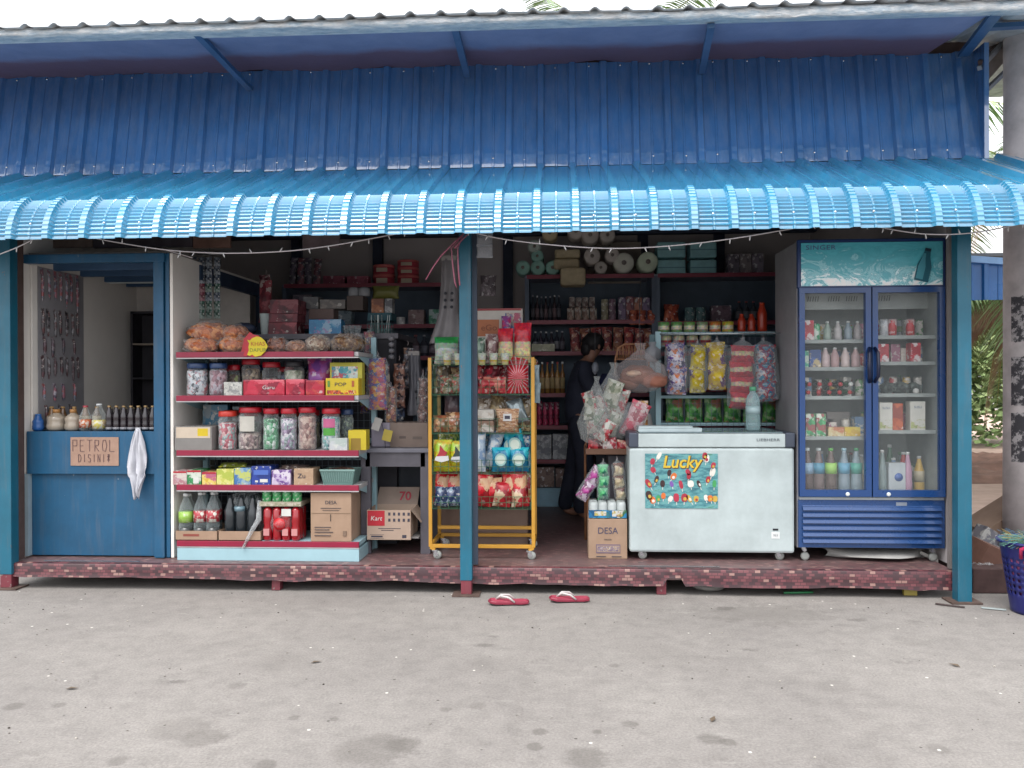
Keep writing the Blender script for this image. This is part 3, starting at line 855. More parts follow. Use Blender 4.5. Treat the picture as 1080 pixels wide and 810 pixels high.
# dark shelf cabinet inside booth
x0, x1, z0, z1 = R(138, 455, 172, 328, 6.85)
cab = thing('cabinet', 'dark shelf cabinet at the back of the petrol booth', 'cabinet', ((x0 + x1) / 2, 6.85, ZP))
wd = (x1 - x0) / 2
mb = MB(); mb.box(-wd, -wd + .02, 0, .18, 0, z1 - ZP); mb.box(wd - .02, wd, 0, .18, 0, z1 - ZP); mb.box(-wd, wd, .16, .18, 0, z1 - ZP); mb.box(-wd, wd, 0, .18, z1 - ZP - .02, z1 - ZP)
dk = plain('#26232c', .6)
mb.build('cabinet_case', dk, cab)
for py in (364, 400, 440): MB().box(-wd + .02, wd - .02, .0, .16, Zz(150, py, 6.85) - ZP, Zz(150, py, 6.85) - ZP + .015).build('shelf', plain('#8b7f72', .6) if py == 364 else dk, cab)
# petrol sign
x0, x1, z0, z1 = R(75, 491, 125.5, 461, BY)
sg = thing('petrol_sign', 'hand lettered brown cardboard PETROL sign on the blue counter', 'sign', ((x0 + x1) / 2, BY - .004, z0))
W_, H_ = x1 - x0, z1 - z0
card = plain('#a58573', .85, var=.08, sc=20)
MB().box(-W_ / 2, W_ / 2, -.002, .002, 0, H_).build('cardboard', card, sg)
ink = plain('#6a5052', .7)
L1 = {'P': [[(0, 0), (0, 1), (.7, 1), (.7, .5), (0, .5)]], 'E': [[(.7, 1), (0, 1), (0, 0), (.7, 0)], [(0, .5), (.5, .5)]], 'T': [[(-.1, 1), (.8, 1)], [(.35, 1), (.35, 0)]],
      'R': [[(0, 0), (0, 1), (.65, .95), (.6, .55), (0, .5), (.7, 0)]], 'O': [[(.1, .1), (0, .5), (.15, 1), (.55, 1), (.75, .5), (.55, 0), (.1, .1)]], 'L': [[(0, 1), (0, 0), (.8, 0)]],
      'D': [[(0, 0), (0, 1), (.5, .9), (.7, .5), (.5, .1), (0, 0)]], 'I': [[(.3, 0), (.3, 1)]], 'S': [[(.7, .9), (.1, 1), (0, .6), (.65, .45), (.6, 0), (0, .05)]], 'N': [[(0, 0), (0, 1), (.6, 0), (.6, 1)]],
      '*': [[(.3, 0), (.3, 1)], [(0, .2), (.6, .8)], [(0, .8), (.6, .2)], [(.1, .5), (.5, .5)], [(.1, 1), (.3, .7), (.55, 1)]]}
mb = MB(); cw = W_ * .92 / 6
for i, ch in enumerate('PETROL'): strokes(mb, L1[ch], -W_ / 2 + W_ * .05 + i * cw, -.004, H_ * .50, cw * .80, H_ * .40, .003)
cw2 = W_ * .70 / 7
for i, ch in enumerate('DISINI*'): strokes(mb, L1[ch], -W_ / 2 + W_ * .17 + i * cw2, -.004, H_ * .13, cw2 * .75, H_ * .27, .0028)
mb.build('lettering', ink, sg)
# white cloth hanging over the counter edge
mb = MB(); a = at(149, 451, BY); vs = []; fs = []; nu, nv = 22, 26
zb = Zz(145, 521, BY)
for j in range(nv + 1):
    v = j / nv; z = a.z + (zb - a.z) * v
    hw = S(2 + 9.5 * math.sin(min(1, v * 1.5) * PI / 2) * (1 if v < .62 else max(.12, 1 - (v - .62) / .42)))
    cx = -S(1 + 3.5 * v) + (.012 if v > .7 else 0)
    for i in range(nu + 1):
        u = i / nu * 2 - 1
        fold = (.013 * math.sin(u * 7 + v * 3.5) + .008 * math.sin(u * 15 - v * 5)) * min(1, v * 4) + .012 * noise.noise(Vector((u * 3, v * 5, 2)))
        drop = (.035 * math.cos(u * 6) * v * v)
        vs.append((cx + u * hw, -.025 + fold, z - a.z + drop))
for j in range(nv):
    for i in range(nu):
        q = j * (nu + 1) + i; fs.append((q, q + 1, q + nu + 2, q + nu + 1))
mb.add(vs, fs, 0, True)
o = mb.build('cloth', plain('#c6c7cf', .9, var=.1, sc=15), None, (a.x, BY - .01, a.z)); o.modifiers.new('s', 'SOLIDIFY').thickness = .003
tag(o, 'white crumpled rag hanging from the blue petrol counter', 'cloth')

# ================================================================== WHITE GONDOLA SHELVING (left centre)
GY = 5.50
ice = plain('#98bcc6', .45, var=.06); magenta = plain('#8e1238', .35); offw = plain('#b5b3b4', .5)
gx0, gx1 = X(186, GY), X(378, GY)
gon = thing('display_shelving', 'pale blue metal gondola shelving with magenta price rails beside petrol booth', 'shelving', ((gx0 + gx1) / 2, GY, ZP))
gx, gy, gz = gon.location
GW = (gx1 - gx0) / 2
SH = [Zz(280, py, GY) for py in (371.5, 417.5, 475.5, 512, 571.5)]    # heights of shelf tops
mb = MB(); mb.box(-GW, GW, 0, .45, .0, SH[4] - gz - .045); mb.build('plinth', ice, gon, bevel=.003)
for i, z in enumerate(SH):
    s = MB().box(-GW + .003, GW - .003, .012, .45, z - gz - .028, z - gz).build('shelf', offw if i < 4 else ice, gon)
    MB().box(-GW, GW - (.03 if i < 2 else 0), -.006, .010, z - gz - .034, z - gz + .004).build('price_rail', magenta, s, bevel=.002)
    MB().box(-GW, GW, -.003, .011, z - gz - .042, z - gz - .0345).build('rail_lip', offw, s)
    if i < 4:
        for sx in (-1, 1):
            MB().prism([(.03, z - gz - .03), (.45, z - gz - .03), (.45, z - gz - .11), (.30, z - gz - .09)], 0, .004, T=Matrix.Translation((sx * (GW - .004) - (.004 if sx > 0 else 0), 0, 0)) @ Matrix.Rotation(PI / 2, 4, 'Z')).build('bracket', ice, gon)
top = SH[0] - gz + .12
for sx in (-1, 1):
    MB().box(sx * GW - .018, sx * GW + .018, .455, .495, 0, top).build('upright', ice, gon)
wire = plain('#5f6a75', .5, .4)
mb = MB()
for k in range(28):
    x = -GW + .03 + (2 * GW - .06) * k / 27; mb.box(x - .0015, x + .0015, .462, .465, .1, top - .05)
for k in range(26):
    z = .1 + (top - .15) * k / 25; mb.box(-GW + .02, GW - .02, .466, .469, z - .0015, z + .0015)
mb.build('back_grid', wire, gon)
for z in (SH[3] - gz + .13, SH[2] - gz + .02, .4): MB().box(-GW + .02, GW - .02, .47, .485, z, z + .035).build('cross_rail', ice, gon)

# ================================================================== DARK TABLE (middle left)
TY = 5.75
tx0, tx1 = X(380, TY), X(452, TY)
tz = Zz(415, 473, TY)
tb = thing('side_table', 'dark grey wooden table with lower shelf between shelving and yellow rack', 'table', ((tx0 + tx1) / 2, TY, ZP))
tw = (tx1 - tx0) / 2; dkw = plain('#55525b', .5, var=.15)
MB().box(-tw - .01, tw + .01, 0, .5, tz - ZP - .03, tz - ZP).build('tabletop', plain('#6a6a75', .4, var=.12), tb, bevel=.004)
MB().box(-tw + .03, tw - .03, .02, .04, tz - ZP - .13, tz - ZP - .031).build('apron', dkw, tb)
for sx in (-1, 1):
    for yy in (.02, .43): MB().box(sx * (tw - .03) - .035, sx * (tw - .03) + .035, yy, yy + .05, 0, tz - ZP - .03).build('leg', dkw, tb, bevel=.003)
MB().box(-tw + .05, tw - .05, .06, .44, .1, .115).build('lower_shelf', dkw, tb)
MB().box(-tw, tw, .46, .48, .12, tz - ZP - .04).build('back_panel', plain('#2b3340', .6), tb)

# ================================================================== YELLOW CART
CY = 5.62
yel = plain('#c48f22', .4, var=.08); green_w = plain('#2a5f42', .4)
cx0, cx1 = X(453.5, CY), X(562, CY)
cart = thing('wheeled_rack', 'yellow metal snack rack on castors with green wire trays', 'rack', ((cx0 + cx1) / 2, CY, ZP))
cw = (cx1 - cx0) / 2; DZ = lambda py: Zz(508, py, CY) - ZP
ctop = DZ(377); cd_ = .42
for sx in (-1, 1):
    for yy in (0, cd_): MB().box(sx * cw - .012, sx * cw + .012, yy - .012, yy + .012, DZ(577), ctop).build('upright', yel, cart, bevel=.002)
for zz, yy in ((DZ(576), 0), (DZ(576), cd_), (DZ(563), cd_ * .6)):
    MB().box(-cw + .012, cw - .012, yy - .012, yy + .012, zz - .012, zz + .012).build('cross_bar', yel, cart, bevel=.002)
for sx in (-1, 1): MB().box(sx * cw - .011, sx * cw + .011, .012, cd_ - .012, DZ(576) - .011, DZ(576) + .011).build('side_bar', yel, cart)
def tray(z, h, m=green_w, tilt=0):
    mb = MB(); t = .0015
    for k in range(13):
        x = -cw + .015 + (2 * cw - .03) * k / 12; mb.box(x - t, x + t, -.01, cd_ - .03, z - t, z + t); mb.box(x - t, x + t, -.012, -.008, z, z + h)
    for k in range(7): y = -.01 + (cd_ - .03) * k / 6; mb.box(-cw + .01, cw - .01, y - t, y + t, z - 2 * t - t, z - t)
    for zz in (z + h, z + h * .5): mb.box(-cw + .01, cw - .01, -.014, -.008, zz - t, zz + t)
    for sx in (-1, 1): mb.box(sx * (cw - .013) - t, sx * (cw - .013) + t, -.01, cd_ - .03, z + h - t, z + h + t)
    return mb.build('wire_tray', m, cart)
CTR = [DZ(384), DZ(416), DZ(457), DZ(499), DZ(536)]
for i, z in enumerate(CTR): tray(z, (.05, .10, .10, .09, .08)[i])
for sx in (-1, 1):
    mb = MB()
    for k in range(14):
        z = CTR[4] + (CTR[0] - CTR[4]) * k / 13
        mb.box(sx * (cw - .014) - .0015, sx * (cw - .014) + .0015, .02, cd_ - .02, z - .0015, z + .0015)
    for k in range(8):
        y = .03 + (cd_ - .06) * k / 7
        mb.box(sx * (cw - .017) - .0015, sx * (cw - .017) + .0015, y - .0015, y + .0015, CTR[4], CTR[0])
    mb.build('side_mesh', green_w, cart)
def castor(par, x, y, z, m=None, r=.035, nm='castor', face=0):
    T = Matrix.Rotation(face, 4, 'Z')
    o = MB().box(-.018, .018, -.018, .018, 0, .008).bar((0, -.018, 0), (.018, -.018, -.03), .004, .022).bar((0, .018, 0), (.018, .018, -.03), .004, .022).build(nm, m or chrome, par, (x, y, z), (0, 0, face))
    w_ = MB().lathe([(r * .5, -.013), (r, -.010), (r, .010), (r * .5, .013)], seg=20, T=Matrix.Rotation(PI / 2, 4, 'X')).build('wheel', plain('#9a9e9a', .4), o, (.018, 0, -(z - r if par is None else z - r)))
    MB().lathe([(r * .55, -.0145), (r * .55, .0145)], seg=14, T=Matrix.Rotation(PI / 2, 4, 'X')).build('hub', plain('#4c4f52', .5), w_) if False else None
    return o
for sx in (-1, 1):
    for yy in (0, cd_):
        x = sx * (cw - .03)
        MB().bar((sx * cw, yy, DZ(577)), (x, yy, .062), .022).build('foot', yel, cart)
        castor(cart, x, yy, .055, None, .028)

# ================================================================== CHEST FREEZER
FY = 5.62
fx0, fx1, fz0, fz1 = R(664, 582.5, 838, 456.5, FY)
frz = thing('chest_freezer', 'white chest freezer with grey lid corners and ice cream poster', 'freezer', ((fx0 + fx1) / 2, FY, ZP))
fw = (fx1 - fx0) / 2; fb, ft = fz0 - ZP, fz1 - ZP; fd = .58
fwhite = worn('#b4c1c2', '#8f8a80', .35, .74, .03, 9)
seam = Zz(750, 472, FY) - ZP
mb = MB(); mb.box(-fw, fw, 0, fd, fb, seam - .002); mb.build('cabinet', fwhite, frz, bevel=.018)
mb = MB(); mb.box(-fw + .06, fw - .06, -.002, fd, seam + .001, ft - .006); mb.build('lid_frame', fwhite, frz, bevel=.006)
gcor = plain('#3d4656', .45)
for sx in (-1, 1):
    mb = MB(); a, b = (fw - .062, fw + .003) if sx > 0 else (-fw - .003, -fw + .062)
    mb.box(a, b, -.006, fd + .004, seam, ft); mb.build('corner_cap', gcor, frz, bevel=.008)
MB().box(-fw + .07, fw - .07, .03, fd - .03, ft - .004, ft + .004).build('sliding_glass', plain('#6f8288', .1, .2), frz)
text('LIEBHERR', .026, plain('#5e6870', .4), frz, (fw - .175, -.005, (seam + ft) / 2 + .002), sx=1.35, spacing=1.05)
MB().box(fw - .155, fw - .10, -.003, .001, fb + .10, fb + .145).build('control_plate', plain('#e0e4e4', .4), frz)
MB().box(fw - .145, fw - .11, -.004, .001, fb + .155, fb + .167).build('display', plain('#1b1f26', .3), frz)
text('32.5', .018, plain('#6a7075', .5), frz, (fw - .128, -.004, fb + .122))
for sx in (-1, 1):
    for yy in (.06, fd - .06): castor(frz, sx * (fw - .09) - (.015), yy, fb, chrome, .030)
# poster
px0, px1, pz0, pz1 = R(680.5, 536, 757, 478.5, FY - .004)
pst = thing('freezer_poster', 'teal LUCKY ice cream poster taped on the white freezer', 'poster', ((px0 + px1) / 2, FY - .004, pz0))
pw, ph = (px1 - px0) / 2, pz1 - pz0
def poster_mat():
    m, n, l, p = newmat('teal_print'); v = coords(n, l, (1.2, 1, 5)); t = noise_n(n, l, v, 7, 6, .75)
    s = n.new('ShaderNodeSeparateXYZ'); v0 = coords(n, l); l.new(v0, s.inputs[0])
    r = ramp(n, l, t.outputs[0], [(.32, C('#2c5a66')), (.45, C('#40808a')), (.55, C('#6aa9ab')), (.66, C('#4c8672'))])
    l.new(r.outputs[0], p.inputs['Base Color']); p.inputs['Roughness'].default_value = .3; return m
MB().box(-pw, pw, -.0012, .0012, 0, ph).build('poster_sheet', poster_mat(), pst)
yl = plain('#d8b71f', .4); rd = plain('#8e2030', .4)
text('Lucky', .115, plain('#5b3a1c', .4), pst, (.004, -.0026, ph * .84 - .004), shear=.2, bold=.004, sx=.95, ext=.0003, name='lettering_shadow')
text('Lucky', .115, yl, pst, (0, -.0038, ph * .84), shear=.2, bold=.0018, sx=.95, ext=.0003)
pcs = [plain(c, .4) for c in ('#b32a45', '#3a2326', '#c7a33c', '#e3ddd4', '#7a55a8', '#3fa05a', '#d9702a', '#a6283a')]
r = random.Random(7)
spots = [(.10, .83, 0), (.18, .93, 3), (.12, .68, 0), (.33, .62, 1), (.38, .56, 6), (.60, .64, 0), (.60, .57, 7), (.84, .88, 3), (.82, .93, 7), (.93, .76, 0), (.92, .63, 3), (.15, .50, 1), (.06, .42, 7), (.24, .42, 1), (.37, .42, 4), (.50, .40, 0), (.63, .42, 3), (.75, .42, 1), (.86, .50, 7), (.95, .42, 5), (.06, .20, 1), (.11, .12, 6), (.18, .15, 5), (.25, .20, 6), (.34, .15, 3), (.43, .16, 0), (.54, .16, 7), (.62, .15, 2), (.70, .15, 2), (.84, .17, 3), (.90, .16, 6), (.96, .15, 2)]
for (u, v, ci) in spots:
    mb = MB(); cx, cz = -pw + 2 * pw * u, ph * v; ww, hh, an = r.uniform(.016, .030), r.uniform(.030, .050), r.uniform(-.6, .6)
    T = Matrix.Translation((cx, 0, cz)) @ Matrix.Rotation(an, 4, 'Y')
    poly = [(math.copysign(abs(math.cos(a)) ** .7, math.cos(a)) * ww / 1.3, math.sin(a) * hh / 1.5 + hh * .3) for a in [2 * PI * k / 12 for k in range(12)]]
    mb.prism(poly, -.0021, -.0013, ci, T)
    mb.prism([(-.002, -hh * .8), (.002, -hh * .8), (.002, -hh * .2), (-.002, -hh * .2)], -.0021, -.0013, 3, T)
    if r.random() < .6: mb.prism([(x * .5 + .003, z * .4) for x, z in poly], -.0029, -.0022, r.choice((3, 2, 7)), T)
    mb.build('ice_cream_picture', pcs, pst)
# board lying on the lid
a = X(672, 5.8); b = X(738, 5.8)
o = MB().box(0, b - a, -.08, .12, 0, .022).box(.004, b - a - .06, -.07, .11, .024, .035).build('white_board', plain('#b9c9cc', .4), None, (a, 5.80, fz1 + .003))
tag(o, 'flat white tray lying on the freezer lid by its left corner', 'tray')

# ================================================================== DISPLAY FRIDGE
RY = 5.62
rx0, rx1 = X(841, RY), X(997, RY)
fr = thing('display_fridge', 'tall blue two door drinks fridge with turquoise splash header', 'fridge', ((rx0 + rx1) / 2, RY, ZP))
rw = (rx1 - rx0) / 2; RZ = lambda py: Zz(918, py, RY) - ZP
rblue = plain('#16427c', .3, var=.05, coat=.2); rside = plain('#8b8a8e', .45, var=.05); rwhite = plain('#9aa2a0', .5)
rt, rb, rd_ = RZ(254), RZ(578.5), .56
hd = RZ(303); gr = RZ(524)
mb = MB()
mb.box(-rw, -rw + .03, .02, rd_, rb, rt); mb.box(rw - .03, rw, .02, rd_, rb, rt); mb.box(-rw + .03, rw - .03, .02, rd_, rt - .03, rt); mb.box(-rw + .03, rw - .03, .02, rd_, rb, gr - .01)
mb.box(-rw + .03, rw - .03, .16, rd_, hd, rt - .03)
mb.build('cabinet', rside, fr)
mb = MB(); mb.box(-rw + .031, rw - .031, rd_ - .03, rd_ - .001, gr, hd); mb.box(-rw + .03, -rw + .035, .03, rd_ - .03, gr, hd); mb.box(rw - .035, rw - .03, .03, rd_ - .03, gr, hd); mb.box(-rw + .035, rw - .035, .03, rd_ - .03, gr - .008, gr); mb.box(-rw + .035, rw - .035, .18, .20, hd - .13, hd)
mb.build('liner', rwhite, fr)
mb = MB()
for bx in (-.36, -.22, -.10, .12):
    for k in range(5): mb.bar((bx + k * .017, .178, hd - .075), (bx + k * .017 + .006, .178, hd - .04), .006, .004)
mb.build('vent_slots', plain('#3a3f44', .6), fr)
def splash_mat():
    m, n, l, p = newmat('splash_print'); v = coords(n, l, (1, 1, 1.6)); t = noise_n(n, l, v, 5, 9, .72)
    t.inputs['Distortion'].default_value = 1.8
    s = n.new('ShaderNodeSeparateXYZ'); l.new(v, s.inputs[0])
    h = n.new('ShaderNodeMath'); h.operation = 'MULTIPLY_ADD'; l.new(s.outputs[2], h.inputs[0]); h.inputs[1].default_value = -.55; l.new(t.outputs[0], h.inputs[2])
    r = ramp(n, l, h.outputs[0], [(.22, C('#4aa9b6')), (.36, C('#3f9aa8')), (.42, C('#86c2ca')), (.46, C('#4296a4')), (.50, C('#bcdbdf')), (.55, C('#e4ecec'))])
    l.new(r.outputs[0], p.inputs['Base Color']); p.inputs['Roughness'].default_value = .25; return m
tone(1.15, .95)
hdr = MB().box(-rw, rw, -.012, .02, hd - .004, rt + .012).build('header_frame', plain('#17305e', .35), fr, bevel=.006)
MB().box(-rw + .022, rw - .022, -.017, -.0125, 0, rt - hd - .022).build('header_print', splash_mat(), hdr, (0, 0, hd + .010))
text('SINGER', .044, plain('#3d4f7c', .4), hdr, (-rw + .15, -.0185, rt - .045), sx=1.25, spacing=1.1)
# bottle picture on header
mb = MB(); bp = [(-.035, 0), (-.036, .08), (-.018, .13), (-.014, .165), (.014, .165), (.018, .13), (.036, .08), (.035, 0)]
T = Matrix.Translation((rw - .165, 0, hd + .035)) @ Matrix.Rotation(.22, 4, 'Y') @ Matrix.Scale(1.3, 4)
mb.prism(bp, -.0186, -.0172, 0, T); mb.prism([(x * .5 - .012, z * .8 + .01) for x, z in bp], -.0192, -.0187, 1, T); mb.box(-.015, .015, -.0192, -.0187, .155, .17, 2, T)
mb.build('bottle_picture', [plain('#1d5766', .3), plain('#3f8593', .3), plain('#20303c', .3)], hdr)
tone(.85, .95)
# doors
dz0, dz1 = RZ(523.5), RZ(303.5)
glass = clear('#cfd8da', .045, .4, .04, 0)
for k, (a, b) in enumerate(((X(842, RY) - fr.location.x, X(917.3, RY) - fr.location.x), (X(918.7, RY) - fr.location.x, X(995, RY) - fr.location.x))):
    d = MB().box(a, a + .036, -.03, .012, dz0, dz1).box(b - .036, b, -.03, .012, dz0, dz1).box(a + .036, b - .036, -.03, .012, dz1 - .035, dz1).box(a + .036, b - .036, -.03, .012, dz0, dz0 + .045).build('door', rblue, fr)
    MB().box(a + .034, b - .034, -.006, -.002, dz0 + .04, dz1 - .03).build('door_glass', glass, d)
    hx = b - .012 if k == 0 else a + .012
    pts = [(hx, -.032, RZ(367)), (hx + (-.012 if k == 0 else .012), -.06, RZ(373)), (hx + (-.014 if k == 0 else .014), -.062, RZ(386)), (hx + (-.012 if k == 0 else .012), -.06, RZ(397)), (hx, -.032, RZ(403))]
    MB().tube(pts, .011, 10).build('handle', plain('#101a3a', .3), d)
    lx = X(892 if k == 0 else 935, RY) - fr.location.x
    MB().lathe([(.014, 0), (.014, .004), (.008, .007)], seg=14, T=Matrix.Translation((lx, -.03, dz0 + .018)) @ Matrix.Rotation(PI / 2, 4, 'X')).build('lock', white_m, d)
MB().box(-rw + .01, rw - .01, -.004, .02, gr - .02, gr - .004).build('trim_strip', plain('#a8b0b6', .35, .5), fr)
mb = MB(); gt, gb = gr - .022, rb + .005; mb.box(-rw + .005, rw - .005, 0, .02, gb, gt)
nl = 6
for k in range(nl):
    z = gb + .03 + (gt - gb - .10) * k / (nl - 1)
    mb.prism([(-rw + .03, z), (rw - .03, z), (rw - .03, z + .028), (-rw + .03, z + .028)], -.001, .001, T=Matrix.Translation((0, -.008, 0)))
    mb.add([(-rw + .03, -.002, z + .034), (rw - .03, -.002, z + .034), (rw - .03, -.022, z + .004), (-rw + .03, -.022, z + .004), (-rw + .03, -.001, z), (rw - .03, -.001, z)], [(0, 1, 2, 3), (3, 2, 5, 4)])
mb.build('grille', plain('#1a447c', .28, var=.04, coat=.3), fr)
MB().box(.16, .23, -.004, .0, gt - .036, gt - .014).build('badge', plain('#9aa4b4', .3, .6), fr)
RSH = {}
lx0, lx1 = X(846, RY) - fr.location.x, X(913, RY) - fr.location.x
qx0, qx1 = X(925, RY) - fr.location.x, X(990, RY) - fr.location.x
sy0, sy1 = .06, rd_ - .05
for side, (a, b), pys in (('L', (-rw + .04, -.004), (359, 388, 418.5, 461)), ('R', (.004, rw - .04), (355, 382.5, 416, 454.5))):
    for i, py in enumerate(pys):
        z = Zz(900, py, RY + sy0) - ZP
        MB().box(a, b, sy0, sy1, z - .012, z).box(a, b, sy0 - .008, sy0, z - .018, z + .006).build('fridge_shelf', rwhite, fr)
        RSH[side + str(i)] = z + ZP
    RSH[side + '4'] = gr + ZP + .002
MB().box(-.004, .004, .03, rd_ - .03, gr, hd).build('mullion', rwhite, fr) if False else None
for sx in (-1, 1):
    for yy in (.06, rd_ - .06): castor(fr, sx * (rw - .06) - .015, yy, rb, chrome, .028)
# white foam block / sack under the fridge
mb = MB(); x0, x1, z0, z1 = R(872, 592, 982, 579, 5.66)
mb.pouch(x1 - x0, .05, .40, 3, crimp=.02, wr=.01)
o = mb.build('flat_sack', plain('#a8a7a4', .8, var=.12, sc=10), None, ((x0 + x1) / 2 + .02, 5.80, ZP + .002)); o.scale = (1, 1, 1.1)
tag(o, 'flattened white sack stuffed below the blue fridge', 'sack')

# ================================================================== WIRE RACK BEHIND THE FREEZER
KY = 6.28
kx0, kx1 = X(694, KY), X(836, KY)
rk = thing('wire_rack', 'pale blue metal shelf rack standing behind the white freezer', 'rack', ((kx0 + kx1) / 2, KY, ZP))
kw = (kx1 - kx0) / 2
kt = Zz(760, 350, KY); k1 = Zz(760, 446, KY)
for sx in (-1, 1):
    for yy in (0, .4): MB().box(sx * kw - .02, sx * kw + .02, yy - .015, yy + .02, 0, kt - ZP + .005).build('upright', ice, rk)
for z in (kt, k1, .75): 
    s = MB().box(-kw + .02, kw - .02, 0, .4, z - ZP - .02, z - ZP).build('shelf', ice, rk)
MB().box(-kw + .02, kw - .02, -.012, -.002, Zz(760, 420, KY) - ZP, Zz(760, 417, KY) - ZP).build('front_rail', ice, rk)
mb = MB()
for k in range(24):
    x = -kw + .03 + (2 * kw - .06) * k / 23; mb.box(x - .0012, x + .0012, -.006, -.003, .75 - ZP, kt - ZP)
for k in range(14):
    z = .75 + (kt - .75) * k / 13; mb.box(-kw + .02, kw - .02, -.0028, -.0004, z - ZP - .0012, z - ZP + .0012)
mb.build('front_grid', wire, rk)
tone(.80, 1.0)
# ================================================================== GOODS
ORD = ['leftmost', 'second from left', 'third from left', 'fourth from left', 'fifth from left', 'sixth from left', 'seventh from left', 'eighth from left', 'ninth from left', 'tenth from left', 'eleventh from left', 'twelfth from left']
def ordn(i, n):
    if n == 1: return 'only'
    if i == n - 1: return 'rightmost'
    if i == n - 2 and n > 5: return 'second from right'
    return ORD[i]
def box_item(name, label, cat, px0, px1, pyt, base, Y, dep, m, rot=0, group=None, deco=(), bev=.002, lid=None):
    x0, x1 = X(px0, Y), X(px1, Y); W = x1 - x0; H = Zz((px0 + px1) / 2, pyt, Y) - base
    loc = ((x0 + x1) / 2, Y, base + .001)
    mb = MB().box(-W / 2, W / 2, 0, dep, 0, H)
    if not deco and lid is None:
        return tag(mb.build(name, m, None, loc, (0, 0, rot), bevel=bev), label, cat, group)
    t = thing(name, label, cat, loc, rot, group)
    o = mb.build('body', m, t, bevel=bev)
    if lid is not None: MB().box(-W / 2 - .001, W / 2 + .001, -.001, dep + .001, H, H + .004).build('lid', lid, t)
    for di, d in enumerate(deco):
        if d[0] == 'r':
            _, u0, v0, u1, v1, mm = d
            MB().box(-W / 2 + W * u0, -W / 2 + W * u1, -.0014 - di * .0006, -.0002, H * v0, H * v1).build('printed_panel', mm, t)
        else:
            _, s, size, mm, u, v = d[:6]
            text(s, size, mm, t, (-W / 2 + W * u, -.0026 - di * .0006, H * v), sx=d[6] if len(d) > 6 else 1, ext=.0004)
    return t
jar_glass = clear('#dfe6e8', .07, .5, .06, .15, 12)
def jar(px0, px1, pyt, base, Y, label, lidm, content, fill=.8, lab=None, group='sweet jars on the shelving', small=False):
    x0, x1 = X(px0, Y), X(px1, Y); r = (x1 - x0) / 2; H = Zz((px0 + px1) / 2, pyt, Y) - base
    t = thing('sweet_jar', label, 'jar', ((x0 + x1) / 2, Y + r, base + .001), 0, group)
    lh = min(.035, H * .16); b = H - lh
    MB().lathe([(r * .86, 0), (r * .97, .012), (r * .97, b * .38), (r * .90, b * .5), (r * .97, b * .62), (r * .96, b * .86), (r * .80, b * .97), (r * .80, b)], seg=24).build('jar_body', jar_glass, t)
    f = b * fill
    MB().lathe([(r * .80, .004), (r * .91, .014), (r * .91, min(f, b * .38) * .98), (r * .85, min(f, b * .5)), (r * .9, f * .97 if f > b * .62 else f * .98), (r * .55, f + .004)], seg=24).build('contents', content, t)
    MB().lathe([(r * .90, b - .002), (r * .92, b + .002), (r * .92, H - .006), (r * .86, H), (r * .4, H + .001)], seg=28).build('lid', lidm, t)
    if lab:
        a0, a1 = math.radians(-128), math.radians(-52)
        for k, (m_, v0, v1) in enumerate(lab):
            mb = MB(); vs = []; fs = []
            for i in range(13):
                a = a0 + (a1 - a0) * i / 12
                for v in (v0, v1): vs.append((math.cos(a) * r * .985, math.sin(a) * r * .985, b * v))
            for i in range(12): q = 2 * i; fs.append((q, q + 2, q + 3, q + 1))
            mb.add(vs, fs, 0, True); mb.build('paper_label', m_, t)
    return t
pet = clear('#dfe9ea', .08, .5, .07, .3, 14)
def bottle_mesh(t, r, H, m, capm, labm=None, lv=(.3, .6), neck=.36, shoulder=.68, caph=.05, waist=.93):
    MB().lathe([(r * .75, 0), (r, .012), (r, H * .28), (r * waist, H * .36), (r * .98, H * .5), (r * .98, H * shoulder * .86), (r * .75, H * shoulder), (r * neck * 1.1, H * (1 - caph) * .93), (r * neck, H * (1 - caph))], seg=18).build('bottle_body', m, t)
    MB().lathe([(r * neck * 1.15, H * (1 - caph) - .004), (r * neck * 1.15, H - .002), (r * neck * .9, H)], seg=14).build('cap', capm, t)
    if labm: MB().lathe([(r * 1.006, H * lv[0]), (r * 1.006, H * lv[1])], seg=18).build('label_band', labm, t)
def bottle(px0, px1, pyt, base, Y, label, m, capm, labm=None, group=None, name='bottle', cat='bottle', **k):
    x0, x1 = X(px0, Y), X(px1, Y); r = (x1 - x0) / 2; H = Zz((px0 + px1) / 2, pyt, Y) - base
    t = thing(name, label, cat, ((x0 + x1) / 2, Y + r, base + .001), 0, group)
    bottle_mesh(t, r, H, m, capm, labm, **k); return t
def pouch_item(px0, px1, pyt, base, Y, D, m, label, seed, rot=0, tilt=0, group=None, name='snack_pouch', cat='snack bag', lean=.06, **k):
    x0, x1 = X(px0, Y), X(px1, Y); W = x1 - x0; H = Zz((px0 + px1) / 2, pyt, Y) - base
    o = MB().pouch(W * 1.05, H, D, seed, **k).build(name, m, None, ((x0 + x1) / 2, Y + D / 2, base + .002), (-lean, tilt, rot))
    return tag(o, label, cat, group)
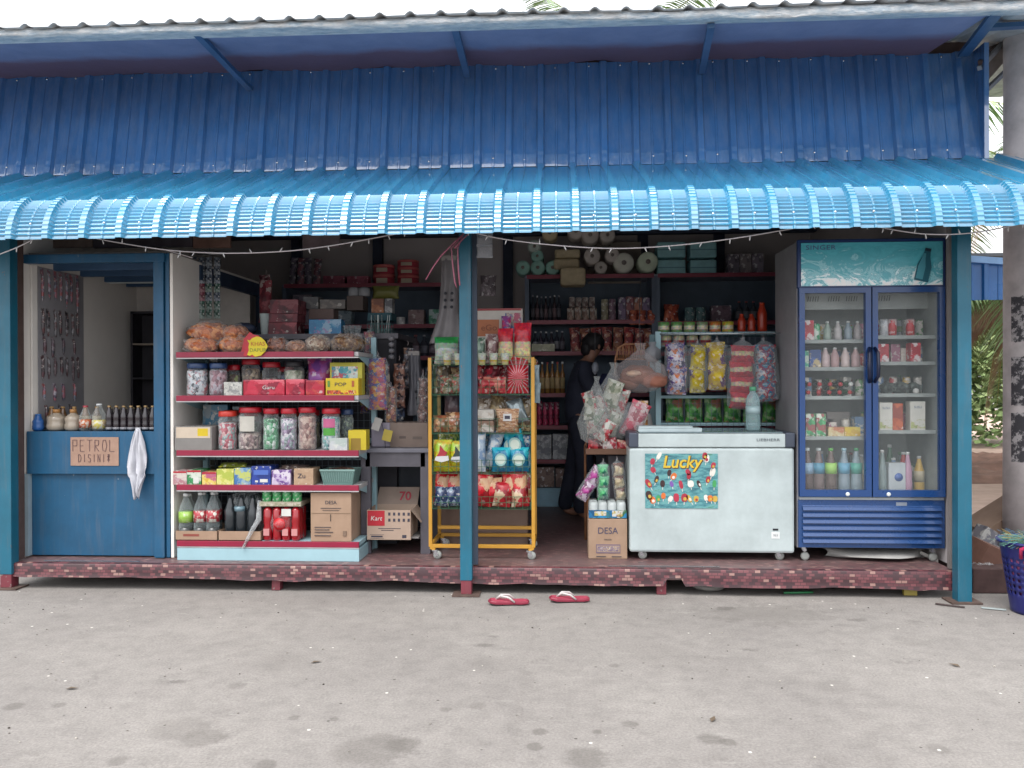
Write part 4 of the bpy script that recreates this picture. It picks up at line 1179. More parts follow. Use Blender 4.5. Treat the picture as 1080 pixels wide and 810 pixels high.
def hang_chain(name, label, cat, pxc, pyt, pyb, w_px, Y, mats, n, seed, film=True, group=None, D=.07, lean=0):
    """clear bag hanging from its knot with packets stacked inside"""
    a = at(pxc, pyt, Y); b = at(pxc, pyb, Y); H = a.z - b.z; W = w_px * Y / F
    t = thing(name, label, cat, (a.x, Y, b.z), (0, lean, 0), group)
    for k in range(n):
        h = H * .96 / n * 1.12; z = H * .96 / n * k * .97
        MB().pouch(W * .96, h, D, seed + k * 5, crimp=.16, wr=.010).build('packet', mats[k % len(mats)], t, (0, .004 * (-1) ** k, z), (0.05 * (-1) ** k, .06 * math.sin(seed + k * 2), .08 * math.cos(k + seed)))
    if film:
        MB().sack([(W * .30, -.006), (W * .56, .02), (W * .57, H * .5), (W * .55, H * .92), (W * .30, H * 1.0), (W * .06, H * 1.05), (W * .10, H * 1.09)], seed, ysq=.62, amp=.07).build('clear_bag', clear('#d5dde2', .10, .5, .1, .8, 22), t)
    MB().tube([(0, 0, H * 1.04), (.004, .01, H * 1.10), (0, .0, H * 1.14)], .0018, 5).build('tie_string', plain('#b5a5a5', .6), t)
    return t
redlid = plain('#b01528', .35); bluelid = plain('#1e3a66', .35); paper = plain('#c9c6bd', .8); kraft = plain('#a38872', .85, var=.08, sc=9)
inkd = plain('#3c3a48', .7); inkr = plain('#a4273a', .6); whitep = plain('#d2d2ce', .6); yellowp = plain('#cdb219', .5); redp = plain('#b3172b', .4)
cap_w = plain('#d8dcdc', .4)

# ---- top shelf of the gondola
Y1 = GY + .03
orange_puff = pile(['#d07a48', '#b96436', '#e09a62', '#a85830', '#d48a58'], 38, .6)
film = clear('#e6e2e0', .07, .5, .08, .9, 20)
def loose_bag(px0, px1, py0, base, Y, depth, content, label, seed, name='snack_bag', cat='snack bag', group='bagged loose snacks on the top shelf', flat=.45):
    x0, x1 = X(px0, Y), X(px1, Y); W = (x1 - x0) / 2; H = Zz((px0 + px1) / 2, py0, Y) - base
    t = thing(name, label, cat, ((x0 + x1) / 2, Y + depth / 2, base + H * .45), 0, group)
    MB().blob((0, 0, 0), (W * .93, depth * .46, H * .50), .22, seed, 26, 16, flat=H * .44).build('contents', content, t)
    MB().blob((0, 0, 0), (W * 1.02, depth * .5, H * .56), .26, seed + .3, 26, 16, flat=H * .448).build('clear_film', film, t)
    return t
b0 = SH[0] + .002
loose_bag(188, 226, 355, b0, Y1 + .02, .20, orange_puff, 'flat bag of orange crisps, left end of top shelf', 1)
loose_bag(224, 262, 353, b0, Y1 + .02, .22, orange_puff, 'bag of orange crisps right of the flat one, under the others', 2)
loose_bag(191, 238, 338, b0 + .085, Y1 + .06, .26, orange_puff, 'big heaped bag of orange puffs on top of the flat crisp bag', 3)
loose_bag(229, 256, 341, b0 + .09, Y1 + .08, .22, orange_puff, 'smaller bag of orange crisps on top, nearest the fish sign', 4)
loose_bag(276, 300, 355, b0, Y1 + .03, .20, pile(['#a5664a', '#7d4a3a', '#c08a6a', '#8e5a48'], 45), 'brown dried snack bag right of the fish sign', 5)
loose_bag(297, 322, 358, b0, Y1 + .03, .18, pile(['#b28065', '#94644f', '#c99a7c'], 50), 'pale brown cracker bag, second right of the fish sign', 6)
loose_bag(316, 346, 352, b0, Y1 + .05, .22, pile(['#c7b29c', '#a08672', '#8a5f4c', '#d8c9b4'], 60), 'bag of pale peeled nuts on the top shelf', 7)
loose_bag(342, 380, 350, b0, Y1 + .05, .24, pile(['#8b6a4a', '#75563c', '#a3835c', '#6a4a3a'], 55), 'bag of brown nuts at the right end of the top shelf', 8)
# fish shaped price sign
a = at(272, 366, GY - .02)
fs_ = thing('fish_sign', 'yellow fish shaped cardboard sign with red writing on the top shelf rail', 'sign', (a.x, GY - .018, a.z))
def fishpoly(k=1): 
    P_ = [(-.075, .05), (-.055, .045), (-.04, .06), (-.01, .072), (.02, .066), (.045, .045), (.068, .005), (.05, -.03), (.02, -.058), (-.02, -.066), (-.04, -.05), (-.058, -.06), (-.075, -.052), (-.062, -.02), (-.066, .0), (-.06, .025)]
    return [(x * k, z * k) for x, z in P_]
MB().prism(fishpoly(1.12), .002, .004).build('red_backing', redp, fs_, (-.02, 0, .004))
MB().prism(fishpoly(), -.002, .002).build('fish_card', plain('#d3bf1c', .5), fs_)
orn = plain('#b4591f', .5)
text('KHAS', .040, orn, fs_, (.0, -.0035, .02), ext=.0005); text('DAPUR', .036, plain('#7c8a2a', .5), fs_, (0, -.0035, -.022), ext=.0005)
a = X(263, GY + .02); o = MB().prism([(-.05, 0), (.05, 0), (.05, .11), (.01, .135), (-.03, .09)], 0, .004).build('red_card', redp, None, (a, GY + .005, SH[0] + .003)); tag(o, 'plain magenta red card standing behind the fish sign', 'card')
# ---- second shelf
s1 = SH[1]
silver = printed(['#c8cdd4', '#8d939e', '#b2434c', '#2b2f3a', '#d8dce0'], 40, .2, film=.8)
jar(192, 215, 383, s1, Y1, 'blue lidded jar of silver wrapped sweets, left end of second shelf', bluelid, silver, .92)
jar(217, 236, 383, s1, Y1, 'blue lidded jar of striped mauve sweets beside the silver one', bluelid, pile(['#8a5a68', '#b3909a', '#6d4452', '#a59aa5'], 45), .92)
jar(238, 251, 385, s1, Y1 + .14, 'narrow red lidded jar behind the small white card', redlid, pile(['#6a5a4a', '#8f9a5a', '#5a4238'], 55), .8)
jar(251, 271, 379, s1, Y1 + .13, 'red lidded jar of brown and cream nuts on the second shelf', redlid, pile(['#7d6a5a', '#b5a58e', '#4d4038', '#96856c'], 45), .85)
jar(273, 293, 382, s1, Y1 + .13, 'wide red lidded jar of pale sweets, middle of second shelf', redlid, pile(['#6a7a72', '#a8a09a', '#7a4a4a'], 50), .6)
jar(296, 318, 381, s1, Y1 + .13, 'dark jar packed with white sweets on the second shelf', plain('#23262e', .4), pile(['#c3cbb4', '#9aa58a', '#dcdccb'], 40), .85)
pouch_item(322, 347, 377, s1, Y1 + .12, .10, printed(['#8a4a96', '#a36ab0', '#6a3a86', '#9a3a72'], 14), 'crumpled purple pouch behind the red packs', 5, group=None)
box_item('price_card', 'small white card before the jars on the second shelf', 'card', 236, 255, 403, s1, GY + .012, .004, printed(['#c9c9c4', '#b5b5b0', '#8f9090'], 60, .7, film=0))
redpk = printed(['#a81432', '#b81c3c', '#c22844', '#8a1030', '#d45a6a'], 16, .28, film=.5, fine=.2)
t = box_item('red_packet', 'glossy red packet with white script on the second shelf', 'packet', 256, 300, 400.5, s1, GY + .02, .09, redpk, deco=[('t', 'Garu', .035, whitep, .62, .5, 1.2)], bev=.008)
o = box_item('red_packet', 'plain glossy red packet left of the yellow POP box', 'packet', 301, 321, 400, s1, GY + .02, .09, redpk, bev=.008)
o = box_item('red_packet', 'darker red packet touching the yellow POP box', 'packet', 322, 342, 401, s1, GY + .02, .09, printed(['#9a1430', '#b5243c', '#c04a3a'], 12, .3, film=.5), bev=.008)
box_item('sweet_box', 'yellow POP sweet box at the right end of the second shelf', 'box', 343.5, 378, 399, s1, GY + .01, .10, yellowp, deco=[('t', 'POP', .034, inkd, .45, .63, 1.3), ('r', .04, .08, .92, .30, printed(['#a8322a', '#c8541f', '#6e3a20', '#d8b21f'], 60, .4, film=0)), ('r', .06, .5, .13, .85, plain('#5a8a3a', .5)), ('r', .80, .5, .87, .85, plain('#a8542a', .5))])
box_item('sweet_box', 'yellow and teal picture box standing behind the POP box', 'box', 348, 382, 382.5, s1, GY + .14, .08, plain('#b9b33a', .5), deco=[('r', .06, .5, .86, .88, printed(['#c4d2d0', '#3a8aa0', '#b34a5a', '#d8dcd4', '#4aa0ae'], 35, .4, film=0)), ('r', .06, .2, .86, .5, printed(['#d8dcd4', '#c85a6a', '#d0b0a8'], 25, .4, film=0))])
# ---- third shelf
s2 = SH[2]
box_item('tray_box', 'grey tray box with a pale yellow label, left of third shelf', 'box', 184, 223, 450, s2, GY + .01, .25, plain('#85827f', .8), deco=[('r', .04, .52, .96, .97, plain('#c9b9a6', .6)), ('r', .62, .60, .9, .92, yellowp)])
jar(226, 246, 434, s2, Y1, 'orange lidded jar of pink and white sweets on third shelf', plain('#c8382a', .35), pile(['#b8626e', '#d4a8a8', '#a84a5a', '#c4c0c0', '#8a9a9a'], 55), .8)
jar(246.5, 272, 430, s2, Y1, 'largest red lidded jar, half full, with white paper label', redlid, pile(['#8a7070', '#cbbcb4', '#5e4a4a', '#b8a49c'], 48), .45, lab=[(paper, .5, .9)])
jar(274, 292, 431, s2, Y1 + .01, 'red lidded jar of green wrapped sweets on third shelf', redlid, pile(['#3f8a5a', '#2f6e4a', '#8fb8a0', '#c8d4cc', '#4a9a6a'], 60), .85)
jar(292.5, 310.5, 431, s2, Y1, 'red lidded jar of lilac and white wrapped sweets', redlid, pile(['#a08aa8', '#d0ccd4', '#6e5a78', '#8a9a9c'], 60), .85)
jar(311, 331, 430, s2, Y1 + .01, 'red lidded jar of brownish pink sweets on third shelf', redlid, pile(['#8f6a62', '#a87e74', '#744c48', '#b39a8e'], 45), .9)
jar(336, 356.5, 431, s2, Y1 + .01, 'red lidded jar with pink and green label on third shelf', redlid, pile(['#5f9a9a', '#c4ccd0', '#4a6a8a', '#a8b8bc'], 60), .9, lab=[(plain('#c0608a', .5), .62, .86), (plain('#4c9a3a', .5), .4, .6)])
jar(357, 371, 432, s2, Y1 + .13, 'dark blue lidded jar behind the small white box', bluelid, pile(['#55665a', '#7a8878', '#3c4a4c'], 55), .9)
box_item('small_box', 'small white box at the front right of third shelf', 'box', 347, 366, 462.5, s2, GY + .01, .06, printed(['#c8ccc6', '#b8bcc0', '#a8b4b0'], 30, .6, film=0))
box_item('small_box', 'open yellow box at the right end of third shelf', 'box', 367, 386, 454, s2, GY + .05, .10, plain('#c2ad1c', .5), deco=[('r', .15, .0, .7, .6, plain('#8a6f1e', .6))])
# ---- back of third shelf: stacked packs seen between jars
for i, (a, b, c_) in enumerate(((214, 240, '#2a6f8e'), (245, 262, '#8fa0a4'), (262, 282, '#9a8a8a'))):
    box_item('flat_packet', ('blue', 'grey', 'pale brown')[i] + ' packet standing deep behind the jars of third shelf', 'packet', a, b, 427 + i * 2, s2, GY + .33, .05, printed([c_, '#7a8a92', c_], 20))
# ---- fourth shelf: small cartons
s3 = SH[3]
L4 = [(182, 196.5, 497, ['#b89aa0', '#a87a80', '#c9c0b8'], 'dusty pink', '#a8182c'), (196.8, 211.5, 496, ['#3a8f56', '#2f7d4a', '#c9cfc4'], 'green', '#a8182c'), (212.5, 227.5, 498, ['#c9a83a', '#d8c46a', '#b05a7a'], 'mustard yellow', '#a8182c'), (228, 246, 495, ['#bdbd5a', '#d0cf7c', '#a8b44a'], 'lemon yellow', None), (246.5, 264, 494, ['#5a86b4', '#3f6ea4', '#8fa8b4', '#b4bc6a'], 'sky blue', None), (264.6, 285, 492, ['#1c3a8e', '#233f96', '#16307a'], 'royal blue', None), (286, 306, 496, ['#8e7aa4', '#c0b4cc', '#6a4a8a', '#d0c8d4'], 'purple and white', None), (309.5, 330, 494.5, ['#b59a80', '#ad9278', '#a88c72'], 'plain kraft', None)]
for i, (a, b, py, cs, nm, lid_) in enumerate(L4):
    deco = []
    if lid_: deco.append(('r', .02, .86, .98, .99, plain(lid_, .4)))
    if nm == 'green': deco.append(('r', .45, .1, .85, .5, whitep))
    if nm == 'royal blue': deco += [('r', .12, .55, .88, .8, plain('#4a6ab8', .4)), ('r', .45, .15, .85, .32, whitep), ('r', .2, .15, .35, .25, whitep)]
    if nm == 'plain kraft': deco.append(('t', 'Zu', .045, inkd, .4, .55, 1.1))
    if nm == 'purple and white': deco.append(('r', .1, .3, .8, .75, printed(['#d0c8d8', '#7a5a96', '#b8a8c8'], 50, .4, film=0)))
    box_item('tea_box', nm + ' small carton in the row on the fourth shelf', 'carton', a, b, py, s3, GY + .012, .16, printed(cs, 28, .4, film=.1), deco=deco, group='small cartons on the fourth shelf')
for i, (a, b, py, cs) in enumerate(((232, 262, 489, ['#a8a43a', '#6e7a2a', '#3c3a22']), (296, 328, 490, ['#3a3038', '#6a5a52', '#241f28']))):
    pouch = MB().pouch(S(b - a), .10, .03, 30 + i, wr=.012).build('flat_pouch', printed(cs, 20), None, (X((a + b) / 2, GY + .1), GY + .06, s3 + (.118 if i == 0 else .105)), (-1.35, 0, .2))
    tag(pouch, ('yellow green' if i == 0 else 'dark brown') + ' pouch lying flat on top of the small cartons', 'packet')
# translucent basket
a, b = X(337, GY + .02), X(373, GY + .02); W = (b - a) / 2; H = Zz(355, 496, GY + .02) - s3
bk = thing('plastic_basket', 'grey green slotted plastic basket at the right of fourth shelf', 'basket', ((a + b) / 2, GY + .13, s3 + .001))
mb = MB(); vs = []; fs = []
bm_ = plain('#5f7f7a', .45)
for z, k in ((0, .82), (H, 1.0)):
    for (sx, sy) in ((-1, -1), (1, -1), (1, 1), (-1, 1)): vs.append((sx * W * k, sy * .10 * k, z))
mb.add(vs, [(0, 1, 2, 3), (0, 4, 5, 1), (1, 5, 6, 2), (2, 6, 7, 3), (3, 7, 4, 0)])
o = mb.build('basket_body', bm_, bk); o.modifiers.new('s', 'SOLIDIFY').thickness = .004
mb = MB()
for k in range(14): x = -W * .8 + W * 1.6 * k / 13; mb.bar((x * .97, -.09, .02), (x * 1.12, -.101, H - .015), .0035, .004)
mb.box(-W - .004, W + .004, -.106, -.098, H - .008, H + .004); mb.build('basket_ribs', plain('#7d9c96', .4), bk)
MB().blob((0, 0, H * .8), (W * .85, .08, .03), .3, 5, 20, 10).build('contents', pile(['#5a3f38', '#3a2a2a', '#7a5a48'], 40), bk)
# ---- bottom shelf: drinks
s4 = SH[4]
cola = plain('#170c0c', .12, coat=.4, var=.02)
for i, (tx0_, tx1_) in enumerate(((184.5, 228), (230, 274))):
    a, b = X(tx0_, GY + .02), X(tx1_, GY + .02); W = (b - a) / 2
    t = thing('bottle_tray', ('left' if i == 0 else 'right') + ' brown cardboard tray of drinks on the bottom shelf', 'tray', ((a + b) / 2, GY + .02, s4 + .001), 0, 'drink trays on bottom shelf')
    MB().box(-W, W, 0, .34, 0, .006).box(-W, W, 0, .004, 0, .066).box(-W, W, .336, .34, 0, .066).box(-W, -W + .004, .004, .336, 0, .066).box(W - .004, W, .004, .336, 0, .066).build('tray_body', kraft, t)
    if i == 0: MB().box(-.09, .02, -.0015, -.0003, .03, .045).build('printed_mark', plain('#8a4238', .6), t)
BB = [(185, 199.5, GY + .04, '#8fb84a', 'green'), (201, 214.5, GY + .04, '#a8303c', 'red'), (214.5, 228, GY + .04, '#a8303c', 'red'), (190, 203, GY + .16, '#8fb84a', 'green'), (205, 218, GY + .16, '#a8303c', 'red'), (219, 231, GY + .16, '#a8303c', 'red')]
pc = clear('#b9c6c8', .14, .6, .06, .2, 12)
for i, (a, b, yy, lc, nm) in enumerate(BB):
    row = 'front' if i < 3 else 'rear'; side = ('left', 'middle', 'right')[i % 3]
    t = bottle(a, b, (521.5, 520, 519.5)[i % 3], s4 + .006, yy, 'soft drink bottle with %s label, %s row %s, in the left tray' % (nm, row, side), pc, cap_w, printed([lc, lc, '#d0d4c8' if nm == 'red' else '#a8cc6a'], 45, .35, film=0), 'soft drink bottles in the left tray', lv=(.36, .60), neck=.32, shoulder=.74)
    r = (X(b, yy) - X(a, yy)) / 2; MB().lathe([(r * .7, .004), (r * .92, .014), (r * .92, .075), (r * .3, .077)], seg=16).build('drink', cola, t)
# shrink wrapped dark pack in the right tray
a, b = X(231, GY + .05), X(273, GY + .05)
t = thing('wrapped_bottles', 'shrink wrapped pack of dark bottles in the right tray', 'drinks pack', ((a + b) / 2, GY + .17, s4 + .008))
W = (b - a) / 2; H = Zz(252, 522, GY + .04) - s4
for i, (dx, dy) in enumerate(((-.08, -.08), (.0, -.085), (.08, -.08), (-.08, .02), (0, .02), (.08, .02))):
    o = MB().lathe([(.03, 0), (.038, .01), (.038, H * .62), (.014, H * .85), (.014, H * .95)], (dx, dy, 0), 16).build('wrapped_bottle', plain('#2b3136', .2, coat=.4), t)
MB().lathe([(.035, 0), (.036, .03)], (0, -.115, H * .62), 14, T=None).build('round_cap', plain('#6f8a96', .3), t)
MB().sack([(W * .80, .0), (W * 1.02, .03), (W * 1.0, H * .5), (W * .9, H * .85), (W * .5, H * .98), (W * .15, H * 1.0)], 7, ysq=.62, amp=.08).build('shrink_film', clear('#ccd6da', .10, .65, .07, 1.0, 16), t)
mb = MB(); mb.tube([(W * 1.0, -.12, H * .85), (W * 1.04, -.15, H * .45), (W * .7, -.16, .06), (W * .35, -.19, -.05)], [.012, .02, .014, .008], 8); mb.build('loose_film', clear('#dfe4e6', .25, .8, .1, 1.0, 30), t)
# red soft drink pack with green cans on top
a, b = X(275.5, GY + .03), X(315, GY + .03)
t = thing('red_bottle_pack', 'shrink wrapped pack of bright red drink bottles on the bottom shelf', 'drinks pack', ((a + b) / 2, GY + .06, s4 + .001))
W = (b - a) / 2; H = Zz(295, 535, GY + .03) - s4
redd = plain('#9c1420', .15, coat=.5)
for i in range(4):
    for j in range(3):
        x = -W + W / 4 + i * W / 2
        MB().lathe([(W / 4 * .8, 0), (W / 4 * .96, .01), (W / 4 * .96, H * .35), (W / 4 * .82, H * .45), (W / 4 * .96, H * .55), (W / 4 * .9, H * .9), (W / 4 * .4, H * .99)], (x, j * W / 2, 0), 14).build('red_bottle', redd, t)
MB().lathe([(.042, 0), (.042, .003)], seg=20, T=Matrix.Translation((-.005, -W / 4 - .004, H * .5)) @ Matrix.Rotation(PI / 2, 4, 'X')).build('round_logo', plain('#c81220', .4), t)
MB().box(.01, .075, -W / 4 - .006, -W / 4 - .003, H * .74, H * .95).build('price_label', whitep, t)
mb = MB(); 
for i in range(4):
    if i != 1: x = -W + W / 4 + i * W / 2; mb.box(x - .02, x + .02, -W / 4 - .004, -W / 4 - .001, H * .16, H * .36)
mb.build('pale_labels', plain('#c98a8a', .4), t)
MB().pouch(W * 2.1, H * 1.02, W * 1.8, 3, crimp=.02, wr=.01, y0=W * .55).build('shrink_film', clear('#e6c8cc', .08, .5, .08, 1.0, 20), t)
zt_ = s4 + H + .004
t = box_item('can_tray', 'shallow card tray of green cans on top of the red pack', 'tray', 273, 317, 529.5, zt_, GY + .03, .22, plain('#a39c8a', .8), deco=[('r', .02, .1, .98, .8, printed(['#a89f8c', '#8c8a72', '#b8b0a0'], 50, .6, film=0))])
for i in range(4):
    x0_ = 274.5 + i * 10.6
    for j in range(2):
        yy = GY + .04 + j * .075
        r = S(10) / 2
        o = MB().lathe([(r * .8, 0), (r, .008), (r, .085), (r * .85, .098), (r * .8, .096)], seg=16).build('drink_can', printed(['#3c9c5a', '#2f8a4c', '#a8ccb0', '#5ab070'], 40, .2, film=0), None, (X(x0_ + 5, yy), yy + r, zt_ + .018))
        tag(o, 'green drink can in tray above red pack, %s row %s' % ('front' if j == 0 else 'back', ORD[i]), 'can', 'green cans above the red pack')
# large DESA carton
t = box_item('carton', 'large closed DESA carton at the right of bottom shelf', 'carton', 327, 370, 520, s4, GY + .02, .30, kraft, bev=.004, deco=[('t', 'DESA', .034, inkd, .5, .80, 1.0), ('r', .02, .575, .98, .585, plain('#7a6350', .8)), ('r', .485, .42, .50, .56, plain('#2a2426', .6)), ('r', .25, .68, .75, .69, inkd), ('r', .3, .64, .7, .645, inkd), ('r', .1, .29, .5, .30, inkd), ('r', .1, .24, .46, .25, inkd), ('r', .1, .19, .55, .20, inkd), ('r', .1, .12, .5, .13, inkd), ('r', .80, .12, .88, .22, plain('#7f6a5a', .8))])

# ---- behind the gondola: stacks seen above the top shelf
mb_Y = 6.15
zback = SH[0] - .01
stand = thing('low_counter', 'dark counter behind the white shelving holding boxes', 'counter', (X(330, 6.45), 6.1, ZP))
xa_, xb_ = X(225, 6.1) - stand.location.x, X(420, 6.1) - stand.location.x
zz_ = Zz(320, 352, 6.1) - ZP
MB().box(xa_, xb_, 0, .75, zz_ - .04, zz_).build('counter_top', dkw, stand); MB().box(xa_ + .02, xb_ - .02, .03, .73, 0, zz_ - .04).build('counter_body', plain('#2b2a33', .7), stand)
cbz = zz_ + ZP
cup = MB().lathe([(.03, 0), (.042, .14), (.045, .15), (.043, .15)], seg=18).build('paper_cup', plain('#b8c4c4', .6), None, (X(277.5, 6.12), 6.16, cbz)); tag(cup, 'tall white paper cup standing behind the fish sign', 'cup'); cup.scale = (.9, .9, 1.05)
def dstack(px0, px1, tops, base, Y, dep, cs, nm, lab, cat='box'):
    z = base
    for i, (py, c_) in enumerate(zip(tops, cs)):
        j = (i * 37 % 5 - 2) * .4
        o = box_item(nm, lab[i], cat, px0 + j, px1 + j, py, z, Y, dep, c_, bev=.002)
        z = Zz((px0 + px1) / 2, py, Y) + .001
        z += .0
mred = printed(['#5c2230', '#7a2c3a', '#4a1c28', '#8a4a52'], 20, .5); mred2 = printed(['#7a1f2e', '#5c1a28', '#a04a54'], 14, .5)
dstack(284, 314, [340, 331, 316], cbz, 6.15, .2, [mred2, mred, mred], 'dark_red_box', ['lowest of the dark red boxes behind the brown snack bags', 'middle dark red box behind the brown snack bags', 'topmost dark red box of the stack behind the snack bags'])
pouch_item(272, 285, 295, cbz + .11, 6.4, .06, mred2, 'dark red pouch hanging left of the dark red box stack', 8)
box_item('tissue_box', 'bright blue tissue box on the counter behind the nuts', 'box', 326, 360, 337, cbz, 6.15, .12, printed(['#1f82b4', '#2a93c0', '#1a74a8', '#8fb4d0', '#a86aa8'], 12, .4, film=0))
tt = box_item('pale_carton', 'pale brown carton under the two grey boxes', 'carton', 326, 352, 326, Zz(340, 336, 6.3), 6.36, .15, plain('#7d6a66', .8))
g1 = plain('#77736f', .7); g2 = plain('#6e6a6c', .7); 
zA = Zz(340, 326, 6.36) + .002
box_item('grey_carton', 'grey carton with open top, left of the flat box', 'carton', 320, 336, 313, zA, 6.37, .15, printed(['#77777a', '#6a6a6c', '#8a8886'], 8, .7, film=0))
box_item('flat_carton', 'flat pale carton right of the open grey one', 'carton', 338, 364, 316, zA, 6.37, .18, printed(['#8a8480', '#7a7572', '#9a928c'], 9, .7, film=0), rot=.12)
box_item('brown_carton', 'square brown carton with white rolls on it', 'carton', 366, 383, 312, zA - .01, 6.4, .18, plain('#5c504c', .8))
zB = Zz(375, 312, 6.4) + .002
for i, (a, b, py) in enumerate(((367, 378, 302), (379, 388, 303))):
    o = MB().lathe([(.04, 0), (.045, .01), (.045, .06), (.02, .072)], seg=16).build('tissue_roll', plain('#8f9094', .7), None, (X((a + b) / 2, 6.42), 6.46, zB)); tag(o, ('left' if i == 0 else 'right') + ' white roll on the square brown carton', 'tissue roll', 'rolls on the brown carton')
# plastic ware to the right of the tissue box
for i, px in enumerate((364, 370, 376)):
    o = MB().lathe([(.018, 0), (.03, .06), (.032, .065)], seg=12).build('plastic_cup', clear('#cdd6da', .25, .8, .1, .6, 20), None, (X(px, 6.15), 6.2, cbz)); tag(o, 'clear plastic cup right of the blue tissue box, ' + ('left', 'middle', 'right')[i] + ' of three', 'cup', 'plastic cups behind the nuts')
# tall pale basket with spoons and teal tray
tz_ = Zz(400, 355, 6.3)
tb2 = thing('teal_basket', 'teal wire basket holding cutlery above the hanging toys', 'basket', (X(400, 6.3), 6.35, tz_))
mb = MB(); W = S(12, 6.3)
for k in range(9):
    x = -W + 2 * W * k / 8; mb.box(x - .002, x + .002, -.06, -.056, 0, .10); mb.box(x - .002, x + .002, .056, .06, 0, .10)
for z in (0, .05, .1): mb.box(-W, W, -.062, -.056, z - .002, z + .002); mb.box(-W, W, .056, .062, z - .002, z + .002); mb.box(-W - .002, -W + .002, -.06, .06, z - .002, z + .002); mb.box(W - .002, W + .002, -.06, .06, z - .002, z + .002)
mb.box(-W, W, -.06, .06, -.003, .0); mb.build('basket_wires', plain('#3c6a6c', .5), tb2)
mb = MB(); r = random.Random(3)
for k in range(7): x = -W * .7 + W * 1.4 * k / 6; mb.bar((x, 0, .005), (x + r.uniform(-.02, .02), r.uniform(-.02, .02), .17), .012, .003)
mb.build('cutlery', plain('#9aa4a4', .3, .5), tb2)
box_item('teal_box', 'flat teal box lying above the cutlery basket', 'box', 388, 413, 330, Zz(400, 338, 6.4), 6.42, .2, plain('#2c5a66', .6))
box_item('orange_box', 'orange picture box on the teal box', 'box', 392, 405, 315, Zz(400, 330, 6.42) + .002, 6.44, .1, printed(['#9a5a34', '#b0714a', '#7a4630'], 20, .5))
box_item('white_box', 'small white box right of the orange picture box', 'box', 406, 414, 315, Zz(400, 330, 6.42) + .002, 6.44, .1, printed(['#8f8f92', '#a5a5a6', '#5c5c62'], 25, .5))
pouch_item(392, 420, 301, Zz(400, 315, 6.44) + .002, 6.46, .08, plain('#6a6a34', .4), 'olive yellow pouch on the orange picture box', 6)
# hanging toy bags and strings, middle left
hang_chain('toy_bag', 'clear bag of pink, orange and purple toys hanging by the shelving', 'toy bag', 398, 378, 432, 22, 5.85, [printed(['#a8244a', '#c8622a', '#6a3a8a', '#d0a03a', '#b03a6a', '#3a5aa0'], 32, .3)], 2, 3)
hang_chain('packet_strip', 'dark strip of brown and red packets right of the toy bag', 'packet strip', 421, 382, 430, 13, 6.05, [printed(['#5c3a3c', '#8a5a4a', '#2c2430', '#a07a6a'], 40, .4)], 4, 13, False, D=.03)
hang_chain('packet_strip', 'dark navy strip of packets hanging beside the grey ironing cover', 'packet strip', 420, 412, 452, 15, 6.08, [printed(['#1f2c48', '#2c3c60', '#4a5a78', '#181c2c'], 30, .4)], 3, 23, False, D=.04)
mb = MB()
for k in range(4): z = -.045 * k; mb.lathe([(.004, -.018), (.02, -.012), (.022, 0), (.02, .012), (.004, .018)], (0, 0, z), 14)
mb.tube([(0, 0, .08), (0, 0, -.15)], .0015, 5)
o = mb.build('shell_string', plain('#7a787e', .6), None, (X(413, 6.0), 6.0, Zz(413, 357, 6.0))); tag(o, 'string of round greyish discs hanging left of the strips', 'string of discs')
# two grey hanging bundles of carrier bags
def bag_bundle(pxt, pyt, pyb, wpx, Y, label, col, bend, holes):
    a = at(pxt, pyt, Y); b = at(pxt, pyb, Y); H = a.z - b.z; W = wpx * Y / F
    t = thing('carrier_bag_bundle', label, 'plastic bags', (a.x, Y, a.z))
    m = plain(col, .45, var=.12, sc=9)
    vs = []; fs = []; nu, nv = 10, 24
    for j in range(nv + 1):
        v = j / nv; w_ = W * (.36 + .10 * v + .55 * max(0, v - .62) ** 1.1 * 1.6)
        cx = bend * v ** 2.2 * W
        for s in (-1, 1):
            for i in range(nu + 1):
                u = i / nu * 2 - 1
                vs.append((cx + u * w_, s * .022 * (1 - u ** 4) * (1 - .3 * v) + .012 * noise.noise(Vector((u * 2, v * 6, 1))) + .01 * math.sin(u * 6 + v * 3), -v * H))
    row = 2 * (nu + 1)
    for j in range(nv):
        for s in (0, 1):
            for i in range(nu):
                a_ = j * row + s * (nu + 1) + i; fs.append((a_, a_ + 1, a_ + row + 1, a_ + row))
        for i in (0, nu): a_ = j * row + i; fs.append((a_, a_ + row, a_ + row + nu + 1, a_ + nu + 1))
    mb = MB(); mb.add(vs, fs, 0, True); mb.build('plastic_sheets', m, t)
    mb = MB(); dh = plain('#2a2c34', .8)
    for (u, v) in holes: cx = bend * v ** 2.2 * W; mb.lathe([(.011, 0), (.010, .002)], seg=10, T=Matrix.Translation((cx + u * W * .45, -.030, -v * H)) @ Matrix.Rotation(PI / 2, 4, 'X'))
    mb.build('punched_holes', dh, t)
    MB().box(-W * .33, W * .33, -.028, .028, -.02, .012).build('paper_header', plain('#8f8a88', .7), t)
    return t
bag_bundle(474, 272, 362, 24, 5.75, 'grey bundle of carrier bags hanging left of the middle post', '#6a6669', -.15, [(-.3, .42), (.35, .42), (-.3, .5), (.35, .5), (-.3, .58), (.35, .58)])
bag_bundle(437, 372, 438, 18, 6.1, 'second grey bag bundle hanging lower, above the dark table', '#5a5a62', .3, [(.1, .62), (.6, .62), (.1, .72), (.6, .72), (.1, .82)])
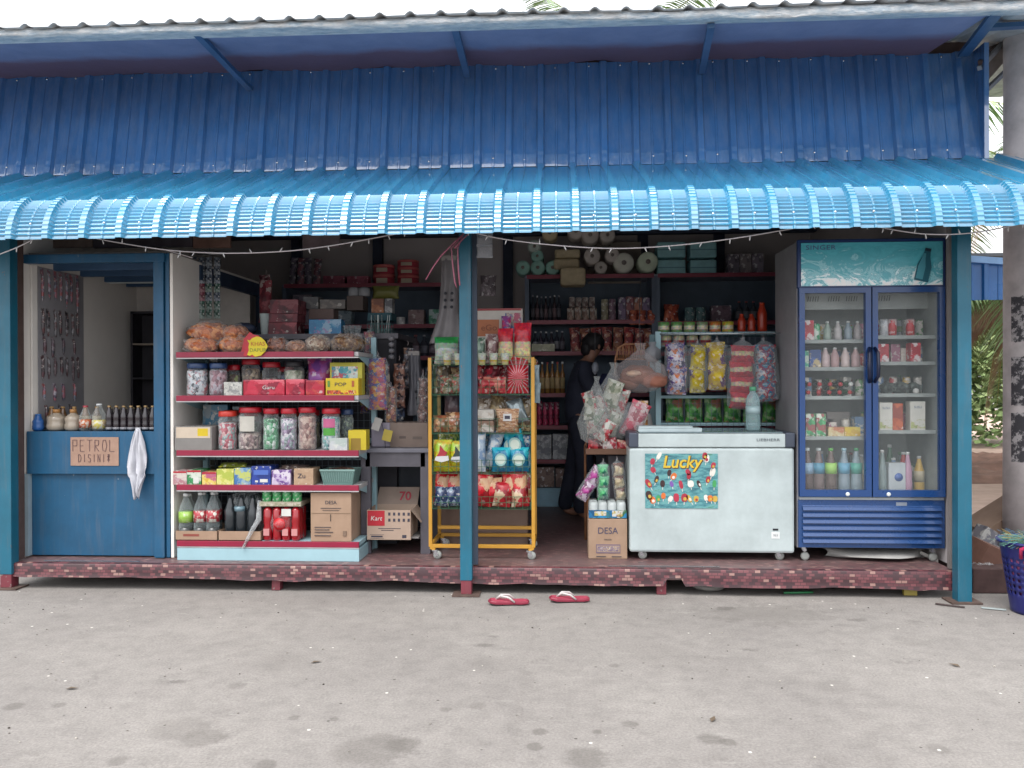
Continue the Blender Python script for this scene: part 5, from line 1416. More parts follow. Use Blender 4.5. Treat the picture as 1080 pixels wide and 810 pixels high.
# price tags on a stem over the table
t = thing('tag_stand', 'white and yellow price tags clipped over the dark table', 'price tags', (X(404, 5.78), 5.78, tz))
MB().tube([(.01, .02, 0), (.005, .02, .1), (-.03, .02, .22)], .003, 6).build('stem', inkd, t)
MB().box(-.028, .028, -.002, .002, -.045, .045).build('white_tag', plain('#a3a09c', .6), t, (-.045, 0, .17), (0, .35, 0))
MB().box(-.032, .032, -.002, .002, -.04, .04).build('yellow_tag', plain('#a8963a', .6), t, (.03, -.004, .09), (0, .25, 0))
box_item('pale_sack', 'pale lilac packet leaning on the shelving above the table', 'packet', 391, 411, 446, tz, 5.85, .07, plain('#8d8796', .6), bev=.01)
t = box_item('open_carton', 'brown carton with faint arrow mark on the dark table', 'carton', 411, 451, 446, tz, 5.86, .25, plain('#7f7068', .85, var=.1), deco=[('r', .25, .35, .42, .45, plain('#5e524e', .8)), ('r', .6, .32, .85, .44, plain('#6a5e58', .8))])
# KART carton below the table
cz = Zz(412, 567, 5.80)
kx_0, kx_1 = X(385, 5.70), X(431, 5.70)
t = thing('open_carton', 'open KART carton with red corner panel under the dark table', 'carton', ((kx_0 + kx_1) / 2 + .01, 5.70, cz), .0)
W = (kx_1 - kx_0) / 2; H = Zz(410, 538, 5.7) - cz; crd = plain('#b39d8c', .85, var=.06)
MB().box(-W, W, 0, .004, 0, H).box(-W, W, .28, .284, 0, H).box(-W, -W + .004, .004, .28, 0, H).box(W - .004, W, .004, .28, 0, H).box(-W, W, 0, .284, 0, .004).build('carton_body', crd, t)
MB().add([(-W, .282, H), (W, .282, H), (W + .01, .33, H + .12), (-W + .02, .33, H + .12)], [(0, 1, 2, 3)]).build('rear_flap', plain('#96857a', .85), t)
text('70', .09, inkr, t, (.06, .30, H + .055), rot=(PI / 2 - .35, 0, 0), bold=.002)
MB().add([(W, 0, H), (W, .28, H), (W + .07, .27, H - .09), (W + .07, .02, H - .09)], [(0, 1, 2, 3)]).build('side_flap', crd, t)
MB().box(-W + .004, -W + .125, -.0018, -.0003, H * .48, H * .98).build('red_panel', plain('#b01a2c', .6), t)
text('Kart', .045, whitep, t, (-W + .065, -.0028, H * .72), shear=.2, ext=.0004)
marks = [(-W + .15 + i * .034, -W + .166 + i * .034, .62 + .2 * j, .72 + .2 * j) for i in range(5) for j in range(2)]
marks += [(-W + .08, W - .07, .38, .40), (-W + .1, W - .12, .32, .34), (-W + .02, -W + .12, .18, .19), (-W + .02, -W + .12, .06, .07), (-W + .03, -W + .11, .10, .15), (W - .06, W - .03, .08, .18)]
for (a, b, u, v) in marks: MB().box(a, b, -.0016, -.0003, H * u, H * v).build('printed_mark', inkd, t)
box_item('grey_block', 'pale grey block under the KART carton', 'block', 399, 441, 566.5, ZP + .117, 5.72, .25, plain('#7f7c7a', .9, var=.15))


# ---- goods on the yellow rack
CZ = [z + ZP + .004 for z in CTR]
Yc = CY + .015
t = box_item('header_board', 'white and orange snack display board with script, top of yellow rack', 'display board', 486, 551.5, 325.5, CZ[0], CY + .22, .012, plain('#b9b3ac', .5), deco=[('r', .02, .96, .98, 1.0, plain('#8e3438', .5)), ('r', .02, .50, .62, .80, plain('#a8623a', .5)), ('r', .72, .55, .98, .92, printed(['#8a7a78', '#b09a94', '#4a5a8a', '#a03a5a'], 22, .4, film=0)), ('t', 'eGo', .06, plain('#7a3c1c', .5), .46, .65, 1.1)], bev=.008)
pouch_item(457, 482, 355, CZ[0], Yc, .12, banded(['#b7bfb4', '#8fa894', '#2f8a48', '#3fa05a'], [0, .1, .14, .2, .3], film=.6), 'white and green plastic bag on the top left of yellow rack', 41)
pouch_item(478, 487, 360, CZ[0], Yc + .15, .08, printed(['#7d7478', '#a09a9c', '#6e7f72'], 20), 'grey crumpled packet beside the green bag', 42)
for i, (a, b) in enumerate(((467, 477), (479, 487.5), (504, 513), (516, 525.5), (528, 537.5))):
    x0_, x1_ = X(a, CY - .03), X(b, CY - .03); r = (x1_ - x0_) / 2
    t = thing('small_tub', 'small cream tub with yellow print on rack rail, ' + ordn(i, 5) + ' of five', 'tub', ((x0_ + x1_) / 2, CY - .035, CZ[0] - .01), 0, 'cream tubs on the yellow rack rail')
    MB().lathe([(r * .72, 0), (r * .95, .065), (r, .068)], seg=18).build('tub_body', banded(['#c5bf8e', '#c9a93a', '#c8cabc'], [0, .022, .032, .07], wob=.004), t)
    MB().lathe([(r * 1.04, .066), (r * 1.04, .076), (r * .9, .078)], seg=18).build('lid', plain('#b9c4b4', .4), t)
ptop = banded(['#b8a47c', '#c9b890', '#bfa88a', '#b01c30', '#c0283c'], [0, .06, .10, .145, .19, .28], film=.6, patch=.3)
pouch_item(525, 541, 346, CZ[0], Yc, .08, ptop, 'red topped cream snack packet, left of the pair on rack', 43)
pouch_item(542, 560, 340, CZ[0], Yc, .09, ptop, 'red topped cream snack packet at the rack\'s top right corner', 44)
pouch_item(512, 526, 352, CZ[0], Yc + .05, .06, printed(['#8a6a6a', '#b0a09a', '#6e4a4c'], 25), 'dull pink striped packet left of the red topped pair', 45)
pouch_item(529, 539, 333, CZ[0] + .10, Yc + .10, .06, printed(['#b3245a', '#5a3a7a', '#8a4a86'], 25), 'magenta and purple packet behind the red topped pair', 46)
pouch_item(500, 511, 356, CZ[0], Yc + .03, .05, printed(['#5f7a6a', '#8aa090', '#48604f'], 25), 'pale green packet right behind the middle post', 47)
# level 1
speck = printed(['#6a5a4a', '#8f8a6a', '#a03a3a', '#b8b4a4', '#4a4a3c'], 45, .35, film=.6)
pouch_item(464, 476, 399, CZ[1], Yc, .07, speck, 'mixed brown packet, left in the upper tray of rack', 51); pouch_item(474, 487, 398, CZ[1], Yc + .02, .07, printed(['#8f8a7a', '#4f6a4a', '#a85a4a'], 40), 'mixed greenish packet, beside it in the upper tray', 52)
pouch_item(503, 518, 388, CZ[1], Yc + .08, .08, printed(['#7a1a2c', '#a02438', '#4a1420'], 22), 'dark red packet leaning in upper tray behind post', 53, tilt=.3)
pouch_item(505, 533, 400, CZ[1], Yc + .0, .06, printed(['#9a1a28', '#b8303a', '#5a1a1c', '#c87a6a'], 26), 'low red packet lying in the upper tray of rack', 54)
def burst():
    m, n, l, p = newmat('burst_print'); v = coords(n, l)
    gq = n.new('ShaderNodeTexGradient'); gq.gradient_type = 'RADIAL'
    mp = n.new('ShaderNodeMapping'); mp.inputs['Location'].default_value = (0, -.09, 0); mp.inputs['Rotation'].default_value = (-PI / 2, 0, 0); tc = n.new('ShaderNodeTexCoord'); l.new(tc.outputs['Object'], mp.inputs[0]); l.new(mp.outputs[0], gq.inputs[0])
    mm = n.new('ShaderNodeMath'); mm.operation = 'MULTIPLY'; l.new(gq.outputs[0], mm.inputs[0]); mm.inputs[1].default_value = 22
    fr_ = n.new('ShaderNodeMath'); fr_.operation = 'FRACT'; l.new(mm.outputs[0], fr_.inputs[0])
    r = ramp(n, l, fr_.outputs[0], [(0, C('#b81428')), (.72, C('#c9a0a6'))], 'CONSTANT'); l.new(r.outputs[0], p.inputs['Base Color']); p.inputs['Roughness'].default_value = .3
    t2 = noise_n(n, l, v, 35, 4); bump(n, l, p, t2.outputs[0], .4, .006); return m
o = pouch_item(535, 556.5, 380, CZ[1], Yc, .09, burst(), 'large bright red packet with white rays in the upper tray', 55)
# level 2
pouch_item(457, 472, 441, CZ[2], Yc, .08, printed(['#a06a48', '#c49a74', '#8a4a38', '#7a6a4a'], 30), 'orange brown packet, far left of second tray', 61); pouch_item(470, 487, 438, CZ[2], Yc + .02, .08, printed(['#9a5c3c', '#c0a07e', '#6a4a32'], 28), 'darker brown packet second from left in second tray', 62)
pouch_item(468, 486, 415, CZ[2] + .02, Yc + .16, .10, printed(['#4c3a40', '#5e4c50', '#3a2e36'], 10), 'big dark plum packet at the back of second tray', 63)
for i, (py, c1) in enumerate(((444, '#8a6a58'), (432, '#b5b0a8'))):
    box_item('biscuit_pack', ('lower brown' if i == 0 else 'upper white') + ' biscuit pack just right of the post', 'biscuits', 499, 521, py, CZ[2] + (.0 if i == 0 else .083), Yc, .12, printed([c1, '#a89888', '#c9c4bc', c1], 18, .4), bev=.012)
wafer = printed(['#b08a68', '#9a7250', '#c4a484', '#8c5c42'], 55, .4, stretch=(.5, 1, 3), film=.3)
t = thing('wafer_pack', 'square wafer pack with white label in the second tray', 'biscuits', (X(535.5, Yc), Yc, CZ[2]))
W = S(25, 5.6); H = Zz(535, 431, Yc) - CZ[2]
MB().pouch(W, H, .10, 64, crimp=.04).build('pack', wafer, t); MB().box(-.028, .028, -.0600, -.058, H * .5, H * .80).build('white_label', plain('#c4c4c4', .5), t)
MB().box(-.018, .018, -.0612, -.0602, H * .58, H * .72).build('black_print', inkd, t)
pouch_item(541, 557, 424, CZ[2] + .06, Yc + .10, .06, plain('#93a0a4', .25, .5, var=.2, sc=30), 'silvery film packet behind the wafer pack', 65, tilt=-.3)
# level 3
ylw = banded(['#b5a81e', '#c4b426', '#a8b83a', '#c9bd40'], [0, .04, .12, .16, .2], film=.5, patch=.25)
def marked_pouch(a, b, pyt, base, Y, D, m, label, seed, marks, **k):
    x0_, x1_ = X(a, Y), X(b, Y); W = x1_ - x0_; H = Zz((a + b) / 2, pyt, Y) - base
    t = thing('snack_pouch', label, 'snack bag', ((x0_ + x1_) / 2, Y + D / 2, base + .002), (-.06, k.get('tilt', 0), 0), k.get('group'))
    MB().pouch(W * 1.05, H, D, seed).build('packet', m, t)
    for (poly, mm, dy) in marks: MB().prism([(x * W, z * H) for x, z in poly], -D / 2 * 1.22 - dy, -D / 2 * .55, T=None).build('printed_mark', mm, t)
    return t
flame = [(-.05, .35), (-.25, .5), (-.12, .62), (-.1, .82), (.1, .68), (.3, .6), (.15, .45), (.2, .35)]
band = [(-.38, .36), (-.3, .48), (.36, .5), (.40, .36), (.0, .30)]
marked_pouch(457, 475, 469, CZ[3], Yc, .08, ylw, 'yellow snack packet with red flame mark, left of third tray', 71, [(flame, plain('#a8182c', .4), .002), (band, plain('#cfcfd0', .4), .003)], group='yellow snack packets')
marked_pouch(474, 490, 470, CZ[3], Yc + .01, .08, ylw, 'yellow snack packet half hidden by the middle post', 72, [(flame, plain('#2c3a34', .4), .002), (band, plain('#cfcfd0', .4), .003)], group='yellow snack packets')
pouch_item(497, 511, 461, CZ[3], Yc, .07, printed(['#a3b4c4', '#c4ced4', '#7a94b4'], 18), 'pale blue white packet right of the middle post', 73)
pouch_item(508, 522, 459, CZ[3] + .03, Yc + .06, .06, printed(['#8fa8bc', '#c0ccd4', '#5f80a0'], 25), 'whitish blue packet lying above the cyan ones', 74, tilt=.25)
cyan = printed(['#1488a8', '#1c9ab8', '#0f6f94', '#2ab0c0'], 10, .22, film=.7, fine=.25)
ell = lambda cx, cz_, rx, rz: [(cx + rx * math.cos(2 * PI * k / 14), cz_ + rz * math.sin(2 * PI * k / 14)) for k in range(14)]
for i, (a, b, py, bz, dy) in enumerate(((519, 537, 476, 0, 0), (537, 556.5, 476, 0, .01), (524, 545, 460, .085, .08), (538, 557, 458, .09, .06))):
    marked_pouch(a, b, py, CZ[3] + bz, Yc + dy, .075, cyan if i != 2 else printed(['#1a5f94', '#164a7a', '#2a80b0'], 12, .25, film=.7), ('cyan packet with round white mark, front left of third tray', 'cyan packet with round mark, front right of third tray', 'darker blue packet lying behind the cyan pair', 'cyan packet on top at the right of third tray')[i], 75 + i, [(ell(0, .5, .32, .26), plain('#8fb8b4', .4), .001), (ell(0, .5, .24, .18), plain('#c4d0c4', .4), .002)], group='cyan snack packets', tilt=(0, 0, .3, -.3)[i])
# level 4
redm = printed(['#b00c1c', '#c41424', '#8a0814', '#c82a2a', '#c9a07a'], 14, .22, film=.7, pos=(0, .3, .6, .8, .94), fine=.25)
nv_ = printed(['#1c2c50', '#2a3c64', '#8fa0b0', '#3c4c70'], 30, .25, film=.7)
P4 = [(457, 470, 517, 0, nv_, 'navy and white packet, far left of lowest tray'), (468, 487, 517, .01, nv_, 'navy packet second from left in lowest tray'), (456, 471, 503, .07, redm, 'red packet standing behind the left navy packet'), (469, 490, 502, .08, redm, 'red packet standing behind the second navy packet'), (499, 516, 506, 0, redm, 'red packet directly right of the middle post, lowest tray'), (513, 530, 509, .01, redm, 'red packet with cream patches, centre right of lowest tray'), (527, 543, 504, .02, redm, 'red packet, third right of the post in lowest tray'), (540, 557, 502, .01, redm, 'red packet at the right end of lowest tray'), (519, 536, 513, -.01, printed(['#b01424', '#c0a888', '#b01828', '#8a1020'], 22, fine=.4), 'cream and red packet in front, lowest tray'), (540, 556, 516, -.01, printed(['#a81828', '#c8b090', '#b82030', '#8a1018'], 22, fine=.4), 'cream noodle like packet front right of lowest tray')]
for i, (a, b, py, dy, m_, lb) in enumerate(P4): pouch_item(a, b, py, CZ[4], Yc + dy + .01, .07, m_, lb, 90 + i, tilt=.08 * (-1) ** i, group='packets in the lowest tray of the yellow rack')
box_item('flat_carton', 'large brown carton standing behind the yellow rack legs', 'carton', 464, 556, 537, ZP, CY + .50, .12, plain('#8a7468', .85, var=.08))
hang_chain('clear_pouch', 'clear plastic pouch hanging at the right side of yellow rack', 'plastic bag', 566, 385, 425, 7, 5.75, [plain('#7f929a', .3, var=.2)], 2, 33, False, D=.03)

# more packets crowding the trays behind the front ones
r = random.Random(77)
FILL = [(1, 458, 488, .14, [['#5a4a3c', '#8a7a5a', '#3c3a30'], ['#6a3a34', '#a08a6a', '#4a3028']], 26, 'upper tray', 'brown mixed'), (1, 503, 532, .15, [['#8a1c28', '#6a1820', '#b04a4a']], 30, 'upper tray', 'dark red'),
        (2, 500, 556, .15, [['#8a7a6a', '#b0a494', '#6a5a4a'], ['#7a6a50', '#a8946c', '#5c4a38']], 34, 'second tray', 'tan brown'), (3, 458, 488, .14, [['#7a8a2a', '#a89c2a', '#5a6a20'], ['#3a6a3a', '#8aa050', '#2c4c2c']], 38, 'third tray', 'olive green'),
        (3, 500, 556, .16, [['#1c7a9c', '#2a5a8a', '#8fb0bc'], ['#184c7a', '#2a86a8', '#a0b8c0']], 36, 'third tray', 'deep blue'), (4, 458, 488, .16, [['#8a1822', '#b02830', '#5c1018']], 36, 'lowest tray', 'deep red'), (4, 500, 556, .17, [['#9a1822', '#b83038', '#6a1018', '#c0a070']], 35, 'lowest tray', 'deep red')]
for (lv, pa, pb, dy, css, hp_, tn, cn_) in FILL:
    n_ = max(2, round((pb - pa) / 14)); w_ = (pb - pa) / n_
    for i in range(n_):
        a = pa + w_ * i; pyb = (384, 416, 457, 499, 536)[lv]
        pouch_item(a, a + w_ * 1.15, pyb - hp_ - r.uniform(-3, 3), CZ[lv], Yc + dy, .07, printed(css[i % len(css)], 24, .25, film=.7, seed=i % 3), '%s packet, back of %s, %s of %d %s of post' % (cn_, tn, ORD[i], n_, 'left' if pa < 480 else 'right'), 200 + i + lv * 10, tilt=r.uniform(-.15, .15), group='packets in the back rows of the yellow rack')

# rear jars of the third shelf and clutter behind the second
CONT = [['#7a5a52', '#a88a7a', '#5a3c38'], ['#5f7a5a', '#8fa88a', '#3c5a3c'], ['#8a8a94', '#b8b8c0', '#5a5a68'], ['#8a4a5a', '#b08a94', '#6a3040'], ['#a0946a', '#c0b48a', '#6e6440'], ['#5a6a8a', '#8f9ab0', '#3c4660']]
for i in range(6):
    a = 232 + i * 21.5
    jar(a, a + 17, 433 + (i % 2), s2, Y1 + .17, 'red lidded jar in the rear row of third shelf, %s of six' % ordn(i, 6), redlid if i % 3 else plain('#a83a2a', .35), pile(CONT[i], 50), .8, group='rear jars of the third shelf')
for i in range(5):
    a = 196 + i * 31
    jar(a, a + 19, 385 + (i % 2) * 2, s1, Y1 + .26, 'dim jar in the rear row of second shelf, %s of five' % ordn(i, 5), (bluelid, redlid)[i % 2], pile(CONT[(i + 2) % 6], 50), .85, group='rear jars of the second shelf')
# more goods hanging in the gap above the dark table
for i, (px, pt, pb_, w_, yy, cs, n_, nm) in enumerate(((390, 350, 392, 12, 6.02, ['#6a2c44', '#a04a5a', '#3c2a4a', '#b08a5a'], 2, 'plum and pink bag hanging high beside the shelving'), (407, 384, 424, 10, 5.95, ['#2c4a6a', '#5a7a94', '#8a3a4a', '#c0b0a0'], 2, 'blue and red bag hanging behind the toy bag'), (412, 408, 446, 12, 5.92, ['#a05a34', '#c08a4a', '#5a3a2c', '#7a2c34'], 2, 'orange brown bag hanging under the toy bag'), (430, 366, 410, 11, 6.15, ['#5a5a64', '#7a7a84', '#3a3a44', '#8a6a5a'], 3, 'grey strip hanging behind the packet strips'), (446, 398, 452, 11, 6.0, ['#6a3a34', '#8a5a4c', '#4a2824'], 3, 'reddish brown fringe strip next to the yellow rack'), (384, 392, 436, 9, 6.08, ['#8a3a5a', '#5a4a7a', '#c0a04a'], 3, 'narrow colourful strip close to the shelving upright'))):
    hang_chain('hanging_bag', nm, 'hanging goods', px, pt, pb_, w_, yy, [printed(cs, 34, .3, film=.6)], n_, 140 + i * 7, i % 2 == 0, group='goods hanging above the dark table', D=.045)

# plump the rack packets so that they crowd their trays
for o in list(scene.collection.objects):
    if o.get('category') == 'snack bag' and o.parent is None and cx0 - .1 < o.location.x < cx1 + .1 and CY - .1 < o.location.y < CY + .35 and o.location.z < CZ[0] - .05:
        o.scale = (1.08, 1.22, 1.16)
        if o.location.y < CY + .12: o.location.y -= .012
# ---- goods on and around the wire rack behind the freezer
tins = [('#5f8a5a', 'green'), ('#5f8a5a', 'green'), ('#6a8f5c', 'green'), ('#7d8a78', 'grey green'), ('#b0703a', 'orange'), ('#a89a3a', 'yellow')]
for i, (c_, nm) in enumerate(tins):
    px = 701 + i * 13.6; yy = KY + .03; r = S(12.2, 6.3) / 2; base = kt + .001
    for lev in range(1):
        o = MB().lathe([(r * .95, 0), (r, .004), (r * .97, .03), (r * .97, .05), (r, .078), (r * .9, .080), (r * .88, .076)], seg=20).build('tin', banded([c_, '#c4bda8', c_], [0, .022, .05, .09], wob=.004, film=0, patch=.35), None, (X(px, yy), yy + r, base))
        tag(o, '%s food tin on rack top, %s of six' % (nm, ordn(i, 6)), 'tin', 'tins on the wire rack')
    yy = KY + .12
# second layer of tins standing lower behind the bar
for i in range(4):
    yy = KY + .02; r = S(12, 6.3) / 2; px = 703 + i * 14
    o = MB().lathe([(r, 0), (r, .075), (r * .9, .078)], seg=18).build('tin', banded(['#a8a090', '#9a3038', '#b0a894'], [0, .02, .04, .09], wob=.004, film=0, patch=.3), None, (X(px, yy), yy + r, kt - .1), )
    tag(o, 'red and cream tin under the rack\'s top bar, ' + ordn(i, 4) + ' of four', 'tin', 'lower tins of the wire rack')
MB().box(-kw + .02, kw - .02, .01, .38, kt - ZP - .105, kt - ZP - .101).build('shelf', ice, rk)
org = plain('#a8321a', .35)
for i, (a, b, py) in enumerate(((779, 787.5, 331), (789.5, 798, 331), (800, 810.5, 319))):
    bottle(a, b, py, kt, KY + .05 + .01 * i, ('left small', 'right small', 'tall')[i] + ' orange red bottle at the right end of the rack top', org, plain('#b8401e', .3), group='orange bottles on the wire rack', neck=.45, shoulder=.75)
# hanging snack bags in front of the rack
HY = 6.05
hp = printed(['#3a2a78', '#b8b4c8', '#5a3a8a', '#c8703a', '#2a2458', '#d0ccd8'], 26, .25, film=.7)
hy = printed(['#b8a41c', '#c9b62c', '#a8901a', '#4a2a6a', '#d8d4b0'], 24, .22, film=.7, pos=(0, .35, .7, .9, .95))
hy2 = printed(['#c0a420', '#b8941a', '#5a1f5e', '#cfb63a', '#d8ccd0'], 20, .22, film=.7, pos=(0, .4, .72, .84, .96))
hr = banded(['#a8182e', '#bcae8a', '#b01c34', '#c0b494', '#a8182e', '#bfb28e', '#a01830'], [0, .05, .08, .15, .18, .25, .28, .4], film=.7, patch=.35)
hb = printed(['#2a6a8e', '#a8283a', '#b8bcc4', '#3a86a4', '#b85a3a', '#8a1f4a'], 28, .25, film=.7)
hang_chain('hanging_snacks', 'clear bag of purple and white snack packs hanging over the freezer', 'snack bag', 713, 362, 416, 21, HY, [hp], 2, 2, D=.12, group='snack bags hanging over the freezer')
hang_chain('hanging_snacks', 'slim bag of plain yellow snack packs, second from left', 'snack bag', 735.5, 364, 414, 17, HY, [hy], 2, 12, D=.12, group='snack bags hanging over the freezer')
hang_chain('hanging_snacks', 'bag of yellow packs with purple print, middle of the row', 'snack bag', 756, 361, 411, 20, HY, [hy2], 2, 22, D=.12, group='snack bags hanging over the freezer')
hang_chain('hanging_snacks', 'longest bag of red and cream striped packs over the freezer', 'snack bag', 781, 362, 431, 26, HY - .04, [hr, hr], 4, 32, D=.12, group='snack bags hanging over the freezer', lean=.03)
hang_chain('hanging_snacks', 'bag of blue and red packs nearest the drinks fridge', 'snack bag', 809, 362, 423, 24, HY, [hb], 3, 42, D=.12, group='snack bags hanging over the freezer', lean=-.06)
MB().tube([(X(696, HY), HY - .01, Zz(760, 352, HY)), (X(836, HY), HY - .01, Zz(760, 352, HY))], .005, 6).build('hanging_rail', chrome, None)
bpy.data.objects['hanging_rail'].parent = rk; bpy.data.objects['hanging_rail'].location = (-rk.location.x, -rk.location.y, -rk.location.z)
grn = printed(['#3c8a3c', '#5aa84c', '#2f7434', '#8fb87a', '#b8c8a0', '#a86a5a'], 14, .3, film=.5, pos=(0, .25, .5, .7, .88, .96))
for i in range(6):
    a = 703 + i * 20.5
    pouch_item(a, a + 18.5, 419, k1, KY + .02, .09, grn, 'green packet on low rack shelf behind freezer, %s of six' % ordn(i, 6), 120 + i, group='green packets on the low rack shelf')
# bottle standing on the freezer
wtr = clear('#a8c8cc', .35, .8, .08, .1, 10)
bottle(788, 803.5, 408, fz1 + .006, 5.72, 'clear water bottle with green cap standing on the freezer', wtr, plain('#4f9a76', .4), plain('#9fb8bc', .3), lv=(.38, .55), neck=.42, shoulder=.80, caph=.08, waist=.97)
bpy.data.objects['bottle_body'].name = 'bottle_body'

# ---- cluster between doorway and freezer
QY = 6.0
# rattan chair
t = thing('rattan_chair', 'rattan chair with curved slatted back half buried under hanging bags', 'chair', (X(642, 6.35), 6.35, ZP))
rat = plain('#9a6a4a', .6, var=.2, sc=12)
a = X(649, 6.35) - t.location.x; b = X(683, 6.35) - t.location.x; ztop = Zz(665, 363, 6.35) - ZP; zlow = Zz(665, 379, 6.35) - ZP
MB().tube([(a, 0, zlow - .12), (a, 0, zlow), (a + .02, 0, ztop - .03), (a + .07, 0, ztop), (b - .06, 0, ztop), (b - .01, 0, ztop - .03), (b + .01, 0, zlow), (b + .01, 0, zlow - .12)], .008, 8).build('back_frame', rat, t)
mb = MB()
for k in range(15): x = a + .02 + (b - a - .03) * k / 14; mb.tube([(x, 0, zlow), (x + .005 * (k % 3 - 1), 0, ztop - .012)], .0045, 5)
mb.tube([(a, 0, zlow), (b, 0, zlow)], .006, 6); mb.build('back_slats', rat, t)
MB().tube([(X(617, 6.35) - t.location.x, 0, 0), (X(617, 6.35) - t.location.x, 0, .72), (X(622, 6.35) - t.location.x, 0, .84), (X(640, 6.35) - t.location.x, 0, .88)], .010, 8).build('arm', rat, t)
for lx_ in (X(620, 6.35), X(682, 6.35)):
    for yy in (0, .4): MB().tube([(lx_ - t.location.x, yy, 0), (lx_ - t.location.x, yy, .45)], .013, 8).build('leg', rat, t)
MB().box(X(618, 6.35) - t.location.x, X(684, 6.35) - t.location.x, -.02, .42, .43, .47).build('seat', rat, t)
# big clear bag of bread
bx = at(676, 410, QY)
t = thing('bread_bag', 'large knotted clear bag of brown bread hanging above freezer corner', 'bread bag', (bx.x, QY, bx.z))
bread = plain('#80513f', .7, var=.3, sc=14, bmp=.3)
MB().blob((-.02, 0, .10), (.13, .10, .07), .15, 3, 22, 12).build('bread', bread, t); MB().blob((.09, -.03, .06), (.10, .09, .055), .12, 6, 20, 12).build('bread', plain('#96604e', .7, var=.25, sc=14), t); MB().blob((-.10, .02, .04), (.09, .08, .05), .15, 9, 20, 12).build('bread', bread, t)
MB().blob((-.06, -.09, .11), (.055, .03, .022), .2, 12, 16, 10).build('bread', plain('#c4a590', .7), t)
MB().sack([(.03, -.03), (.12, -.01), (.18, .04), (.19, .10), (.15, .17), (.08, .23), (.025, .28), (.04, .33)], 5, ysq=.7, amp=.22, seg=28).build('clear_bag', clear('#d8cfd0', .12, .55, .08, 1.0, 14), t)
MB().tube([(0, 0, .28), (-.01, 0, .48), (0, .02, .8)], .003, 6).build('hanging_string', plain('#2c2c32', .6), t)
# white sack top behind the chair
bx = at(688, 376, 6.25)
o = MB().sack([(.03, 0), (.06, .03), (.055, .09), (.02, .12), (.03, .15)], 8, ysq=.7, amp=.3).build('knotted_bag', plain('#9a9ca2', .4), None, (bx.x, 6.25, bx.z - .04)); tag(o, 'small knotted whitish bag hooked at the chair back\'s right end', 'plastic bag')
# white sack beneath the bread
bx = at(667, 452, 6.05)
t = tag(MB().sack([(.10, 0), (.15, .04), (.15, .17), (.13, .28), (.09, .31)], 15, ysq=.7, amp=.14).build('white_sack', plain('#a3a0a0', .6, var=.12), None, (bx.x, 6.12, .86)), 'upright white plastic sack behind the freezer\'s left corner', 'sack')
stl = tag(MB().box(-.16, .16, 0, .3, 0, .68).build('stool', dkw, None, (bx.x - .02, 6.0, ZP), bevel=.01), 'dark box stool hidden behind the hanging snack cluster', 'stool')
o = pouch_item(668, 684, 423, .885, 5.98, .05, printed(['#a8702a', '#8a5420', '#c08a3a'], 18, .3), 'golden brown packet stuck on the white sack', 131)
hang_chain('hanging_packets', 'clear bag of red wrapped packets slanting against the white sack', 'snack bag', 662, 424, 460, 22, 5.92, [printed(['#a01c38', '#c03a54', '#8a142c', '#c8a0a4'], 18, .25, film=.8)], 1, 52, lean=.35, group='bags clustered left of the freezer')
# clear bags cluster
def cluster(pxc, pyt, pyb, wpx, Y, cols, label, seed, lean=0):
    a = at(pxc, pyt, Y); b = at(pxc, pyb, Y); H = a.z - b.z; W = wpx * Y / F / 2
    t = thing('packet_cluster', label, 'snack bag', (a.x, Y, b.z), (0, lean, 0), 'bags clustered left of the freezer')
    r = random.Random(seed)
    for k in range(5):
        MB().pouch(W * .9, H * .38, .05, seed + k, wr=.012).build('packet', printed(cols[k % len(cols)], 22, .25, film=.8), t, (r.uniform(-.5, .5) * W, r.uniform(-.04, .04), H * (.02 + .11 * k)), (0, r.uniform(-.5, .5), r.uniform(-.6, .6)))
    MB().sack([(W * .3, -.02), (W * .95, .02), (W * 1.05, H * .3), (W * .8, H * .6), (W * .35, H * .85), (W * .12, H), (W * .25, H * 1.08)], seed, ysq=.6, amp=.25, seg=26).build('clear_bag', clear('#cdd2d2', .15, .6, .08, 1.0, 18), t)
    return t
cg = [['#8a8f7a', '#b8bcb0', '#5f6a52', '#a8a898'], ['#9a9a8a', '#c4c4bc', '#6e8a6a'], ['#a04a4a', '#b8b0a4', '#7a7a6a'], ['#8f948a', '#c0c0b8', '#a8303a']]
cluster(638, 388, 462, 42, 5.95, cg, 'big crinkled clear bag of mixed grey green packets left of freezer', 61, .12)
cluster(626, 402, 466, 30, 5.90, cg[::-1], 'smaller clear bag with pale packets at the doorway side', 62, .05)
# red lined basket below
t = thing('packet_tray', 'red and cream packets piled in brown tray under hanging bags', 'tray', (X(640, 5.95), 5.85, Zz(640, 480, 5.85)))
W = S(23, 5.9)
MB().box(-W, W, 0, .26, 0, .005).box(-W, W, 0, .006, 0, .045).box(-W, -W + .006, .006, .26, 0, .045).box(W - .006, W, .006, .26, 0, .045).build('tray_body', plain('#6a4a38', .7), t)
for k, (dx, dz, cs) in enumerate(((-.09, .01, ['#8a1c28', '#b83a40', '#5a141c']), (.02, .02, ['#c4b8b4', '#d0c8c4', '#a8404a']), (.11, .0, ['#8a1c28', '#a02830', '#c09a8a']), (-.03, .06, ['#c8c0bc', '#b0505a']))):
    MB().pouch(.12, .10, .05, 70 + k, wr=.01).build('packet', printed(cs, 25, .25, film=.8), t, (dx, .05 + .03 * (k == 3), dz), (0, .15 * (-1) ** k, 0))
for sx in (-1, 1): MB().tube([(sx * (W - .01), .13, .04), (sx * (W - .04), .13, .3), (0, .13, .5)], .003, 5).build('hanger', plain('#8a6a5a', .6), t)
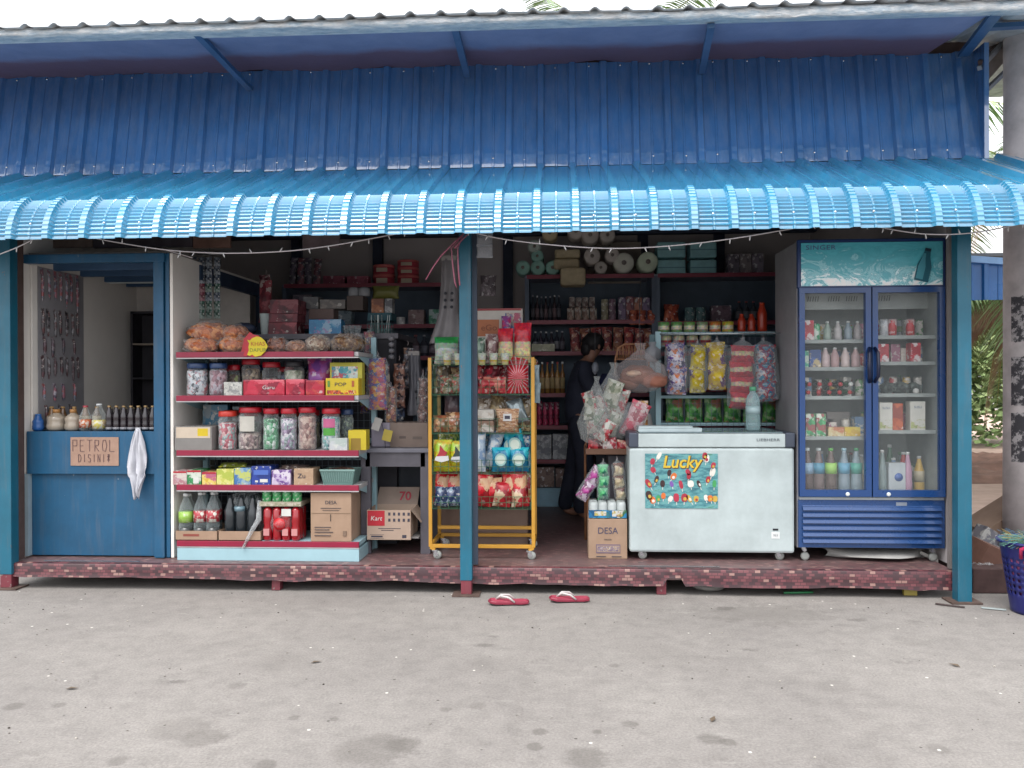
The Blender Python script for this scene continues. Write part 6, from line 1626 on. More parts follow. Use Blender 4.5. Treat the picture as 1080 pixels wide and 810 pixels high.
# three hanging strips
hang_chain('hanging_strip', 'magenta and white snack strip slanting left above water pack', 'snack strip', 612, 487, 526, 13, 5.78, [printed(['#8a2a74', '#a83a8c', '#c8b4c8', '#6a1c54'], 22, .25, film=.7)], 2, 71, group='snack strips above the water pack', lean=.56)
hang_chain('hanging_strip', 'green snack strip in the middle above the water pack', 'snack strip', 636, 489, 527, 12, 5.76, [printed(['#2f8a54', '#4aa86a', '#1f6e5a', '#6ab88a'], 22, .25, film=.7)], 3, 75, group='snack strips above the water pack')
hang_chain('hanging_strip', 'black and cream snack strip nearest the freezer', 'snack strip', 655, 487, 528, 12, 5.78, [printed(['#2c2624', '#b8a88a', '#4a3a30', '#c8bc9c', '#6a3a2a'], 25, .25, film=.7)], 3, 79, group='snack strips above the water pack', lean=-.1)
# DESA carton on floor with water pack
DYc = 5.66
t = box_item('carton', 'brown DESA carton on the floor against the freezer', 'carton', 620, 661, 547.5, ZP, DYc, .24, kraft, deco=[('t', 'DESA', .062, plain('#4a4660', .7), .5, .70, .95), ('t', 'MINYAK', .014, inkd, .5, .48), ('r', .2, .14, .82, .36, plain('#6a5a74', .7)), ('r', .215, .165, .805, .335, plain('#a08a78', .8)), ('r', .23, .19, .79, .31, printed(['#6a5a74', '#8a7a84', '#a08a78'], 90, .7, film=0)), ('r', .2, .05, .45, .065, inkd), ('r', .6, .05, .85, .065, inkd)], bev=.003)
zc = Zz(640, 547.5, DYc) + .003
W = S(20); t = thing('water_pack', 'shrink wrapped pack of white capped tubs with blue print on DESA carton', 'drinks pack', (X(640.5, DYc), DYc + .12, zc))
H = Zz(640, 530, DYc) - zc
for i in range(4):
    for j in range(3): MB().lathe([(.03, 0), (.032, .01), (.032, H * .8), (.026, H), (.02, H)], (-W + .034 + i * (2 * W - .068) / 3, -.08 + j * .07, 0), 16).build('tub', plain('#b8c0c0', .35), t)
MB().box(-W, W, -.118, -.115, .005, H * .52).build('printed_wrap', printed(['#1c6a9a', '#2a86b4', '#15557f', '#3a6a4a'], 12, .25), t)
MB().box(-.09, -.01, -.1195, -.1185, .02, .05).box(.03, .10, -.1195, -.1185, .015, .055).build('wrap_print', printed(['#b8a85a', '#c8ccc8', '#8a5a3a'], 60, .3, film=0), t)

# ---- drinks fridge goods
tone(1.0, 1.0)
def fgood(px, side, lev, kind, c, label, w_=11, h_=None, depth=.07, **k):
    base = RSH[side + str(lev)] + .001; yy = RY + depth
    r = S(w_, 5.7) / 2; x = X(px, yy)
    if kind == 'can':
        o = MB().lathe([(r * .82, 0), (r, .01), (r, .105), (r * .82, .118), (r * .8, .114)], seg=16).build('drink_can', c, None, (x, yy + r, base)); return tag(o, label, 'can', k.get('group'))
    if kind == 'box':
        H = h_ * yy / F; o = MB().box(-r, r, 0, .08, 0, H).build('drink_carton', c, None, (x, yy, base), bevel=.002); return tag(o, label, 'carton', k.get('group'))
    if kind == 'bottle':
        t = thing('drink_bottle', label, 'bottle', (x, yy + r, base), 0, k.get('group')); bottle_mesh(t, r, h_ * yy / F, c, k['cap'], k.get('lab'), lv=k.get('lv', (.3, .6)), neck=.36); return t
rw_ = printed(['#b81c34', '#c02a40', '#d0c4c4', '#a01428'], 22, .35, film=0); gw_ = printed(['#3a9a6a', '#c4d0c8', '#2f8a5a', '#8fc0a0'], 30, .35, film=0); sil = printed(['#b8bcc0', '#a0a4aa', '#c8ccd0'], 30, .3, film=0); rc = printed(['#b81c28', '#a81420', '#c8b0b0'], 18, .3, film=0)
fgood(853, 'L', 0, 'box', rw_, 'red and white carton, top left shelf of the fridge', 11, 21)
fgood(862, 'L', 0, 'can', gw_, 'green white can right of the red carton in fridge', 8)
for i, px in enumerate((874, 885, 896, 906)): fgood(px, 'L', 0, 'bottle', plain(('#8a9a90', '#a8a4a4', '#7a8a94', '#9a9494')[i], .3), 'pale drink bottle on top left fridge shelf, %s of four' % ordn(i, 4), 8, 20, cap=cap_w, group='pale bottles in the fridge top')
fgood(849, 'L', 1, 'box', printed(['#2f8a70', '#4aa88a', '#b8c8bc'], 30, .4, film=0), 'teal green carton on second left fridge shelf', 8, 18)
fgood(860, 'L', 1, 'box', printed(['#1f4a8a', '#2a5a9a', '#b0a07a', '#1a3c74'], 18, .4, film=0), 'dark blue tub on the second left fridge shelf', 12, 19)
for i, px in enumerate((872, 882, 893, 904)): fgood(px, 'L', 1, 'bottle', plain(('#b8a4a4', '#a88a8a', '#c0b0ac', '#b09494')[i], .3), 'pale pinkish bottle on second left fridge shelf, %s of four' % ordn(i, 4), 9, 21, cap=cap_w, group='pinkish bottles in the fridge')
# lying bottles with red caps
for row in range(2):
    for i in range(5):
        px = 852 + i * 11 + row * 1; zz_ = RSH['L2'] + .030 + row * .055
        t = thing('lying_bottle', 'dark bottle lying with red cap forward, %s row, %s' % ('upper' if row else 'lower', ordn(i, 5)), 'bottle', (X(px, RY + .08), RY + .08, zz_), 0, 'lying bottles on the third fridge shelf')
        MB().lathe([(.012, 0), (.012, .05), (.03, .10), (.032, .28)], seg=12, T=Matrix.Rotation(-PI / 2, 4, 'X')).build('bottle_body', plain('#26302a' if i != 4 else '#2f5a3a', .2), t)
        MB().lathe([(.014, -.014), (.014, .004)], seg=14, T=Matrix.Rotation(-PI / 2, 4, 'X')).build('cap', plain('#a01c24' if not (i == 4 and row) else '#c4c8c4', .4), t)
gcan = printed(['#4aa068', '#c0ccbc', '#2f8450', '#8a4a4a'], 30, .3, film=0)
fgood(855, 'L', 3, 'box', gcan, 'green and white carton, left of pair in fridge', 9.5, 24, group='green cartons in the fridge'); fgood(866, 'L', 3, 'box', gcan, 'green and white carton, right of pair in fridge', 9.5, 24, group='green cartons in the fridge')
fgood(882, 'L', 3, 'box', printed(['#b8a07a', '#c0b48a', '#a86a4a'], 30, .4, film=0), 'low cream and orange box on the fourth left fridge shelf', 16, 10); fgood(899, 'L', 3, 'box', printed(['#c0a830', '#b8983a', '#c8b85a'], 20, .4, film=0), 'low yellow box on the fourth left fridge shelf', 16, 10)
fgood(884, 'L', 3, 'box', plain('#8a8480', .6), 'grey card box standing behind the low yellow boxes', 24, 24, depth=.25)
for i, (px, c_, cl, nm) in enumerate(((853, '#5a4a48', '#8aa8c0', 'blue white'), (865, '#6a5a58', '#4a86a0', 'blue'), (878, '#5a4a44', '#8fbc5a', 'light green'), (892, '#7a8a94', '#5a94b0', 'pale blue'), (905, '#7f9098', '#4a9a8a', 'teal'))):
    fgood(px, 'L', 4, 'bottle', plain(c_, .25), 'large bottle with %s label on the fridge floor' % nm, 12, 48, cap=plain(('#b8c0c0', '#b8c0c0', '#5aa04a', '#8fb0bc', '#3a8a5a')[i], .4), lab=plain(cl, .4), lv=(.45, .68), group='large bottles on the left fridge floor')
for i, (px, m_, nm) in enumerate(((934, sil, 'silver'), (943, rc, 'red'), (962, rc, 'red'))): fgood(px, 'R', 0, 'can', m_, nm + (' can, leftmost' if i == 0 else ' can next to the silver one' if i == 1 else ' can standing alone') + ' on the top right fridge shelf', 8.5)
fgood(932, 'R', 1, 'box', rw_, 'red carton, left one on the second right fridge shelf', 11, 19); fgood(966, 'R', 1, 'box', rw_, 'red carton, right one on the second right fridge shelf', 10, 20)
for i, (px, rx) in enumerate(((936, .05), (950, .06), (963, .05))):
    o = MB().blob((0, 0, 0), (rx, .07, .04), .3, 20 + i, 16, 10).build('vegetable_bag', pile(['#3c4642', '#5a6460', '#2c3230', '#7a8480'], 30), None, (X(px, RY + .15), RY + .15, RSH['R2'] + .04)); tag(o, 'dark bagged greens on third right fridge shelf, ' + ordn(i, 3), 'vegetables', 'dark bags in the fridge')
o = MB().lathe([(.002, -.02), (.017, -.012), (.02, 0), (.017, .012), (.002, .02)], seg=16).build('egg', whitep, None, (X(966, RY + .07), RY + .07, RSH['R2'] + .021)); tag(o, 'single white egg at the front of third right fridge shelf', 'egg')
wc = plain('#c4c4bc', .5)
for i, (px, w_, h_, m_, nm) in enumerate(((934.5, 13, 29, wc, 'white milk carton, left'), (947, 10.5, 28, printed(['#a84a24', '#b85a34', '#8a3a2a'], 15, .4, film=0), 'orange carton, middle'), (968, 15, 30, wc, 'white milk carton, right'))):
    o = fgood(px, 'R', 3, 'box', m_, nm + ' on the fourth right fridge shelf', w_, h_)
    if m_ is wc:
        hh = h_ * 5.7 / F; ww = S(w_, 5.7) / 2
        MB().box(-ww * .95, ww * .95, -.0012, -.0002, hh * .08, hh * .38).build('green_print', printed(['#8a9a5a', '#a8b07a', '#b8b09a', '#c4c4bc'], 35, .5, film=0), o); text('SUSU', .022, plain('#3c5a7a', .5), o, (0, -.0018, hh * .8), ext=.0003)
t = fgood(946, 'R', 4, 'box', plain('#a8b0b4', .4), 'squarish jug with round blue label on the fridge floor', 17, 33); MB().lathe([(.028, 0), (.028, .0012)], seg=20, T=Matrix.Translation((.01, -.0004, .12)) @ Matrix.Rotation(PI / 2, 4, 'X')).build('round_label', plain('#3a5a9a', .4), t)
fgood(932, 'R', 4, 'bottle', plain('#7a8a8a', .3), 'greyish bottle left of the jug on the fridge floor', 9, 46, cap=cap_w); fgood(959, 'R', 4, 'bottle', plain('#a8849a', .3), 'pinkish bottle right of the jug on the fridge floor', 9, 44, cap=cap_w)
fgood(940, 'R', 4, 'bottle', plain('#3f6a50', .3), 'green bottle behind the jug on the fridge floor', 10, 48, depth=.25, cap=cap_w)

# middle rows of the fridge
r = random.Random(57)
for side, pa, pb_ in (('L', 852, 908), ('R', 930, 970)):
    for lev in range(5):
        n_ = 5 if side == 'L' else 4
        for i in range(n_):
            px = pa + (pb_ - pa) * i / (n_ - 1) + r.uniform(-2, 2); c_ = ['#a83a3a', '#c0b8ac', '#5a8a5a', '#c0a050', '#5a7a9a', '#a06a80', '#8a8a84'][(i * 3 + lev * 2) % 7]
            lb = '%s item in the middle row, %s fridge shelf %s' % (ORD[i], ('top', 'second', 'third', 'fourth', 'bottom')[lev], 'left' if side == 'L' else 'right')
            if lev == 4: fgood(px, side, lev, 'bottle', plain(c_, .3), lb, r.uniform(9, 11), r.uniform(36, 44), depth=.16, cap=cap_w, lab=plain('#b0a890', .4), group='middle row goods in the drinks fridge')
            elif r.random() < .5: fgood(px, side, lev, 'can', printed([c_, '#c0bcb4', c_], 30, .3, film=0, seed=i), lb, 8, depth=.17, group='middle row goods in the drinks fridge')
            else: fgood(px, side, lev, 'box', printed([c_, '#c8c4bc', c_], 24, .4, film=0, seed=i), lb, r.uniform(7, 10), r.uniform(13, 20), depth=.16, group='middle row goods in the drinks fridge')
# rear rows of the fridge
r = random.Random(31)
RC = {'L': [['#7a9a8a', '#a0a4a4', '#8a5a5a'], ['#9a8a8a', '#6a7a9a', '#a87070'], ['#3a4a3c', '#5a3a34', '#4a5a4a'], ['#5a7a4a', '#a0a070', '#8a8a8a'], ['#4a5a5c', '#3c6a50', '#5a4a48', '#6a8a94']], 'R': [['#9a3038', '#a0a4a8', '#5a6a5a'], ['#8a8a84', '#a03a44', '#6a7a70'], ['#4a5450', '#3c4440', '#5c6864'], ['#8a7a6a', '#a0a09a', '#7a4a3a'], ['#6a7a78', '#5a4a50', '#3c5a48', '#8a949a']]}
for side, pa, pb_ in (('L', 849, 911), ('R', 929, 972)):
    for lev in range(5):
        n_ = 6 if side == 'L' else 5
        for i in range(n_):
            px = pa + (pb_ - pa) * i / (n_ - 1); c_ = RC[side][lev][(i * 2 + lev) % len(RC[side][lev])]
            lb = '%s %s in the rear row, %s fridge shelf %s' % (ORD[i], ('bottle', 'carton')[(i + lev) % 2], ('top', 'second', 'third', 'fourth', 'bottom')[lev], 'left' if side == 'L' else 'right')
            if (i + lev) % 2 == 0: fgood(px, side, lev, 'bottle', plain(c_, .3), lb, 8.5, (20, 20, 20, 24, 40)[lev] * r.uniform(.85, 1), depth=.26, cap=plain(('#a8a8a4', '#8a2a30', '#4a7a54')[i % 3], .4), lab=plain(('#8aa0a4', '#a88a6a', '#7a8a5a')[(i + lev) % 3], .4), group='rear row goods in the drinks fridge')
            else: fgood(px, side, lev, 'box', printed([c_, '#a8a8a0', c_], 26, .4, film=0, seed=i), lb, 9, (18, 17, 15, 20, 30)[lev] * r.uniform(.8, 1), depth=.25, group='rear row goods in the drinks fridge')
# ---- goods in the booth
tone(.85, .9)
dishb = [(30, 40, 440, '#1c5aa0', 'small blue squat bottle on the booth counter', '#1c4a8a')]
bottle(31, 42, 437, CT, BY + .03, 'squat bright blue bottle on the booth counter', plain('#1c5aa0', .3), plain('#2a6ab0', .3), neck=.5)
amber = clear('#c8a880', .45, .85, .08, .1, 10)
for i, (a, b, py) in enumerate(((44, 63, 432), (64, 80, 432))):
    bottle(a, b, py, CT, BY + .05, ('left' if i == 0 else 'right') + ' round pale bottle with orange cap on booth counter', plain('#a89a88', .2, coat=.4), plain('#b07a3a', .4), group='round pale bottles on the counter', neck=.34, shoulder=.7, caph=.14)
bottle(80.5, 92.5, 428, CT, BY + .04, 'clear bottle with orange label on the booth counter', pet, plain('#b03a4a', .4), printed(['#c0622a', '#a84a3a', '#c8b8a8'], 40, .4, film=0), lv=(.12, .45)); bottle(93.5, 107.5, 426, CT, BY + .04, 'clear bottle with yellow label on the booth counter', pet, cap_w, printed(['#c8b84a', '#b8a07a', '#d0ccb0'], 40, .4, film=0), lv=(.08, .4))
dkg = plain('#2a2228', .12, coat=.5)
for i in range(7):
    a = 109.5 + i * 7.7
    bottle(a, a + 7.2, 428, CT, BY + .05, 'dark glass bottle with tan cap on counter, %s of seven' % ordn(i, 7), dkg, plain('#a88a5a', .3, .3), plain('#8f9096', .4), group='dark bottles along the booth counter', lv=(.05, .14), neck=.45, shoulder=.72)
for i in range(6):
    a = 112 + i * 7.7
    bottle(a, a + 6.5, 430, CT, BY + .14, 'dark glass bottle in the rear counter row, %s of six' % ordn(i, 6), dkg, plain('#8f8060', .3, .3), group='rear dark bottles on the booth counter', neck=.45)
for i in range(5):
    a = 47 + i * 12
    bottle(a, a + 9, 429, CT, BY + .17, 'amber bottle in the rear counter row, %s of five' % ordn(i, 5), plain(('#8a6238', '#6a4a2c', '#a07a48')[i % 3], .15, coat=.4), plain('#b08a50', .4), plain('#b8a888', .5), group='amber bottles on the booth counter', neck=.4)
o = MB().lathe([(.05, 0), (.09, .035), (.095, .04), (.09, .04)], seg=20).build('bowl', plain('#5f6a44', .5), None, (X(70, 5.85), 5.85, CT - .0)); tag(o, 'olive green bowl behind the round pale bottles', 'bowl')
o = MB().box(-.07, .07, -.03, .03, 0, .03).build('white_case', plain('#a8b0b0', .4), None, (X(111, 5.95), 5.95, CT + .02), (0, 0, .2), bevel=.004); tag(o, 'small white case lying behind the counter bottles', 'case')
# accessory card with hanging packs on the left booth wall
t = thing('accessory_board', 'white hanging board covered with rows of hair accessories', 'board', (XW0 + .025, 5.6, 0))
zA1, zA0 = Zz(50, 283, 5.9), Zz(50, 450, 5.9)
y0_, y1_ = 5.66 - 5.6, 6.22 - 5.6
MB().box(0, .004, y0_, y1_, zA0, zA1 - .02).build('white_board', plain('#8f8d92', .7, var=.08), t)
acc = [['#8a5c6c', '#a86a7a', '#5a5468', '#b0aab4', '#7f8a9a', '#a85a5c'], ['#6a6468', '#8f8f94', '#3a363c', '#6a4448'], ['#6a5560', '#4a4a54', '#8a8086', '#5a3a40'], ['#4a4044', '#6a5a60', '#8a888c', '#5f3f46']]
r = random.Random(9)
rows = [(290, 40, 7), (330, 34, 7), (358, 24, 4), (378, 26, 7), (406, 22, 4), (428, 18, 3)]
for ri, (py, hp_, n_) in enumerate(rows):
    for i in range(n_):
        yy = y0_ + .03 + (y1_ - y0_ - .06) * (i + .3 * r.random()) / n_
        h = hp_ * 5.9 / F * r.uniform(.7, .95); z = Zz(50, py, 5.9) - h
        mb = MB(); mb.blob((.012, 0, h / 2), (.010, .017 * r.uniform(.7, 1.1), h / 2), .3, ri * 10 + i, 8, 8); mb.box(.004, .008, -.016, .016, h * .9, h * 1.1)
        mb.build('accessory', printed(acc[ri % 4], 40, .4, film=.3, seed=i % 3), t, (0, yy, z))
# sachet strips hanging in the booth opening
t = thing('sachet_strips', 'rows of small shiny sachets hanging behind the booth side wall', 'sachets', (X(203, 6.02), 6.02, 0))
strips = [['#5c6470', '#8a929a', '#3a4250'], ['#4a5666', '#9098a4', '#2f3a4a'], ['#7a2a3c', '#9a6a74', '#5a1c2c'], ['#2a5a4c', '#8a9a94', '#1f4438']]
for c_ in range(4):
    for k in range(7):
        py = 272 + k * 9.2 + 0; a = at(206 + c_ * 8, py + 9, 6.05 + .1 * 0)
        cs = strips[(0, 0, 1, 2 if c_ < 2 else 3, 2 if c_ == 1 else 1, 3, 3)[k]]
        MB().pouch(.052, .066, .012, k * 3 + c_, nx=6, nz=6, wr=.002).build('sachet', printed(cs, 50, .22, film=.3), t, (a.x - t.location.x, .012 * (c_ % 2), a.z))
MB().tube([(0, .02, Zz(203, 268, 6.04)), (.25, .02, Zz(203, 268, 6.04))], .005, 6).build('hanging_rod', chrome, t)
hang_chain('red_packet_string', 'string of dull red packets hanging beside the booth opening', 'packet strip', 280, 290, 330, 13, 6.5, [printed(['#5a2430', '#7a3a44', '#8f6a70', '#4a1c28'], 25, .4)], 2, 91, False, D=.05)
o = MB().blob((0, 0, 0), (.10, .09, .05), .25, 44, 18, 10).build('blue_bundle', plain('#3c4660', .6, var=.3, sc=20), None, (X(258, 6.3), 6.3, cbz + .05)); tag(o, 'dull blue bundle behind the orange crisp bags', 'bundle')
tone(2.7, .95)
# ================================================================== BACK OF THE SHOP
SY_ = 8.0
def zsh(py, Y=SY_): return Zz(600, py, Y)
def bay(px0, px1, pys, label, plinth=None, top_py=None, Y=SY_, dep=.5, backc='#37424e'):
    a, b = X(px0, Y), X(px1, Y); W = (b - a) / 2
    t = thing('back_shelving', label, 'shelving', ((a + b) / 2, Y, ZP), 0, 'shelving along the back wall')
    zt_ = zsh(pys[0], Y) - ZP
    for sx in (-1, 1): MB().box(sx * W - .02, sx * W + .02, 0, dep, 0, zt_ - .02).build('upright', plain('#3b4452', .5), t)
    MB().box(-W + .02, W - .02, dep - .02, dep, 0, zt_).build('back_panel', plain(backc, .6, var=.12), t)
    for py in pys:
        s = MB().box(-W - .02 if py == pys[0] else -W + .02, W + .02 if py == pys[0] else W - .02, .0, dep - .02, zsh(py, Y) - ZP - .02, zsh(py, Y) - ZP).build('shelf', plain('#5a5c66', .5), t)
        MB().box(-W + .0, W - .0, -.008, 0 - .001, zsh(py, Y) - ZP - .035, zsh(py, Y) - ZP + .004).build('price_rail', plain('#5c2430', .4), s)
    if plinth: MB().box(-W + .02, W - .02, .01, .03, 0, zsh(plinth, Y) - ZP).build('plinth', plain('#5a7684', .5), t)
    return t
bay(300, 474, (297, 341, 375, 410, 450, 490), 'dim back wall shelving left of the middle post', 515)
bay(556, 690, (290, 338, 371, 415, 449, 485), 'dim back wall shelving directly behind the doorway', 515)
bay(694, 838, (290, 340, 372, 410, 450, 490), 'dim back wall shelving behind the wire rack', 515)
def row(px0, px1, py_top, py_base, n, kind, cols, name, cat, desc, dy=.08, seed=0, group=None, fill=.92, vary=.08):
    """a row of similar goods on a back shelf, one object each"""
    r = random.Random(seed + int(px0)); base = zsh(py_base) + .002; w_ = (px1 - px0) / n
    protos = {}
    for i in range(n):
        px = px0 + w_ * (i + .5); W = w_ * fill * (SY_ + dy) / F; H = (Zz(px, py_top, SY_ + dy) - Zz(px, py_base, SY_ + dy)) * (1 - vary * r.random())
        c_ = cols[i % len(cols)]; key = c_ if isinstance(c_, tuple) else (c_,)
        m = printed(list(c_), 22, .45, film=0) if isinstance(c_, tuple) else plain(c_, .35)
        lab = desc % ordn(i, n) if n > 1 else desc.replace('%s ', '')
        loc = (X(px, SY_ + dy), SY_ + dy, base)
        if kind == 'bottle':
            t = thing(name, lab, cat, loc, 0, group)
            rr_ = W / 2
            MB().lathe([(rr_, 0), (rr_, H * .6), (rr_ * .4, H * .76), (rr_ * .36, H * .93)], seg=12).build('bottle_body', plain(c_ if not isinstance(c_, tuple) else c_[0], .2, coat=.3), t)
            MB().lathe([(rr_ * .42, H * .93), (rr_ * .42, H)], seg=10).build('cap', plain(c_[1] if isinstance(c_, tuple) else '#8a8a8a', .4), t)
            if isinstance(c_, tuple) and len(c_) > 2: MB().lathe([(rr_ * 1.02, H * .15), (rr_ * 1.02, H * .5)], seg=12).build('label_band', plain(c_[2], .5), t)
            continue
        if kind == 'box': o = MB().box(-W / 2, W / 2, 0, .12, 0, H).build(name, m, None, loc, (0, 0, r.uniform(-.05, .05)), bevel=.002)
        elif kind == 'can': o = MB().lathe([(W / 2 * .93, 0), (W / 2, .006), (W / 2, H - .008), (W / 2 * .9, H)], seg=16).build(name, m, None, loc)
        elif kind == 'pouch': o = MB().pouch(W * 1.08, H * 1.05, .09, i + seed, nx=8, nz=8).build(name, m, None, loc, (-.08, r.uniform(-.08, .08), 0))
        elif kind == 'roll': o = MB().lathe([(W / 2 * .25, -.14), (W / 2 * .92, -.14), (W / 2, -.12), (W / 2, .12)], seg=20, T=Matrix.Rotation(-PI / 2, 4, 'X')).build(name, m, None, (loc[0], loc[1] + .1, loc[2] + W / 2))
        tag(o, lab, cat, group)
dim = lambda *a: tuple(a)
# bay behind the doorway and wire rack: rolls, packs
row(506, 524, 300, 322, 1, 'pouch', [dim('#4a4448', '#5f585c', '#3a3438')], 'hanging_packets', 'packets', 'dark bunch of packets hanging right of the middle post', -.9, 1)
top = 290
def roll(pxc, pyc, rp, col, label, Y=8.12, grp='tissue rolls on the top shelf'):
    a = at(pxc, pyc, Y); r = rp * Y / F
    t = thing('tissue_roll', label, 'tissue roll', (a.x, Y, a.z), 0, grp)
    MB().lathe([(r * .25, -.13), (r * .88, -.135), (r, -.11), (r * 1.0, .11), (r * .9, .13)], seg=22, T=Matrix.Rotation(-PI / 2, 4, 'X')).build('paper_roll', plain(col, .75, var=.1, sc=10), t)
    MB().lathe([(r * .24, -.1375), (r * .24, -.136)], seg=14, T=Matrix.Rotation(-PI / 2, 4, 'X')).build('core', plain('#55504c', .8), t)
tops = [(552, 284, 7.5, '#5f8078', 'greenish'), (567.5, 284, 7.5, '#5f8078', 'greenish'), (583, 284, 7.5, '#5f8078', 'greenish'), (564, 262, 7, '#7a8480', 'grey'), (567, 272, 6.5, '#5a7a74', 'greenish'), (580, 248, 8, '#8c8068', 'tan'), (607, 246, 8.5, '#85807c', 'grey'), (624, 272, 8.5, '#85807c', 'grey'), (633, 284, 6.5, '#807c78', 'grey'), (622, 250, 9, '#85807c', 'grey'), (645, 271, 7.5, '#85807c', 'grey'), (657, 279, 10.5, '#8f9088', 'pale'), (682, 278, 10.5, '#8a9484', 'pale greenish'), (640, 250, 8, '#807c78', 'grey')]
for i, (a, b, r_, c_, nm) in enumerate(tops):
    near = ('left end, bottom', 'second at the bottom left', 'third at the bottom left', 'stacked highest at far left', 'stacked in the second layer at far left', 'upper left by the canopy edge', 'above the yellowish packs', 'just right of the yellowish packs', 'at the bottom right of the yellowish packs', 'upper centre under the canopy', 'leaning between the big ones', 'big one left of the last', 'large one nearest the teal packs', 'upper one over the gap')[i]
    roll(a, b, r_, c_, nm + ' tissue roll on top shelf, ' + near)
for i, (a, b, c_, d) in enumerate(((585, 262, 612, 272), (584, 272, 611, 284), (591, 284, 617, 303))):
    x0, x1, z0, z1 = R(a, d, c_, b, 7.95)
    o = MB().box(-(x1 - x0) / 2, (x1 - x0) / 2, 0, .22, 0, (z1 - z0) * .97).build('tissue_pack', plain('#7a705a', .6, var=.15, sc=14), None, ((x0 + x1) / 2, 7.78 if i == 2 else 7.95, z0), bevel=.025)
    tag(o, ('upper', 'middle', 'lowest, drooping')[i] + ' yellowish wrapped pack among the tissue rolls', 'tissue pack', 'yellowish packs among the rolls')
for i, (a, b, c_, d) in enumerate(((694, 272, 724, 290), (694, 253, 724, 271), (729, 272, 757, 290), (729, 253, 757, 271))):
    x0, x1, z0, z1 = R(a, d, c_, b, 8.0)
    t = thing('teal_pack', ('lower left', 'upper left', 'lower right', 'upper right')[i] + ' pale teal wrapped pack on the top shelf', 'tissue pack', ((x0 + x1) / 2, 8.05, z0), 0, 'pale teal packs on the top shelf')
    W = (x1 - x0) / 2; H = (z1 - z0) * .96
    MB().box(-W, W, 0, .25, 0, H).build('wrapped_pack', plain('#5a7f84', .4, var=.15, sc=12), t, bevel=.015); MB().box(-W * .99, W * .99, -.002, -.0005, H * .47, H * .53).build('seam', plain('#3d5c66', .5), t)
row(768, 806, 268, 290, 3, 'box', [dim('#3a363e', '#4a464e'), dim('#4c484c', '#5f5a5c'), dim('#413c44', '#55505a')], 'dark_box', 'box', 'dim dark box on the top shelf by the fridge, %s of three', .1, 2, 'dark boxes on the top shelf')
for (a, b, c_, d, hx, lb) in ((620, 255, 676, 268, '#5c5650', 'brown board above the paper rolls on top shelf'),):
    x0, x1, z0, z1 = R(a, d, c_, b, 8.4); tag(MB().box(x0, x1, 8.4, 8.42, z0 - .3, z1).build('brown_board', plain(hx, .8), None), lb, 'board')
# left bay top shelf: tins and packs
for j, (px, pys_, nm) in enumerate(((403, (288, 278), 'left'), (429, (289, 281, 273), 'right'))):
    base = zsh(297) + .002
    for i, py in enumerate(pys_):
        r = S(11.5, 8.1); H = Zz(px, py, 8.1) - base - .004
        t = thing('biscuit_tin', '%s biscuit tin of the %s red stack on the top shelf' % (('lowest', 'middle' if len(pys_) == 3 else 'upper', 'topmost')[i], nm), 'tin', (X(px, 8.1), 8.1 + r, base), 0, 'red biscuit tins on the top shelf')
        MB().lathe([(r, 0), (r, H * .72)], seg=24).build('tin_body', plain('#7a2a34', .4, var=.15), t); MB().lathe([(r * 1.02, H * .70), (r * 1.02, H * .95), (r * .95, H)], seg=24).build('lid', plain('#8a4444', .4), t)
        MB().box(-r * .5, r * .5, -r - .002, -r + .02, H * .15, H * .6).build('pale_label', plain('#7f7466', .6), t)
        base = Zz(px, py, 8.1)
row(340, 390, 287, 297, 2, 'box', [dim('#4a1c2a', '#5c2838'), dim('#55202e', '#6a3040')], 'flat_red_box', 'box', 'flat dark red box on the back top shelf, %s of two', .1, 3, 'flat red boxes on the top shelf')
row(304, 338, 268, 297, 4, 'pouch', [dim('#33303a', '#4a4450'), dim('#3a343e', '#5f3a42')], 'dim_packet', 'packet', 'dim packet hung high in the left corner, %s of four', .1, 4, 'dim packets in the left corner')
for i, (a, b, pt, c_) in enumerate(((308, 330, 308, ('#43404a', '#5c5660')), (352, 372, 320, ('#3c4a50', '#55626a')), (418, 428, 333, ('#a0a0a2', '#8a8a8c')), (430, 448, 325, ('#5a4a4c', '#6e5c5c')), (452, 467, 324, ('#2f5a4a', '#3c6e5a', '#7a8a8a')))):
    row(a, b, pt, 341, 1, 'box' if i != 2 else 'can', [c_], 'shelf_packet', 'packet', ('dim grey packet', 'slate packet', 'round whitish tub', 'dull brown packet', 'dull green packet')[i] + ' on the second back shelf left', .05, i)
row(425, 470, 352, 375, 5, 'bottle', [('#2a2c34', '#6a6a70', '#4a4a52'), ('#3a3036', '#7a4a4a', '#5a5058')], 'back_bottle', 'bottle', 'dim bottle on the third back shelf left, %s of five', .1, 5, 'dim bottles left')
row(425, 470, 387, 410, 4, 'box', [('#2c3440', '#3c4652'), ('#3a2c34', '#54404a')], 'back_box', 'box', 'dim box on the fourth back shelf left, %s of four', .1, 6, 'dim boxes left')
